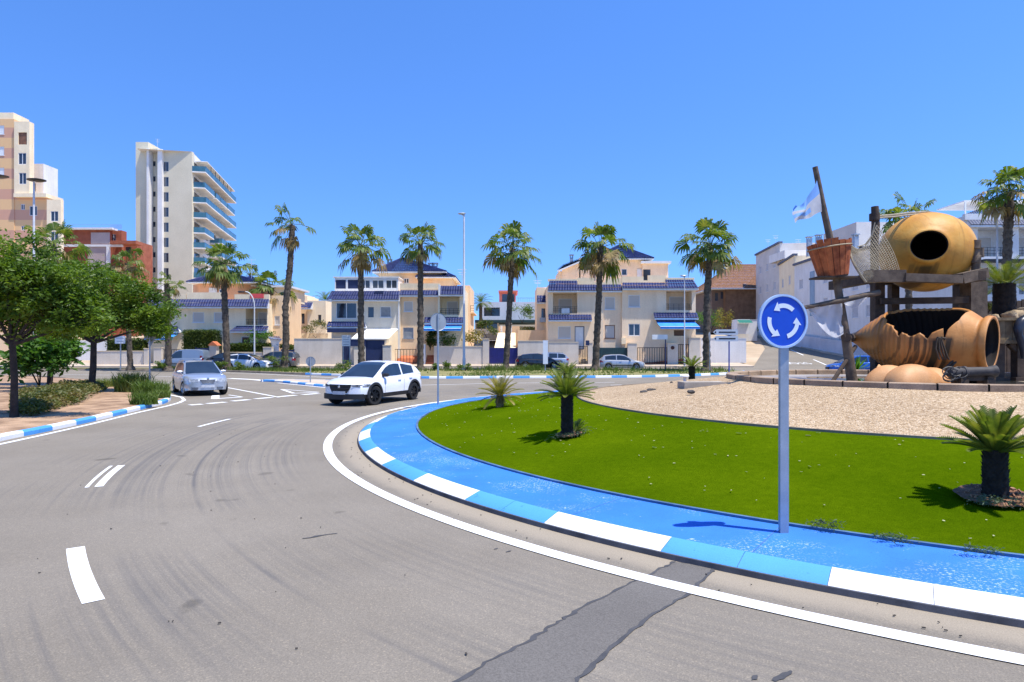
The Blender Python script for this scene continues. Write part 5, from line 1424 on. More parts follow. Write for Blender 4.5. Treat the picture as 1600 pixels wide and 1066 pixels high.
for i in range(9):
    u_ = i / 8; x = 1318 + 38 * u_; y = 474 - 10 * u_
    rows.append([P(x, y + 4 * math.sin(PI * u_) * v_ * 3, 15.95 + .05 * math.sin(v_ * 3 + u_ * 9)) for v_ in (0, .35, .7, 1)])
mb.grid(rows); tag(mb.build('furled_cloth', CAN, smooth=60), 'small strip of furled cloth along the yard right of the mast', 'cloth')
# flag
mb = MB(); h0, h1 = P(1276.5, 281, 16.15), P(1284, 331, 16.15); f0, f1 = P(1244, 322, 15.9), P(1240, 350, 15.8)
rows = []; nf = 18
for i in range(nf + 1):
    u_ = i / nf; row = []
    for j in range(11):
        v_ = j / 10
        p = h0.lerp(h1, v_).lerp(f0.lerp(f1, v_), u_)
        p += Vector((.03 * math.sin(u_ * 9 + v_ * 3), .13 * u_ * math.sin(u_ * 9 - v_ * 4), .05 * math.sin(u_ * 7 + v_ * 2.5) * u_ - .14 * math.sin(PI * u_) * (1 - v_)))
        row.append(p)
    rows.append(row)
for i in range(nf):
    for j in range(10):
        mb.add([rows[i][j], rows[i+1][j], rows[i+1][j+1], rows[i][j+1]], [(0,1,2,3)], 0 if (j < 4 or (j in (6, 7) and i > 5)) else 1)
k = NT('pale blue flag'); k.color((.16, .33, .66)); k.set(Roughness=.8); bf = k.mat
tag(mb.build('flag', [bf, CAN], smooth=60, fix=True), 'tattered white and pale blue flag flying left from the mast top', 'flag')
# fishing net
mb = MB()
def net(u_, v_):
    top = P(1326 + 44 * u_, 380 - 28 * u_ + 22 * math.sin(PI * u_), 16.25 - .05 * u_)
    bot = P(1353 + 55 * u_, 441 - 8 * u_ + 3 * math.sin(PI * u_), 16.0 + .0 * u_)
    p = top.lerp(bot, v_); p.y -= .12 * math.sin(PI * v_) * (1 - .4 * u_)
    p.x += -.17 * math.sin(PI * v_) * (1 - u_) + .05 * math.sin(PI * v_) * u_
    return p
NU, NV = 22, 26
for i in range(NU + 1):
    mb.tube([net(i / NU, j / NV) for j in range(NV + 1)], .0085, 3, cap=False)
for j in range(NV + 1):
    mb.tube([net(i / NU, j / NV) for i in range(NU + 1)], .0085, 3, cap=False)
mb.tube([net(0, j / NV) for j in range(NV + 1)], .028, 6); mb.tube([net(i / NU, 0) for i in range(NU + 1)], .015, 5)
mb.tube([P(1340, 386, 16.3), P(1352, 382, 16.3), P(1362, 368, 16.3), P(1367, 348, 16.3)], .015, 5)
tag(mb.build('fishing_net', M['rope']), 'draped fishing net between the crow nest and the tall dark post', 'net')
# cannon
dcn = 14.2
r = thing('cannon', 'small dark iron cannon on a rough carriage in front of the lower jar neck', 'cannon', (fx(1515, dcn), dcn, ZF))
q0, q1 = P(1482, 583, dcn), P(1556, 580, dcn - .1); ac = (q1 - q0); LC = ac.length
mc_ = Matrix.Translation(q0) @ ac.normalized().to_track_quat('Z', 'Y').to_matrix().to_4x4()
mb = MB(); mb.lathe([(.01, -.08), (.035, -.07), (.03, -.03), (.10, 0), (.13, .03), (.125, .3), (.14, .31), (.14, .35), (.115, .37), (.10, .8), (.12, .9), (.135, .97), (.13, LC), (.07, LC + .005), (.065, LC - .2), (.01, LC - .2)], 20, mc_); mb.build('barrel', pm('rusty iron', (.075, .065, .058), (.035, .03, .028), 5, .7, .4, 25), r, smooth=40)
for x in (1500, 1541):
    mb = MB(); X = fx(x, dcn); mb.box((X - .09, dcn - .16, ZF - .02), (X + .09, dcn + .16, ZF + .18)); mb.box((X - .06, dcn - .13, ZF + .18), (X + .06, dcn + .13, fz(588, dcn))); mb.build('carriage_block', M['wood'], r)
mb = MB(); mb.beam(P(1490, 592, dcn), P(1553, 591, dcn), .12, .10); mb.build('carriage_rail', M['wood'], r)
mb = MB(); rnd = random.Random(8)
for i in range(6):
    cx_, cy_, rr_ = 1487 + rnd.uniform(-8, 12), 585 + rnd.uniform(-5, 6), rnd.uniform(7, 13)
    mb.tube([P(cx_ + rr_ * 1.3 * math.cos(t * .45), cy_ + rr_ * .8 * math.sin(t * .45), 13.95 + .1 * math.sin(t * .3 + i)) for t in range(13)], .012, 5)
tag(mb.build('cable_tangle', M['plasticblack']), 'tangle of black cables hanging over the breech of the cannon', 'cable')
# wooden trough on posts, with rocks
r = thing('trough', 'long raised wooden plank trough on dark posts at the right edge of the fountain', 'trough', (fx(1600, 17), 17.6, ZF))
dt = 17.0; mb = MB(); x0, x1 = fx(1540, dt), fx(1700, dt); npk = 15
for i in range(npk):
    a = x0 + (x1 - x0) * i / npk; b_ = x0 + (x1 - x0) * (i + 1) / npk - .012
    mb.box((a, dt, fz(531, dt)), (b_, dt + .05, fz(501, dt)))
mb.box((x0, dt + .051, fz(531, dt)), (x0 + .05, dt + 2, fz(500, dt))); mb.box((x0, dt + 2, fz(531, dt)), (x1, dt + 2.05, fz(500, dt)))
wt = pm('tan trough planks', (.27, .20, .11), (.16, .11, .06), 5, .85, .4, 25, fine=.3)  # plank tone, a paler brown than the posts
mb.build('plank_side', wt, r)
mb = MB(); mb.box((x0 - .1, dt - .08, fz(501, dt)), (x1, dt + .2, fz(496.5, dt))); mb.box((x0 - .05, dt - .06, fz(537, dt)), (x1, dt + .2, fz(531, dt))); mb.build('trim_board', wt, r)
for x, yy in ((1563, dt), (1598, dt), (1570, dt + 1.9), (1660, dt)):
    mb = MB(); X = fx(x, dt); mb.box((X - .13, yy + .01, ZF - .02), (X + .13, yy + .25, fz(537, dt))); mb.box((X - .22, yy - .06, ZF - .02), (X + .22, yy + .32, ZF + .1)); mb.build('post', M['wood'], r)
mb = MB(); mb.beam(P(1577, 537, dt + .1), P(1596, 556, dt + .1), .14, .14); mb.build('brace', M['wood'], r)
mb = MB(); mb.box((x0 + .06, dt + .06, fz(531, dt)), (x1, dt + 1.98, fz(500, dt))); mb.build('soil_fill', M['soil'], r)
def rock(label, c, rx, ry, rz, mat, seed, name='rock', grp='rocks on the trough'):
    mb = MB(); rows = []; rn = random.Random(seed)
    for i in range(9):
        th = PI * i / 8; row = []
        for j in range(15):
            a = 2 * PI * (j % 14) / 14
            v_ = Vector((math.sin(th) * math.cos(a), math.sin(th) * math.sin(a), math.cos(th)))
            e = 1 + .28 * mnoise.noise(v_ * 1.6 + Vector((seed * 3.1, 0, 0)))
            row.append((c[0] + v_.x * rx * e, c[1] + v_.y * ry * e, c[2] + v_.z * rz * e))
        rows.append(row)
    mb.grid(rows)
    return tag(mb.build(name, mat, smooth=50, fix=True), label, 'rock', grp)
rk = pm('pale rock', srgb(196, 172, 136), srgb(140, 118, 88), 3, .95, .5, 15, fine=.3)
for i, (x, y, w, lab) in enumerate(((1578, 494, 9, 'low pale rock on the trough rim nearest the cycad trunk'), (1588, 493, 10, 'middle pale rock on the trough rim right of the cycad'), (1601, 491, 13, 'tallest pale rock on the trough rim at the photo edge'), (1551, 497, 7, 'small pale rock on the trough left of the cycad trunk'))):
    q = P(x, y, dt + .5); rock(lab, q, w * dt / F, .25, w * .9 * dt / F, rk, i + 1)
mb = MB(); mb.tube([P(1604, 498, 16.85), P(1596, 503, 16.8), P(1591, 514, 16.75), P(1592, 524, 16.75), P(1597, 534, 16.75), P(1599, 560, 16.8)], [.12, .13, .12, .09, .11, .06], 10)
tag(mb.build('dark_spout', pm('blue black enamel', (.02, .022, .03), (.04, .045, .06), 3, .3), smooth=50), 'curved black spout hanging down the trough side at the photo edge', 'spout')
# palisade behind
r = thing('palisade', 'brown palisade of upright boards behind the jars and trough', 'fence', (fx(1560, 22), 22, ZF - .1))
mb = MB(); rnd = random.Random(2)
for i in range(24):
    X = fx(1512, 22) + i * .17; mb.box((X, 22, prof_z(6.8) - .2), (X + .14, 22.04, fz(470 + rnd.uniform(-3, 2), 22)))
mb.build('board', M['wood'], r)
mb = MB(); mb.box((fx(1510, 22), 22.05, fz(485, 22)), (fx(1512, 22) + 4.2, 22.1, fz(482, 22))); mb.build('rail', M['woodgrey'], r)
# slab, bollard light and stones on the gravel
b = Vector((4.9, 16.6, 1.0))
zz = isl(4.9, 16.6)
mb = MB(); mb.obox(Matrix.Translation((4.95, 16.7, zz + .03)) @ Matrix.Rotation(R(6), 4, 'Z'), (1.12, .5, .17)); mb.build('concrete_slab', M['concrete']).rotation_euler = (0, 0, 0)
tag(bpy.data.objects['concrete_slab'], 'flat pale concrete slab lying on the gravel left of the basin', 'slab')
bx = (fx(1070, 17.6), 17.6); zz = isl(*bx)
r = thing('bollard_light', 'small white mushroom garden light beside the concrete slab', 'light', (*bx, zz))
mb = MB(); mb.tube([(*bx, zz - .03), (*bx, zz + .20)], .045, 10); mb.build('stem', M['lampgrey'], r)
mb = MB(); mb.lathe([(.01, .29), (.10, .27), (.12, .235), (.11, .21), (.05, .20)], 16, Matrix.Translation((*bx, zz))); mb.build('light_cap', M['white'], r, smooth=50)
dr_ = pm('dark stone', (.10, .09, .08), (.05, .045, .04), 4, .9)
for x, y, w, lab in ((1018, 610, .13, 'flat dark stone lying alone on the gravel'), (1006, 613, .10, 'small dark stone just left of the flat dark one'), (1080, 613, .09, 'dark stone on the gravel below the concrete slab'), (1049, 599, .05, 'tiny dark stone on the gravel before the white garden light')):
    z_ = .85
    for _ in range(6): q = G(x, y, z_); z_ = isl(q.x, q.y)
    rock(lab, (q.x, q.y, q.z + .01), w, w * .8, .045, dr_, int(x), grp='dark stones on the gravel')

# ------------------------------------------------------------------ vegetation
def fan_frond(mb, base, az, elev, pet, rad, rnd, droop=.5, m=0, nseg=15, spread=115, roll=0.0):
    """a Washingtonia leaf: bent stalk and a pleated fan of drooping segments"""
    dirv = Vector((math.cos(az) * math.cos(elev), math.sin(az) * math.cos(elev), math.sin(elev)))
    side = Vector((-math.sin(az), math.cos(az), 0))
    upv = dirv.cross(side) * -1
    if upv.z < 0: upv = -upv
    mid = base + dirv * pet * .55
    tip = base + dirv * pet - UZ * pet * .16
    mb.tube([base, mid, tip], [.03, .022, .016], 4, m=m, cap=False)
    d2 = (tip - mid).normalized(); s2 = side; u2 = d2.cross(s2)
    if u2.z < 0: u2 = -u2
    if roll: s2 = (s2 * math.cos(roll) + u2 * math.sin(roll)); u2 = d2.cross(s2); u2 = u2 if u2.z > 0 else -u2
    for i in range(nseg):
        a = R(-spread + 2 * spread * (i + .5) / nseg) + rnd.uniform(-.05, .05)
        L = rad * (1 - .22 * abs(a) / R(spread)) * rnd.uniform(.85, 1.12)
        dd = d2 * math.cos(a) + s2 * math.sin(a)
        pp = (s2 * math.cos(a) - d2 * math.sin(a))
        w = L * .095
        fold = u2 * (.03 * L if i % 2 else -.03 * L)
        m1 = tip + dd * L * .62 - UZ * L * .06 * droop + fold
        t1 = tip + dd * L * (.98 - .12 * droop) - UZ * L * (.10 + .42 * droop * rnd.uniform(.6, 1.4))
        mb.add([tip, m1 - pp * w, m1 + pp * w, t1], [(0, 1, 2), (1, 3, 2)], m)

def palm(label, x, yb, tops, crown_r, d, seed, z0=None, nf=30, trunk_r=.24, wind=0.0, dead=5, skirt=6, lean_pts=None, name='fan_palm', fallen=0.0, group='fan palms lining the street'):
    """tops: list of (x, y) photo points up the trunk, the last one is where the crown starts"""
    rnd = random.Random(seed)
    zb = (tz(d) + .12) if z0 is None else z0
    X = fx(x, d); trunk_r *= .9
    r = thing(name, label, 'palm tree', (X, d, zb), group=group)
    pts = [Vector((X, d, zb - .05))] + [P(a, b, d) for a, b in tops]
    # resample the stem with a rough surface
    dense = []
    for a, b in zip(pts, pts[1:]):
        n_ = max(2, int((b - a).length / .22))
        for i in range(n_): dense.append(a.lerp(b, i / n_))
    dense.append(pts[-1])
    L = len(dense); rad = []
    for i in range(L):
        t = i / (L - 1)
        rad.append(trunk_r * (1.0 - .22 * t + .75 * max(0, 1 - t * 16) ** 1.5) * (1 + .10 * math.sin(i * 2.2)) * rnd.uniform(.93, 1.07))
    mb = MB(); mb.tube(dense, rad, 11, jit=.06, rnd=rnd)
    # stubs of old leaf stalks
    for i in range(2, L):
        t = i / (L - 1)
        for q in range(5 if t > .5 else 3):
            a = rnd.uniform(0, 2 * PI); c_ = dense[i]; rr_ = rad[i]
            e = Vector((math.cos(a), math.sin(a), 0)); s_ = Vector((-e.y, e.x, 0)); ln = rnd.uniform(.04, .12) + (.06 if t > .75 else 0)
            b0 = c_ + e * rr_ * .9
            mb.add([b0 - s_ * .07, b0 + s_ * .07, b0 + e * ln + UZ * rnd.uniform(.05, .16), b0 - UZ * .08], [(0, 1, 2), (0, 2, 3), (1, 3, 2)])
    mb.build('trunk', M['palmbark'], r, smooth=40)
    top = pts[-1]; mb = MB()
    R_ = crown_r * d / F
    nf = int(nf * .92)
    for i in range(nf):
        az = i * 2.39996 + rnd.uniform(-.5, .5)
        f = (i + .5) / nf
        el = R(84 - 122 * f ** .8 + rnd.uniform(-12, 12))
        if wind:
            vx, vy = math.cos(az) * math.cos(el) + wind, math.sin(az) * math.cos(el); az = math.atan2(vy, vx)
        mm = 1 if (f > .72 and rnd.random() < .4) else 0
        fan_frond(mb, top + Vector((math.cos(az), math.sin(az), 0)) * .08 + UZ * rnd.uniform(-.15, .25), az, el, R_ * rnd.uniform(.42, .80), R_ * rnd.uniform(.40, .58), rnd, droop=.45 + .55 * f, m=mm, roll=rnd.uniform(-.5, .5))
    for i in range(dead):
        az = rnd.uniform(0, 2 * PI)
        fan_frond(mb, top - UZ * rnd.uniform(.1, .5), az, R(rnd.uniform(-75, -40)), R_ * rnd.uniform(.28, .5), R_ * rnd.uniform(.3, .45), rnd, droop=1.0, m=1, spread=70, nseg=9)
    mb.build('crown', [M['palmleaf'], M['palmdry']], r)
    return r
PG = 'fan palms lining the street'
palm('leaning palm behind the trees whose trunk rises left of the two pale pillars', 204, 573, [(200, 500), (199, 412)], 30, 57, 21, nf=22, trunk_r=.26)
palm('short palm with a small ragged crown in front of the grey van', 263, 573, [(263, 520), (262, 475), (261, 446)], 24, 55.5, 22, nf=14, trunk_r=.30, dead=4)
palm('sturdy palm with a golden crown base between black car and white hatchback', 355, 577, [(354, 540), (351, 470), (349, 412)], 41, 56, 23, nf=30, trunk_r=.33, dead=8)
palm('palm with a curved trunk and a windswept ragged crown beside the big blank wall', 444, 577, [(447, 530), (446, 480), (453, 420), (457, 352)], 40, 56, 24, nf=15, trunk_r=.33, wind=-.75, dead=6)
palm('palm standing right in front of the navy garage door', 565, 572, [(564, 520), (564, 450), (563, 385)], 43, 56, 25, nf=30, trunk_r=.33, dead=8)
palm('palm in front of the middle villa between railing gate and white pillar', 657, 578, [(657, 530), (657, 460), (657, 378)], 38, 56, 26, nf=26, trunk_r=.32, dead=3)
palm('palm in front of the wide bright blue gate', 790, 573, [(794, 520), (797, 460), (801, 389)], 47, 56.5, 27, nf=32, trunk_r=.31, dead=4)
palm('palm in front of the right villa beside the silver hatchback tail', 930, 578, [(933, 520), (936, 460), (938, 386)], 45, 55, 28, nf=34, trunk_r=.34, dead=4)
palm('palm with a broad trunk foot at the street corner by the direction signs', 1104, 579, [(1104, 530), (1105, 460), (1110, 384)], 48, 53, 29, nf=36, trunk_r=.36, dead=4)
palm('tall palm at the right edge behind the trough and its cycad', 1570, 572, [(1571, 480), (1574, 390), (1578, 300)], 47, 43, 30, nf=34, trunk_r=.36, dead=6, z0=0)
palm('palm whose crown alone shows above the ochre jar', 1420, 565, [(1420, 450), (1420, 342)], 46, 55, 31, nf=26, trunk_r=.34, dead=3, z0=0)
palm('palm behind the left trees, its crown below the banded block', 88, 566, [(86, 460), (84, 382)], 44, 60, 32, nf=26, trunk_r=.3)
palm('dark trunked palm in the garden of the left villa beside its right corner', 424, 552, [(424, 500), (423, 452)], 38, 69, 33, z0=fz(552, 69), nf=26, trunk_r=.34, dead=2, group='garden palms behind the street')
palm('far small palm with a thin stem above the left villa antenna', 392, 470, [(391, 440), (390, 428)], 20, 100, 34, z0=fz(470, 100), nf=14, trunk_r=.2, dead=1, group='garden palms behind the street')

def pinnate(mb, base, az, el, L, rnd, curl=.9, wid=.18, n=22, m=0, leafw=.012):
    """an arching feather leaf with two rows of stiff leaflets"""
    p = Vector(base); e = el; st = L / n
    side = Vector((-math.sin(az), math.cos(az), 0)); prev = p.copy()
    for i in range(n):
        t = i / n
        dv = Vector((math.cos(az) * math.cos(e), math.sin(az) * math.cos(e), math.sin(e)))
        q = p + dv * st; upv = side.cross(dv); upv = upv if upv.z > 0 else -upv
        mb.add([p - side * .006, p + side * .006, q + side * .005, q - side * .005], [(0, 1, 2, 3)], m)
        if t > .10:
            wl = wid * L * (math.sin(PI * min(1, (t - .04) * 1.02)) ** .5 * .9 + .08)
            for s_ in (-1, 1):
                tipv = p + side * s_ * wl * .84 + dv * wl * .5 + upv * wl * .34
                mb.add([p - dv * leafw, p + dv * leafw, p.lerp(tipv, .6) + dv * leafw, tipv], [(0, 1, 2, 3)], m)
        p = q; e -= curl / n * (0.5 + t)
def cycad(label, x, y, d, zb, trunk_h, trunk_r, L, seed, nf=34, mat='cycad', up=70, low=-8, bark='cycadbark', curl=.8, n=22, loc=None):
    rnd = random.Random(seed); X = fx(x, d) if loc is None else loc[0]
    r = thing('cycad', label, 'cycad', (X, d, zb), group='cycads on the roundabout')
    mb = MB(); k_ = 9
    pts = [(X, d, zb - .04 + (trunk_h + .06) * i / k_) for i in range(k_ + 1)]
    mb.tube(pts, [trunk_r * (1.06 - .12 * i / k_ + .05 * (i % 2)) for i in range(k_ + 1)], 14, jit=.05, rnd=rnd)
    ns = int(trunk_h / .03)
    for i in range(ns):
        z_ = zb + trunk_h * (i + .5) / ns
        for q in range(12):
            a = 2 * PI * (q + .5 * (i % 2)) / 12 + rnd.uniform(-.1, .1); e = Vector((math.cos(a), math.sin(a), 0)); s_ = Vector((-e.y, e.x, 0))
            b0 = Vector((X, d, z_)) + e * trunk_r * .95; l_ = rnd.uniform(.012, .035)
            mb.add([b0 - s_ * .03, b0 + s_ * .03, b0 + e * l_ + UZ * .035, b0 - UZ * .03], [(0, 1, 2), (0, 2, 3), (1, 3, 2)])
    mb.build('trunk', M[bark], r, smooth=50)
    mb = MB()
    for i in range(nf):
        f = (i + .5) / nf; az = i * 2.39996 + rnd.uniform(-.2, .2)
        el = R(up - (up - low) * f ** 1.1 + rnd.uniform(-6, 6))
        pinnate(mb, (X + trunk_r * .4 * math.cos(az), d + trunk_r * .4 * math.sin(az), zb + trunk_h - .02), az, el, L * rnd.uniform(.85, 1.1), rnd, curl=curl, n=n)
    mb.build('crown', M[mat], r)
    return r
def on_isl(x, y):
    z_ = .5
    for _ in range(12): q = G(x, y, z_); z_ = isl(q.x, q.y)
    return q
q = on_isl(886, 682); cycad('dark trunked cycad standing in the middle of the lawn', 886, 682, q.y, q.z, .74, .105, .56, 41, nf=44, up=78, low=4, curl=.6)
cM = q
q = on_isl(1555, 781); cycad('nearest cycad in a ring of bare soil at the right of the lawn', 1555, 781, q.y, q.z, .53, .115, .52, 42, nf=50, up=88, low=14, curl=.5, n=26)
cR = q
q = on_isl(781, 636); cycad('yellowing cycad with dry drooping leaf bases left on the lawn', 781, 636, q.y, q.z, .30, .10, .66, 43, nf=34, mat='cycadyel', up=85, low=-10, curl=.7, bark='palmdry')
mb = MB(); rn = random.Random(4)
for i in range(26):
    a = rn.uniform(0, 2 * PI); e = Vector((math.cos(a), math.sin(a), 0)); b0 = Vector((q.x, q.y, q.z + .34)) + e * .06
    s_ = Vector((-e.y, e.x, 0)); mb.add([b0 - s_ * .02, b0 + s_ * .02, b0 + e * rn.uniform(.08, .22) - UZ * rn.uniform(.22, .34)], [(0, 1, 2)])
dl = mb.build('dry_leaf_skirt', M['palmdry'], bpy.data.objects['cycad.002'])
cycad('small cycad behind the dark trunked lawn cycad', 886, 600, 26.0, isl(fx(886, 26), 26), .72, .15, .66, 44, nf=28, low=4, curl=.6)
cycad('small cycad on the far lawn before the street corner palm', 1081, 590, 27.0, isl(fx(1081, 27), 27), .74, .13, .60, 45, nf=28, low=5, curl=.6)
cycad('big cycad growing out of the wooden trough at the right', 1569, 497, 18.0, fz(500, 18), 1.0, .27, .86, 46, nf=46, up=75, low=2, curl=.6)
# agave behind the mast
rnd = random.Random(9); dd = 22.3; X = fx(1338, dd); zb = isl(X, dd)
r = thing('agave', 'spiky green agave on the far rim of the fountain behind the mast', 'agave', (X, dd, ZF)); mb = MB()
for i in range(26):
    a = rnd.uniform(0, 2 * PI); el = R(rnd.uniform(15, 80)); L = rnd.uniform(.5, .75)
    dv = Vector((math.cos(a) * math.cos(el), math.sin(a) * math.cos(el), math.sin(el))); s_ = Vector((-math.sin(a), math.cos(a), 0)); b0 = Vector((X, dd, ZF + .1))
    mb.add([b0 - s_ * .03, b0 + s_ * .03, b0 + dv * L * .5 + s_ * .045, b0 + dv * L, b0 + dv * L * .5 - s_ * .045], [(0, 1, 2, 4), (4, 2, 3)])
mb.build('leaf_rosette', M['treeleaf2'], r)

# ---- leafy trees, bushes and hedges from leaf-sized faces
def leaf(mb, p, rnd, size, asp=.38, m=0, out=None):
    a = rnd.uniform(0, 2 * PI); el = rnd.uniform(-.9, .7)
    t = Vector((math.cos(a) * math.cos(el), math.sin(a) * math.cos(el), math.sin(el)))
    s_ = t.cross(Vector((rnd.uniform(-1, 1), rnd.uniform(-1, 1), rnd.uniform(-1, 1)))).normalized()
    L = size * rnd.uniform(.7, 1.3); w = L * asp
    p = Vector(p)
    mb.add([p, p + t * L * .5 + s_ * w * .5, p + t * L, p + t * L * .5 - s_ * w * .5], [(0, 1, 2, 3)], m)
def tree(label, x, yb, d, zb, height, crowns, seed, fork=.42, trunk_r=.10, leaves=150, size=.16, mat='treeleaf', name='broadleaf_tree', clump=.55):
    """crowns: list of (dx, dy, dz, rx, ry, rz) lobes measured from the foot"""
    rnd = random.Random(seed); X = fx(x, d)
    r = thing(name, label, 'tree', (X, d, zb), group='leafy trees on the left island')
    foot = Vector((X, d, zb)); fk = foot + Vector((rnd.uniform(-.1, .1), 0, height * fork))
    mb = MB(); mb.tube([foot - UZ * .05, foot + UZ * .15, foot.lerp(fk, .5) + Vector((.03, 0, 0)), fk], [trunk_r * 1.5, trunk_r * 1.1, trunk_r, trunk_r * .9], 10, jit=.06, rnd=rnd)
    lf = MB()
    for (dx, dy, dz, rx, ry, rz) in crowns:
        c_ = foot + Vector((dx, dy, dz))
        mid = fk.lerp(c_, .55) + Vector((rnd.uniform(-.15, .15), rnd.uniform(-.15, .15), -.1))
        mb.tube([fk - UZ * .1, mid, c_], [trunk_r * .6, trunk_r * .38, trunk_r * .15], 6)
        ncl = int(26 * (rx * ry * rz) ** .5) + 8
        for j in range(ncl):
            while True:
                v_ = Vector((rnd.uniform(-1, 1), rnd.uniform(-1, 1), rnd.uniform(-1, 1)))
                if v_.length < 1: break
            v_ = v_.normalized() * (v_.length ** .45)
            cc = c_ + Vector((v_.x * rx, v_.y * ry, v_.z * rz))
            if rnd.random() < .35: mb.tube([mid.lerp(c_, .5), cc], [trunk_r * .14, trunk_r * .05], 4, cap=False)
            cs = clump * rnd.uniform(.6, 1.15)
            for q in range(int(leaves * rnd.uniform(.5, 1.2))):
                w_ = Vector((rnd.gauss(0, .42), rnd.gauss(0, .42), rnd.gauss(0, .28)))
                leaf(lf, cc + w_ * cs, rnd, size)
    mb.build('trunk', M['bark'], r, smooth=45)
    lf.build('crown', M[mat], r)
    return r
d = 17.6
tree('nearest leafy tree at the left edge of the photo', 22, 650, d, .12, 5.2, [(-.9, .1, 3.9, 1.0, .9, .75), (.0, 0, 4.3, 1.0, .9, .75), (.7, -.1, 3.6, .9, .8, .65), (-.3, .4, 3.1, 1.1, .9, .65), (1.2, 0, 3.0, .8, .8, .6), (-1.3, -.2, 2.9, .8, .7, .6), (1.5, .1, 3.7, .8, .7, .6), (.5, .2, 2.7, .9, .7, .5), (1.9, 0, 2.7, .6, .6, .5), (-.4, -.2, 3.7, 1.0, .8, .6)], 51, fork=.40, trunk_r=.085, size=.125, leaves=150, clump=.40)
d = 28
tree('leafy tree right of centre on the left island above the low shrubs', 143, 608, d, .12, 5.6, [(-1.6, .2, 4.2, 1.2, 1.1, .8), (-.2, 0, 4.9, 1.3, 1.2, .8), (1.2, -.2, 4.4, 1.2, 1.1, .8), (2.4, .1, 3.7, 1.0, 1.0, .8), (.5, .3, 3.5, 1.3, 1.1, .7), (-1.4, -.2, 3.1, 1.0, 1.0, .6), (2.7, .2, 2.9, .6, .7, .5), (-.5, 0, 3.9, 1.1, .9, .6), (1.6, 0, 3.2, .9, .8, .5), (-2.3, .1, 3.5, .8, .8, .6), (-.6, .1, 2.8, .9, .8, .4)], 52, fork=.40, trunk_r=.125, size=.155, leaves=160, clump=.52)
d = 33
tree('leafy tree standing furthest back, between the other two on the left island', 78, 600, d, .12, 6.4, [(-.6, .2, 5.4, 1.4, 1.2, .9), (1.0, 0, 5.2, 1.3, 1.2, .8), (-1.8, 0, 4.6, 1.1, 1.0, .8), (.2, .3, 4.3, 1.5, 1.2, .7)], 53, fork=.42, trunk_r=.12, size=.17, leaves=140, clump=.6)

def bush(label, c, rx, ry, rz, n, size, mat, seed, name='bush', cat='bush', group=None, asp=.45, shell=.5, lumps=0):
    rnd = random.Random(seed)
    r = thing(name, label, cat, c, group=group)
    mb = MB(); c = Vector(c)
    L_ = [(Vector((0, 0, 0)), 1.0)] if not lumps else [(Vector((rnd.uniform(-.7, .7) * rx, rnd.uniform(-.7, .7) * ry, rnd.uniform(-.15, .55) * rz)), rnd.uniform(.35, .6)) for _ in range(lumps)]
    for i in range(n):
        o_, s_ = L_[i % len(L_)]
        v_ = Vector((rnd.gauss(0, 1), rnd.gauss(0, 1), rnd.gauss(0, 1))).normalized() * (rnd.random() ** shell)
        p = c + o_ + Vector((v_.x * rx * s_, v_.y * ry * s_, rz * .5 + v_.z * rz * .5 * s_))
        if p.z < c.z + .02: p.z = c.z + rnd.uniform(.02, .2)
        leaf(mb, p, rnd, size, asp)
    mb.build('foliage', M[mat], r)
    st = MB()
    for i in range(5):
        a = rnd.uniform(0, 2 * PI); st.tube([c, c + Vector((math.cos(a) * rx * .4, math.sin(a) * ry * .4, rz * .5))], [.03, .01], 5)
    st.build('stem', M['bark'], r)
    return r
q = G(62, 601, .12); bush('big bright green bush with drooping leaves behind the left trees', (fx(62, 31), 31, .12), 1.75, 1.3, 2.6, 2600, .34, 'treeleaf2', 61, asp=.42, lumps=22)
# low shrub bed made of separate clumps
rnd = random.Random(62)
mbs = MB()
r = thing('shrub_bed', 'wide low bed of olive green shrubs with reddish tips under the left trees', 'shrub', (fx(95, 21), 21, .12))
for i in range(16000):
    u_ = rnd.random(); v_ = rnd.random()
    px = 18 + 148 * u_; yb_ = 648 - 12 * u_ - 32 * v_ + 6 * math.sin(u_ * 7)
    if px > 120 and yb_ > 634 - (px - 120) * .5: continue
    g = G(px, yb_, .12); e = min(1, 6 * u_, 6 * (1 - u_), 5 * v_ + .25, 5 * (1 - v_) + .2)
    hh = (.42 + .22 * mnoise.noise((g.x * 1.1, g.y * .8, 2))) * e ** .5
    leaf(mbs, (g.x, g.y, .12 + hh * rnd.random() ** .4), rnd, .105, .5)
mbs.build('foliage', M['shrub'], r)
def tuft(label, x, yb, z, w, h, n, seed, group='grass tufts', mat='grassblade', d=None):
    rnd = random.Random(seed); g = G(x, yb, z) if d is None else Vector((fx(x, d), d, z))
    mb = MB()
    for i in range(n):
        a = rnd.uniform(0, 2 * PI); rr_ = w * rnd.random() ** .6; b0 = Vector((g.x + rr_ * math.cos(a), g.y + rr_ * .7 * math.sin(a), z))
        t = Vector((rnd.uniform(-.35, .35), rnd.uniform(-.35, .35), 1)) * h * rnd.uniform(.4, 1.1); s_ = Vector((rnd.uniform(-1, 1), rnd.uniform(-1, 1), 0)).normalized() * (.008 + h * .012)
        bend = Vector((rnd.uniform(-.3, .3), rnd.uniform(-.3, .3), -.12)) * h
        mb.add([b0 - s_, b0 + s_, b0 + t * .6 + s_ * .7, b0 + t + bend, b0 + t * .6 - s_ * .7], [(0, 1, 2, 4), (4, 2, 3)])
    return tag(mb.build('grass_tuft', M[mat]), label, 'grass tuft', group)
tuft('tall dark grass tuft just left of the triangular sign post', 208, 612, .12, .75, 1.0, 900, 71)
tuft('light green grass tuft around the foot of the triangular sign post', 236, 620, .12, .7, .75, 900, 72)
tuft('low grass tuft nearest the painted kerb nose of the left island', 226, 632, .12, .45, .5, 500, 73)
tuft('pale grass tuft far back between the tree trunk and dark tuft', 168, 604, .12, .9, .5, 600, 74)
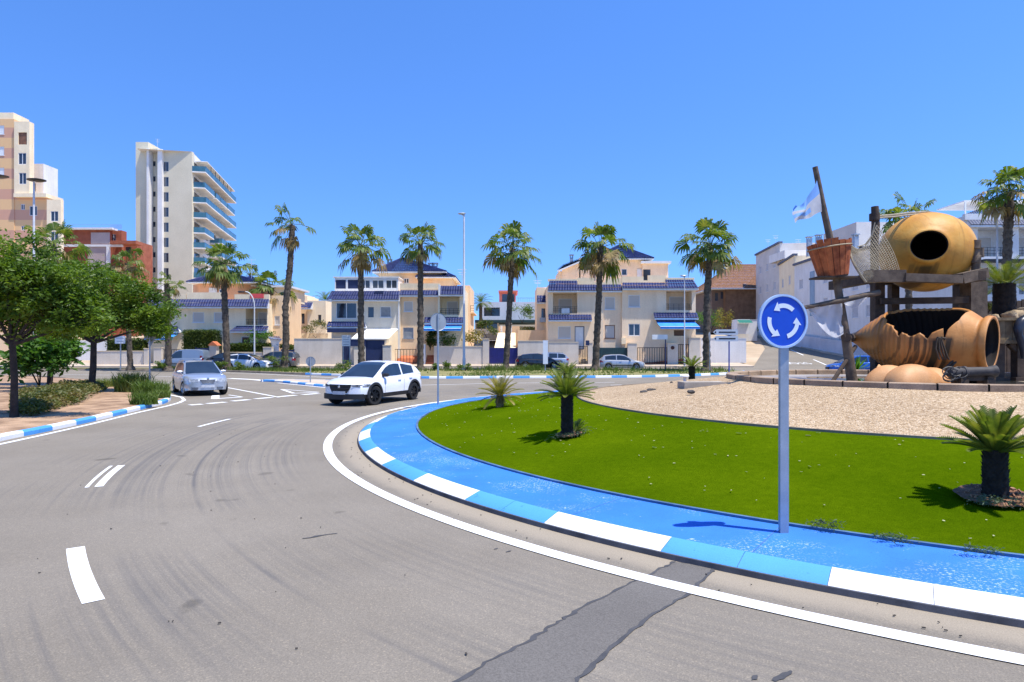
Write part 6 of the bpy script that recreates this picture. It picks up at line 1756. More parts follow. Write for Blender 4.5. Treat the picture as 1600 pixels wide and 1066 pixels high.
tuft('small grass tuft at the very tip of the left island', 254, 622, .12, .3, .4, 260, 75)
# grass all along the verge
rnd = random.Random(77); mb = MB()
poly_front = [(p.x, p.y) for p in inner2]
def front_y(x):
    best = None
    for (x0, y0), (x1, y1) in zip(poly_front, poly_front[1:]):
        if min(x0, x1) <= x <= max(x0, x1) and abs(x1 - x0) > 1e-6:
            y = y0 + (y1 - y0) * (x - x0) / (x1 - x0)
            best = y if best is None else min(best, y)
    return best
for i in range(9000):
    x = rnd.uniform(-46, 18.3); y0 = front_y(x)
    if y0 is None: continue
    y = 56.4 if x > -30 else 58
    if y0 > y - .4: continue
    yy = y0 + .25 + (y - .25 - y0) * rnd.random()
    dens = mnoise.noise((x * .25, yy * .25, 7)) + .25 + (.35 if yy > y - 4 else -.1)
    if dens < rnd.uniform(0, .5): continue
    h_ = rnd.uniform(.10, .32) * (1.4 if yy > y - 4 else .7); s_ = rnd.uniform(.02, .05); b0 = Vector((x, yy, .13)); l_ = Vector((rnd.uniform(-.12, .12), rnd.uniform(-.1, .1), h_))
    mb.add([b0 - UX * s_, b0 + UX * s_, b0 + l_], [(0, 1, 2)])
tag(mb.build('verge_grass', M['grassblade']), 'dry grass growing along the palm verge', 'grass', kind='stuff')
for i, (x, w, h_, lab) in enumerate(((433, .9, 1.05, 'round bright green shrub in front of the grey MPV'), (374, .55, .6, 'small shrub left beside the white hatchback foot palm'), (345, .6, .8, 'small shrub at the foot of the golden crowned palm'), (538, .8, .9, 'shrub on the verge below the narrow navy gate'), (678, .4, .65, 'small round shrub below the brick garden steps'), (700, .45, .7, 'small round shrub below the grey wall near the tall lamp'), (727, .6, .55, 'low shrub at the foot of the tallest lamp post'), (254, .55, .7, 'small shrub at the foot of the short ragged palm'))):
    dd = 55.2 if x < 600 else 54; bush(lab, (fx(x, dd), dd, .13), w, w * .8, h_, 420, .16, 'grassblade', 80 + i, name='shrub', cat='shrub', group='shrubs on the verge', lumps=5)
for i, (x, w, h_) in enumerate(((770, 1.1, .75), (815, 1.0, .6), (835, .9, .65), (955, .8, .4))):
    tuft(['tall wild grass before the bright blue gate', 'wild grass left of the slim totem sign', 'wild grass right beside the slim totem sign', 'short dry grass in front of the silver hatchback'][i], x, 0, .13, w, h_, 260, 90 + i, d=55.2)
# weeds and soil rings on the lawn
def soil_ring(label, c_, rx, ry, seed):
    rnd = random.Random(seed); mb = MB(); pts = []
    for i in range(40):
        a = 2 * PI * i / 40; e = 1 + .12 * mnoise.noise((math.cos(a) * 2, math.sin(a) * 2, seed)); x, y = c_.x + rx * e * math.cos(a), c_.y + ry * e * math.sin(a)
        pts.append((x, y, isl(x, y) + .045))
    ctr = (c_.x, c_.y, c_.z + .05)
    for i in range(40): mb.poly([ctr, pts[i], pts[(i + 1) % 40]])
    for i in range(70):
        a = rnd.uniform(0, 2 * PI); q_ = rnd.random() ** .5; x, y = c_.x + rx * q_ * math.cos(a), c_.y + ry * q_ * math.sin(a); s_ = rnd.uniform(.008, .024)
        mb.obox(Matrix.Translation((x, y, isl(x, y) + .052)) @ Matrix.Rotation(rnd.uniform(0, 3), 4, Vector((1, .5, rnd.random())).normalized()), (s_ * 2, s_ * 1.6, s_), 1)
    o_ = mb.build('soil_ring', [pm('red brown soil', srgb(150, 108, 78), srgb(104, 72, 50), 9, .95, .6, 40, fine=.3), pm('soil clods', srgb(176, 132, 100), srgb(112, 78, 56), 30, .95)])
    return tag(o_, kind='structure')
soil_ring('', Vector((cR.x, cR.y + .02, cR.z)), .36, .36, 3)
soil_ring('', Vector((cM.x + .02, cM.y, cM.z)), .24, .26, 5)
wm = leafmat('grey green weed', (.05, .075, .04), (.10, .14, .08), (.18, .23, .13), 4)
def weeds(label, pts, n, h_, seed):
    rnd = random.Random(seed); mb = MB()
    for i in range(n):
        cx_, cy_, sx_, sy_ = rnd.choice(pts); x, y = rnd.gauss(cx_, sx_), rnd.gauss(cy_, sy_)
        leaf(mb, (x, y, isl(x, y) + .04 + h_ * rnd.random()), rnd, .04, .25)
    tag(mb.build('weeds', wm), label, 'weeds', kind='stuff')
weeds('grey green weeds around the nearest cycad foot', [(cR.x + .12, cR.y - .28, .16, .05), (cR.x - .22, cR.y - .18, .10, .06), (cR.x + .4, cR.y - .2, .1, .05)], 900, .06, 1)
weeds('weeds around the foot of the dark trunked cycad', [(cM.x - .05, cM.y - .22, .16, .05), (cM.x + .22, cM.y + .05, .10, .08)], 600, .07, 2)
rn = random.Random(5); mb = MB()
for i in range(9): pinnate(mb, (cM.x + .16, cM.y + .05, cM.z + .03), rn.uniform(-1.2, 1.6), R(rn.uniform(30, 75)), .34, rn, n=12)
tag(mb.build('cycad_sucker', M['cycad']), 'small leafy sucker at the right foot of the dark trunked cycad', 'plant')
eg = []
for px, py in ((1290, 832), (1305, 836), (1395, 852), (1420, 858), (1530, 874), (1560, 877)):
    g = G(px, py, .16); eg.append((g.x, g.y + .10, .06, .02))
weeds('thin weeds along the lawn edging near the sign', eg, 500, .05, 3)
# litter and dry leaves on turf and pavement
rnd = random.Random(12); mb = MB()
for i in range(420):
    a = rnd.uniform(PI * .72, PI * 1.62); r_ = rnd.uniform(9.1, 13.0); p = polar(r_, a); s_ = rnd.uniform(.006, .018) * (2.2 if rnd.random() < .08 else 1)
    mb.obox(Matrix.Translation((p[0], p[1], isl(p[0], p[1]) + .022)) @ Matrix.Rotation(rnd.uniform(0, 6.3), 4, 'Z') @ Matrix.Rotation(rnd.uniform(-.4, .4), 4, 'X'), (s_ * 2, s_ * .8, .004))
tag(mb.build('leaf_litter', pm('dry litter', (.60, .58, .30), (.42, .36, .16), 9, .9)), 'pale dry leaf bits scattered over the green lawn', 'litter', kind='stuff')
mb = MB()
for i in range(260):
    a = rnd.uniform(PI * .8, PI * 1.62); r_ = rnd.uniform(14.5, 15.0) if rnd.random() < .6 else rnd.uniform(15, 19); p = polar(r_, a); s_ = rnd.uniform(.004, .013)
    mb.obox(Matrix.Translation((p[0], p[1], .012)) @ Matrix.Rotation(rnd.uniform(0, 6.3), 4, 'Z'), (s_ * 2, s_, .006))
tag(mb.build('road_debris', pm('dark debris', (.06, .05, .04), (.03, .025, .02), 9, .9)), 'tiny dark debris on the carriageway and gutter', 'debris', kind='stuff')

# hedges and garden plants
def hedge(label, x0, x1, yt, yb, d, depth, n, seed, size=.16):
    rnd = random.Random(seed); X0, X1, z0, z1 = fx(x0, d), fx(x1, d), fz(yb, d), fz(yt, d)
    r = thing('hedge', label, 'hedge', ((X0 + X1) / 2, d, z0)); mb = MB()
    for i in range(n):
        f = rnd.random(); x, z = rnd.uniform(X0, X1), rnd.uniform(z0, z1)
        if f < .6: p = (x, d + rnd.uniform(-.12, .10), z)
        elif f < .85: p = (x, rnd.uniform(d, d + depth), z1 + rnd.uniform(-.12, .10))
        else: p = (X1 + rnd.uniform(-.12, .1), rnd.uniform(d, d + depth), z)
        leaf(mb, p, rnd, size, .45)
    mb.build('foliage', M['hedge'], r)
    c_ = MB(); c_.box((X0 + .1, d + .08, z0), (X1 - .1, d + depth - .08, z1 - .1)); c_.build('twig_core', pm('hedge twigs', (.03, .045, .01), (.02, .028, .008), 6, .95), r)
hedge('tall clipped box hedge in front of the left villa', 285, 336, 517, 547, 64.1, 1.2, 5200, 101)
hedge('long low clipped hedge in front of the left villa right half', 357, 424, 537.5, 552, 64.6, 1.1, 4200, 102)
hedge('dark low hedge glimpsed between the left tree trunks', 165, 225, 530, 549, 66, 1.0, 2600, 103)
for i, (x, yb_, d_, rx, rz, mt, lab) in enumerate((
    (403, 540, 65.5, 1.9, 1.3, 'treeleaf2', 'rounded bush above the long low hedge'),
    (672, 548, 64.9, .7, 2.0, 'hedge', 'yellow green plant right above the brick garden steps'),
    (695, 545, 65.0, 1.5, 1.7, 'treeleaf', 'dark garden plants under the middle villa awning'),
    (739, 544, 65.2, 1.3, 1.6, 'cycadyel', 'orange yellow garden plant left of the tall pale pillar'),
    (760, 528, 70, 1.3, 1.6, 'hedge', 'yellow green shrub above the tall pale pillar'),
    (816, 505, 80, 1.6, 1.9, 'treeleaf', 'dark round tree in front of the white modern house'),
    (832, 524, 76, 2.2, 1.0, 'shrub', 'brownish creeper over the terrace wall behind the blue gate'),
    (1088, 512, 82, 1.6, 2.3, 'treeleaf2', 'leafy garden tree just left of the corner palm trunk'),
    (1112, 515, 90, 1.8, 2.3, 'treeleaf2', 'leafy garden tree just right of the corner palm trunk'),
    (1130, 520, 80, 1.2, 2.6, 'cycadyel', 'yellowish cypress like shrub above the white corner wall'),
    (1175, 526, 105, 1.6, 2.0, 'treeleaf', 'dark bush beside the kiosk up the side street'),
    (493, 528, 78, 2.0, 1.9, 'shrub', 'reddish green garden shrub between left and middle villas'),
    (450, 552, 65.0, 1.0, .9, 'hedge', 'clipped bush above the navy gate behind the grey MPV'),
    (1540, 492, 19.0, .45, .42, 'shrub', 'dark dry bush in the trough left of the big cycad'))):
    bush(lab, (fx(x, d_), d_, fz(yb_, d_)), rx, rx * .8, rz, 900, .2 if d_ > 30 else .09, mt, 110 + i, name='garden_bush', lumps=9)
def date_palm(label, x, yb, yt, d, L, seed, tr=.2):
    rnd = random.Random(seed); z0 = fz(yb, d); zt = fz(yt, d); X = fx(x, d)
    r = thing('date_palm', label, 'palm tree', (X, d, z0), group='garden palms behind the street')
    mb = MB(); mb.tube([(X, d, z0 + (zt - z0) * i / 12) for i in range(13)], [tr * (1.05 + .1 * (i % 2)) for i in range(13)], 8); mb.build('trunk', M['palmbark'], r)
    mb = MB()
    for i in range(30): pinnate(mb, (X, d, zt), i * 2.4, R(80 - 100 * (i / 30)), L * rnd.uniform(.85, 1.1), rnd, curl=1.3, n=14, leafw=.035, wid=.22)
    mb.build('crown', M['palmleaf'], r)
date_palm('small date palm with arching fronds right of the middle villa', 751, 506, 474, 84, 1.9, 121)
date_palm('date palm top behind the row of low cream houses', 508, 520, 470, 96, 2.0, 122)

# ------------------------------------------------------------------ cars (local: x forward, y left, z up, origin on the ground)
def lerp_pts(pts, x):
    if x <= pts[0][0]: return pts[0][1]
    for (a, b), (c, d) in zip(pts, pts[1:]):
        if x <= c:
            t = (x - a) / (c - a); return b + (d - b) * t
    return pts[-1][1]
def car(name, label, cat, X, Y, z, head, sp, group=None):
    r = thing(name, label, cat, (X, Y, z), R(head), group)
    L, W, H, wb = sp['L'], sp['W'], sp['H'], sp['wb']; hl = L / 2; w2 = W / 2
    fo = sp.get('fo', .88); ax = [hl - fo, hl - fo - wb]; wr = sp.get('wr', .32)
    deck = sp['deck']                        # (x, z) outline of bonnet, belt and tail, from rear to front
    sill = sp.get('sill', .22)
    xs = sorted({round(-hl + L * i / 84, 4) for i in range(85)} | {-hl + .02, -hl + .06, hl - .02, hl - .06})
    def hw(x):
        t = abs(x) / hl; fr = sp.get('tapf', .16) if x > 0 else sp.get('tapr', .13)
        q = max(0, (t - .62) / .38); return w2 * (1 - fr * q ** 2.6)
    def arch(x):
        b = sill + .05 * max(0, (abs(x) / hl - .8) / .2)
        for a in ax:
            u_ = abs(x - a); ra = wr + .055
            if u_ < ra: b = max(b, wr + math.sqrt(ra * ra - u_ * u_) * .98)
        return b
    def sect(x):
        w = hw(x); zt = lerp_pts(deck, x); zb = arch(x)
        e = max(0, (abs(x) - (hl - .16)) / .16)          # soften the nose and tail edges
        zt -= .05 * e * e; zb0 = zb
        z4 = max(zb + .06, sill + (zt - sill) * .50); z3 = max(z4 + .05, zt - .075); z5 = max(zb + .03, min(sill + .15, z4 - .03))
        return [(0, zt + .03), (w * .45, zt + .026), (w * .80, zt + .004), (w * .935, zt - .03), (w * .985, z3 - .02), (w, z4), (w * .985, z5), (w * .95, zb0), (w * .55, zb0 + .01), (0, zb0 + .01)]
    body, clad, under = MB(), MB(), MB()
    secs = [sect(x) for x in xs]
    for i in range(len(xs) - 1):
        for k_ in range(9):
            tgt = under if k_ >= 7 else (clad if (sp.get('clad') and k_ == 6) else body)
            for s_ in (1, -1):
                a, b, c_, d_ = secs[i][k_], secs[i][k_+1], secs[i+1][k_+1], secs[i+1][k_]
                q = [(xs[i], s_*a[0], a[1]), (xs[i], s_*b[0], b[1]), (xs[i+1], s_*c_[0], c_[1]), (xs[i+1], s_*d_[0], d_[1])]
                tgt.add(q, [(0, 1, 2, 3) if s_ > 0 else (3, 2, 1, 0)])
    for i, xx in ((0, xs[0]), (len(xs) - 1, xs[-1])):
        s_ = secs[i]; rows = []
        for k_ in range(3, 8):
            y, z_ = s_[k_]; rows.append([(xx, y * (-1 + 2 * q / 14), z_ if k_ > 3 else max(z_, s_[3][1])) for q in range(15)])
        top = []
        for q in range(15):
            y = s_[3][0] * (-1 + 2 * q / 14); zz = s_[3][1]
            for (y0, z0), (y1, z1) in zip(s_[:3], s_[1:4]):
                if y0 <= abs(y) <= y1: zz = z0 + (z1 - z0) * (abs(y) - y0) / max(y1 - y0, 1e-6)
            top.append((xx, y, zz))
        body.grid([top] + rows[1:], flip=xx < 0)
    def bend(mb):
        out = []
        for x, y, z_ in mb.v:
            q = min(abs(y) / w2, 1.1)
            if x > hl - 1.0: x -= sp.get('nose', .30) * ((x - (hl - 1.0))) ** 2 * q ** 2.4
            elif x < -hl + .8: x += .20 * ((-hl + .8 - x) / .8) ** 2 * q ** 2.4
            out.append((x, y, z_))
        mb.v = out
        return mb
    bend(body); bend(clad); bend(under)
    # greenhouse
    roof = sp['roof']                        # (x, z) from the rear base over the top to the windscreen base
    gx = sorted({round(roof[0][0] + (roof[-1][0] - roof[0][0]) * i / 40, 4) for i in range(41)} | {q[0] for q in roof})
    def belt(x): return lerp_pts(deck, x) - .015
    tb, tt = sp.get('gb', .90), sp.get('gt', .70)
    def gy(x, z_):
        b = belt(x); f = min(1, max(0, (z_ - b) / (H - b))); return hw(x) * (tb + (tt - tb) * f)
    ws, rw = MB(), MB()
    def gsec(x):
        zr = max(lerp_pts(roof, x), belt(x) + .004); edge = min(.045, (zr - belt(x)) * .4)
        ye = gy(x, zr - edge)
        return [(0, zr + .012), (ye * .55, zr + .008), (ye * .90, zr - edge * .25), (ye, zr - edge), (gy(x, belt(x)), belt(x))]
    gs = [gsec(x) for x in gx]; xt_f = sp['xtf']; xt_r = sp['xtr']
    for i in range(len(gx) - 1):
        xm = (gx[i] + gx[i+1]) / 2
        for k_ in range(4):
            tgt = body
            if k_ < 2 and xm > xt_f: tgt = ws
            elif k_ < 2 and xm < xt_r and sp.get('rearglass', True) and lerp_pts(roof, xm) - belt(xm) > .12: tgt = rw
            for s_ in (1, -1):
                a, b, c_, d_ = gs[i][k_], gs[i][k_+1], gs[i+1][k_+1], gs[i+1][k_]
                q = [(gx[i], s_*a[0], a[1]), (gx[i], s_*b[0], b[1]), (gx[i+1], s_*c_[0], c_[1]), (gx[i+1], s_*d_[0], d_[1])]
                tgt.add(q, [(0, 1, 2, 3) if s_ > 0 else (3, 2, 1, 0)])
    paint = sp['paint']
    body.build('body', paint, r, smooth=38, world=False, fix=True)
    under.build('underbody', M['plasticblack'], r, world=False)
    if sp.get('clad'): clad.build('sill_cladding', M['plasticblack'], r, smooth=40, world=False, fix=True)
    if ws.v: ws.build('windscreen', M['glass'], r, smooth=40, world=False)
    if rw.v: rw.build('rear_window', M['glass'], r, smooth=40, world=False)
    # side windows between the pillars
    for (a, b) in sp['panes']:
        for s_ in (1, -1):
            g = MB(); n_ = 12; up_, lo_ = [], []
            for i in range(n_ + 1):
                x = a + (b - a) * i / n_
                z1 = lerp_pts(roof, x) - sp.get('ptop', .085); z0 = belt(x) + .035
                if z1 < z0 + .01: z1 = z0 + .01
                up_.append((x, s_ * (gy(x, z1) + .008), z1)); lo_.append((x, s_ * (gy(x, z0) + .008), z0))
            g.grid([lo_, up_] if s_ > 0 else [up_, lo_]); g.build('side_window', M['glass'], r, world=False)
    # wheels
    rim = M['rimdark'] if sp.get('dark_rim') else M['rimsilver']
    for a in ax:
        for s_ in (1, -1):
            wx = Matrix.Translation((a, s_ * (w2 - .115), wr)) @ Matrix.Rotation(R(-90 * s_), 4, 'X')
            if a == ax[0] and sp.get('steer'): wx = Matrix.Translation((a, s_ * (w2 - .115), wr)) @ Matrix.Rotation(R(sp['steer']), 4, 'Z') @ Matrix.Rotation(R(-90 * s_), 4, 'X')
            t = MB(); t.lathe([(wr * .60, -.10), (wr * .9, -.105), (wr * .985, -.08), (wr, -.03), (wr, .04), (wr * .985, .085), (wr * .9, .108), (wr * .66, .10), (wr * .64, .03), (wr * .3, .0)], 28, wx)
            to = t.build('wheel', M['rubber'], r, smooth=40, world=False)
            ri = MB(); ri.lathe([(wr * .66, .10), (wr * .62, .105), (wr * .58, .06)], 28, wx); ri.lathe([(.001, .075), (wr * .16, .07), (wr * .18, .03)], 12, wx)
            for q in range(sp.get('spokes', 5)):
                an = 2 * PI * q / sp.get('spokes', 5); ms_ = wx @ Matrix.Rotation(an, 4, 'Z') @ Matrix.Translation((wr * .36, 0, .062)); ri.obox(ms_, (wr * .52, wr * .17, .03))
            ro = ri.build('rim', rim, to, world=False)
            if sp.get('clad'):
                an_ = MB(); rows = []
                for i in range(19):
                    th = R(-8 + 196 * i / 18); c0, s0 = math.cos(th), math.sin(th)
                    rows.append([(a + c0 * (wr + .04), s_ * (hw(a + c0 * (wr + .04)) - .05), max(wr + s0 * (wr + .04), sill)), (a + c0 * (wr + .045), s_ * (hw(a) + .012), max(wr + s0 * (wr + .045), sill)), (a + c0 * (wr + .125), s_ * (hw(a) + .010), max(wr + s0 * (wr + .125), sill)), (a + c0 * (wr + .135), s_ * (hw(a) - .03), max(wr + s0 * (wr + .135), sill))])
                an_.grid(rows, flip=s_ < 0); an_.build('wheel_arch', M['plasticblack'], r, smooth=40, world=False)
    # lamps hugging the rounded corners
    def corner(x0, x1, z0, z1, s_, off=.008, n_=6, yin=None):
        g = MB(); rows = []
        xx = [x0 + (x1 - x0) * i / n_ for i in range(n_ + 1)]
        for zz in (z0, (z0 + z1) / 2, z1):
            row = []
            for x in xx:
                zq = zz(x) if callable(zz) else zz
                row.append((x, s_ * (yat(x, zq) + off), zq))
            rows.append(row)
        return rows
    def yat(x, z_):
        s_ = sect(x)
        for (y0, q0), (y1, q1) in zip(s_[2:8], s_[3:8]):
            if q1 <= z_ <= q0: return y1 + (y0 - y1) * (z_ - q1) / max(q0 - q1, 1e-6)
        return s_[3][0]
    fl = sp['lamp_f']                        # z0, z1, length back, width inwards
    for s_ in (1, -1):
        g = MB(); g.grid(corner(hl - fl[2], hl - .002, fl[0], fl[1], s_))
        ye = hw(hl) * .975
        g.add([(hl + .02, s_ * ye, fl[0]), (hl + .02, s_ * ye, fl[1]), (hl + .02, s_ * (ye - fl[3]), fl[1] - .02), (hl + .02, s_ * (ye - fl[3]), fl[0] + .02)], [(0, 1, 2, 3)])
        bend(g).build('headlight', sp.get('lampmat', M['lightglass']), r, world=False)
        g = MB(); g.grid(corner(-hl + .002, -hl + .22, sp['lamp_r'][0], sp['lamp_r'][1], s_))
        g.add([(-hl - .02, s_ * hw(-hl) * .975, sp['lamp_r'][0]), (-hl - .02, s_ * hw(-hl) * .975, sp['lamp_r'][1]), (-hl - .02, s_ * (hw(-hl) * .975 - .16), sp['lamp_r'][1]), (-hl - .02, s_ * (hw(-hl) * .975 - .16), sp['lamp_r'][0])], [(0, 1, 2, 3)])
        bend(g).build('tail_light', M['redglass'], r, world=False)
        # mirror
        mx = sp['mirror']; mb = MB(); mz = belt(mx) + .09
        mb.lathe([(.01, -.12), (.07, -.10), (.085, 0), (.07, .10), (.01, .12)], 10, Matrix.Translation((mx, s_ * (hw(mx) * .93 + .07), mz)) @ Matrix.Rotation(R(90), 4, 'X') @ Matrix.Diagonal((1, .85, 1, 1)))
        mb.tube([(mx, s_ * hw(mx) * .88, mz - .06), (mx, s_ * (hw(mx) * .93 + .02), mz - .03)], .03, 6)
        mb.build('door_mirror', M['plasticblack'] if sp.get('dark_mirror') else paint, r, smooth=50, world=False)
        for x in sp['handles']:
            mb = MB(); hz = lerp_pts(deck, x) - .14; mb.box((x - .1, min(s_ * yat(x, hz), s_ * (yat(x, hz) + .03)), hz - .014), (x + .1, max(s_ * yat(x, hz), s_ * (yat(x, hz) + .03)), hz + .014)); mb.build('door_handle', paint, r, world=False)
        # door shut lines
        mb = MB()
        for x in sp['seams']:
            for z0_, z1_ in ((sill + .16, lerp_pts(deck, x) - .05),):
                n_ = 6; rows = [[(x - .006, s_ * (yat(x, z0_ + (z1_ - z0_) * i / n_) + .003), z0_ + (z1_ - z0_) * i / n_), (x + .006, s_ * (yat(x, z0_ + (z1_ - z0_) * i / n_) + .003), z0_ + (z1_ - z0_) * i / n_)] for i in range(n_ + 1)]
                mb.grid(rows)
        mb.build('door_seam', M['plasticblack'], r, world=False)
    gr = sp['grille']                        # list of (y0, y1, z0, z1, corner)
    for (y0, y1, z0, z1, ch) in gr:
        mb = MB(); rows = []
        for zz in range(7):
            q = zz / 6; half = 1.0
            ya = y0 + ch * (1 - q) ** 1.6; yb = y1 - ch * (1 - q) ** 1.6
            rows.append([(hl + .022 + (.012 if zz % 2 else 0), ya + (yb - ya) * i / 14, z0 + (z1 - z0) * q) for i in range(15)])
        mb.grid(rows)
        for row in (rows[0], rows[-1]): mb.grid([row, [(x - .08, y, z_) for x, y, z_ in row]])
        bend(mb).build('grille', sp.get('grillemat', M['plasticblack']), r, world=False)
    if sp.get('bumper'):
        mb = MB(); z0, z1 = sp['bumper']; n_ = 16; rows = []
        for zz in (z0, (z0 + z1) / 2, z1):
            row = []
            for i in range(n_ + 1):
                y = -1 + 2 * i / n_; yy = y * w2 * .94; xx = hl + .03
                row.append((xx, yy, zz))
            rows.append(row)
        mb.grid(rows); mb.grid([rows[2], [(x - .1, y, z_) for x, y, z_ in rows[2]]]); bend(mb).build('front_bumper', sp.get('bumpermat', M['plasticblack']), r, smooth=60, world=False)
    pl = sp['plate_z']
    for s_, xx in ((1, hl + .04), (-1, -hl - .012)):
        mb = MB(); mb.box((min(xx, xx - .012 * s_), -.26, pl - .055), (max(xx, xx - .012 * s_), .26, pl + .055)); mb.build('number_plate', M['plate'], r, world=False)
    if sp.get('emblem'):
        mb = MB(); mb.lathe([(.001, .01), (.045, .008), (.05, 0)], 14, Matrix.Translation((hl + .028, 0, sp['emblem'])) @ Matrix.Rotation(R(90), 4, 'Y')); mb.build('emblem', M['chrome'], r, world=False)
    if sp.get('rails'):
        for s_ in (1, -1):
            a, b = sp['rails']; mb = MB(); zz = lambda x: lerp_pts(roof, x) + .035
            mb.tube([(a, s_ * W * .33, zz(a) - .06), (a + .08, s_ * W * .33, zz(a + .1)), (b - .08, s_ * W * .33, zz(b - .1)), (b, s_ * W * .33, zz(b) - .06)], .02, 6); mb.build('roof_rail', sp.get('railmat', M['chrome']), r, world=False)
    if sp.get('skirt'):
        for s_ in (1, -1):
            mb = MB(); a, b = ax[1] + wr + .07, ax[0] - wr - .07; zz = sp['skirt']
            mb.grid([[(a + (b - a) * i / 8, s_ * (yat(a + (b - a) * i / 8, z_) + .012), z_) for i in range(9)] for z_ in (zz - .035, zz + .035)]); mb.build('side_strip', M['plasticblack'] if sp.get('darkstrip') else sp['paint'], r, world=False)
    return r

WHITE = carpaint('white car paint', (.80, .81, .83)); SILV = carpaint('silver blue car paint', (.45, .49, .55), .55, .28); SILV2 = carpaint('silver car paint', (.46, .47, .48), .5, .28)
BLACK = carpaint('black car paint', (.010, .010, .012)); GREYC = carpaint('grey car paint', (.16, .15, .135), .4, .3); VANG = carpaint('blue grey van paint', (.27, .33, .41), .4, .35); BLUE = carpaint('blue car paint', (.015, .10, .42), .3, .25)
suv = dict(L=4.40, W=1.80, H=1.54, wb=2.655, fo=.87, wr=.345, sill=.26, paint=WHITE, clad=True, dark_rim=True, dark_mirror=True, spokes=7, steer=-14,
    deck=[(-2.2, .98), (-2.1, 1.02), (-1.3, 1.045), (-.2, .985), (.85, .97), (1.05, .985), (1.6, .92), (2.0, .84), (2.2, .77)],
    roof=[(-2.08, 1.03), (-1.72, 1.30), (-1.45, 1.43), (-.8, 1.515), (-.2, 1.54), (.15, 1.50), (.45, 1.40), (1.25, .97)], xtf=.20, xtr=-1.50, gb=.90, gt=.68,
    panes=[(-1.42, -.62), (-.52, .78)], ptop=.095, lamp_f=(.665, .765, .50, .26), lamp_r=(.78, .90), mirror=.72, handles=(-.25, -1.05), seams=(-.57, .72),
    grille=[(-.46, .46, .47, .76, .16)], bumper=(.24, .43), plate_z=.47, emblem=.68, lampmat=pm('dark headlamp', (.03, .033, .04), (.30, .32, .35), 18, .08))
def off(X, Y, head, dx): a = R(head); return X + dx * math.cos(a), Y + dx * math.sin(a)
car('white_crossover', 'white crossover with black wheel arches driving round the island towards the viewer', 'car', -5.15, 24.2, 0, -112, suv)
est = dict(L=4.54, W=1.73, H=1.46, wb=2.715, fo=.82, wr=.315, sill=.2, paint=SILV, spokes=7, steer=8,
    deck=[(-2.27, .86), (-2.2, .92), (-1.0, .93), (.6, .90), (1.0, .93), (1.7, .86), (2.1, .76), (2.27, .66)],
    roof=[(-2.2, .93), (-1.95, 1.22), (-1.7, 1.38), (-1.2, 1.44), (-.3, 1.46), (.25, 1.40), (1.2, .92)], xtf=.18, xtr=-1.72, gb=.90, gt=.68,
    panes=[(-1.88, -1.18), (-1.1, -.32), (-.24, .85)], ptop=.08, lamp_f=(.58, .74, .38, .34), lamp_r=(.7, .88), mirror=.78, handles=(-.1, -1.0), seams=(-1.14, -.28, .86),
    grille=[(-.30, .30, .54, .70, .08), (-.62, -.36, .26, .38, .04), (.36, .62, .26, .38, .04)], grillemat=pm('silver grille', (.22, .24, .27), (.10, .11, .12), 30, .3, metal=.5), plate_z=.42, emblem=.735, rails=(-1.7, .1), skirt=.42)
car('silver_estate', 'silver estate car waiting at the yield line beside the left island', 'car', -14.15, 28.9, 0, -55, est)
hatch = dict(L=4.36, W=1.82, H=1.48, wb=2.65, fo=.88, wr=.32, sill=.2, paint=WHITE, spokes=5,
    deck=[(-2.18, .86), (-2.1, .98), (-1.2, 1.0), (0, .94), (.9, .91), (1.15, .92), (1.7, .80), (2.05, .70), (2.18, .60)],
    roof=[(-2.1, .99), (-1.85, 1.25), (-1.55, 1.38), (-.8, 1.46), (-.1, 1.48), (.3, 1.40), (1.4, .91)], xtf=.25, xtr=-1.55, gb=.90, gt=.68,
    panes=[(-1.62, -.62), (-.54, .98)], ptop=.085, lamp_f=(.60, .73, .55, .2), lamp_r=(.72, .92), mirror=.85, handles=(-.2, -1.05), seams=(-.58, .9),
    grille=[(-.45, .45, .38, .56, .12)], plate_z=.36)
car('white_hatchback', 'white hatchback parked nose right behind the golden crowned palm', 'car', fx(388, 58.6), 58.6, tz(58.6), -7, hatch, 'cars parked along the service street')
golf = dict(hatch, L=4.15, W=1.74, H=1.44, wb=2.51, fo=.84, wr=.305, paint=SILV2, deck=[(-2.07, .82), (-2.0, .93), (-1.2, .95), (0, .92), (.9, .89), (1.1, .90), (1.75, .80), (2.0, .70), (2.07, .62)],
    roof=[(-2.0, .94), (-1.8, 1.18), (-1.6, 1.35), (-.9, 1.43), (-.2, 1.44), (.2, 1.38), (1.1, .89)], xtf=.15, xtr=-1.6, panes=[(-1.55, -.58), (-.5, .75)], mirror=.68, seams=(-.54, .72), lamp_f=(.55, .70, .32, .3), skirt=.45, darkstrip=True, grille=[(-.4, .4, .56, .66, .03)])
car('silver_hatchback', 'silver hatchback parked nose right in front of the dark green garage door', 'car', fx(971, 58.2), 58.2, tz(58.2), -2, golf, 'cars parked along the service street')
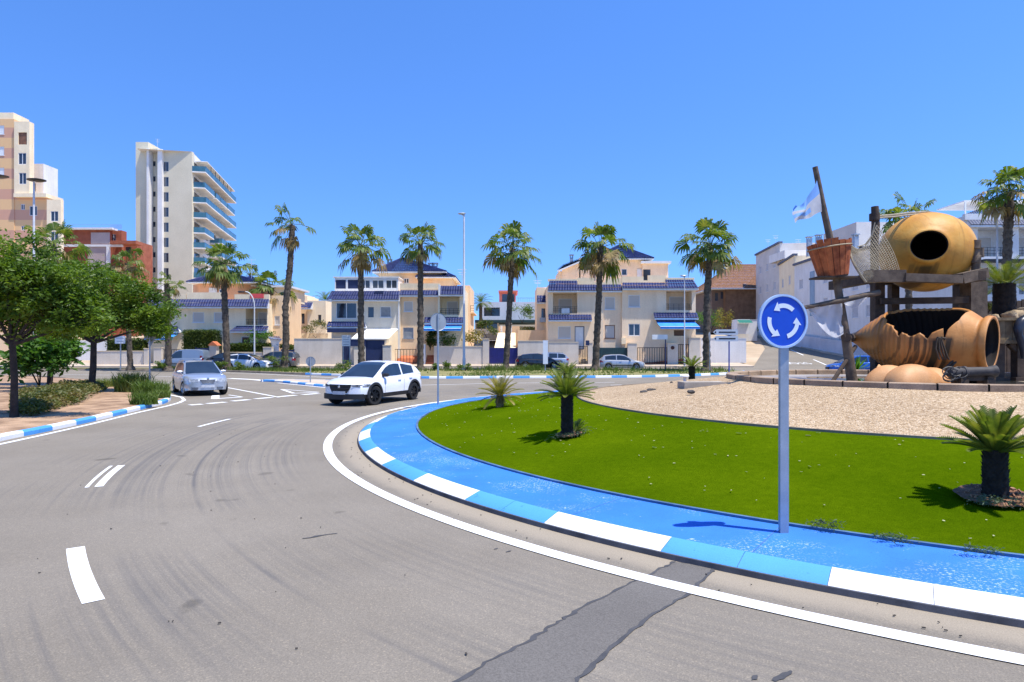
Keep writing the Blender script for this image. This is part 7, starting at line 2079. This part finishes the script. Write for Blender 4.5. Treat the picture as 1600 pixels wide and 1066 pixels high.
van = dict(hatch, L=4.15, W=1.72, H=1.80, wb=2.69, fo=.78, wr=.31, paint=VANG, deck=[(-2.07, .98), (-2.03, 1.0), (0, .98), (.8, .96), (1.1, .98), (1.7, .86), (2.0, .74), (2.07, .62)],
    roof=[(-2.06, 1.0), (-2.03, 1.5), (-1.95, 1.72), (-1.5, 1.79), (-.3, 1.80), (.2, 1.76), (.5, 1.66), (1.3, .97)], xtf=.35, xtr=-3, gt=.82, panes=[(-.1, .92)], mirror=.85, seams=(-.18, -1.2, .8), handles=(-.05, -1.3), lamp_f=(.58, .80, .3, .25), lamp_r=(.75, 1.2), ptop=.12, skirt=.45, darkstrip=True)
car('grey_van', 'blue grey panel van parked nose left behind the short ragged palm', 'van', fx(289, 60.5), 60.5, tz(60.5), 180, van, 'cars parked along the service street')
car('black_hatchback', 'black car parked behind the golden crowned palm beside the grey van', 'car', fx(352, 61.2), 61.2, tz(61.2), 180, dict(hatch, paint=BLACK), 'cars parked along the service street')
mpv = dict(hatch, L=4.30, W=1.80, H=1.62, paint=GREYC, deck=[(-2.15, .95), (-2.1, 1.02), (-1, 1.02), (.8, .97), (1.2, .97), (1.8, .82), (2.1, .7), (2.15, .62)],
    roof=[(-2.12, 1.02), (-2.0, 1.35), (-1.8, 1.52), (-1.1, 1.60), (-.2, 1.62), (.3, 1.54), (1.5, .96)], xtf=.3, xtr=-1.8, panes=[(-1.85, -1.0), (-.92, -.05), (.03, 1.1)], mirror=1.0, seams=(-.96, 0, 1.0), handles=(-.7, .2))
car('grey_people_carrier', 'grey people carrier parked nose left before the navy gate by the big blank wall', 'car', fx(431, 61.0), 61.0, tz(61.0), 180, mpv, 'cars parked along the service street')
car('black_crossover', 'black car with a sloping roof parked behind the slim totem sign', 'car', fx(842, 59.2), 59.2, tz(59.2), 2, dict(hatch, paint=BLACK, H=1.52, L=4.45), 'cars parked along the service street')
car('silver_estate', 'silver estate with roof rails half hidden behind the black parked car', 'car', fx(852, 61.6), 61.6, tz(61.6), 180, dict(est, steer=0, H=1.5), 'cars parked along the service street')
car('blue_hatchback', 'bright blue car parked behind the fountain mast at the street corner', 'car', fx(1338, 50), 50, tz(50), 172, dict(hatch, paint=BLUE), 'cars parked along the side street')
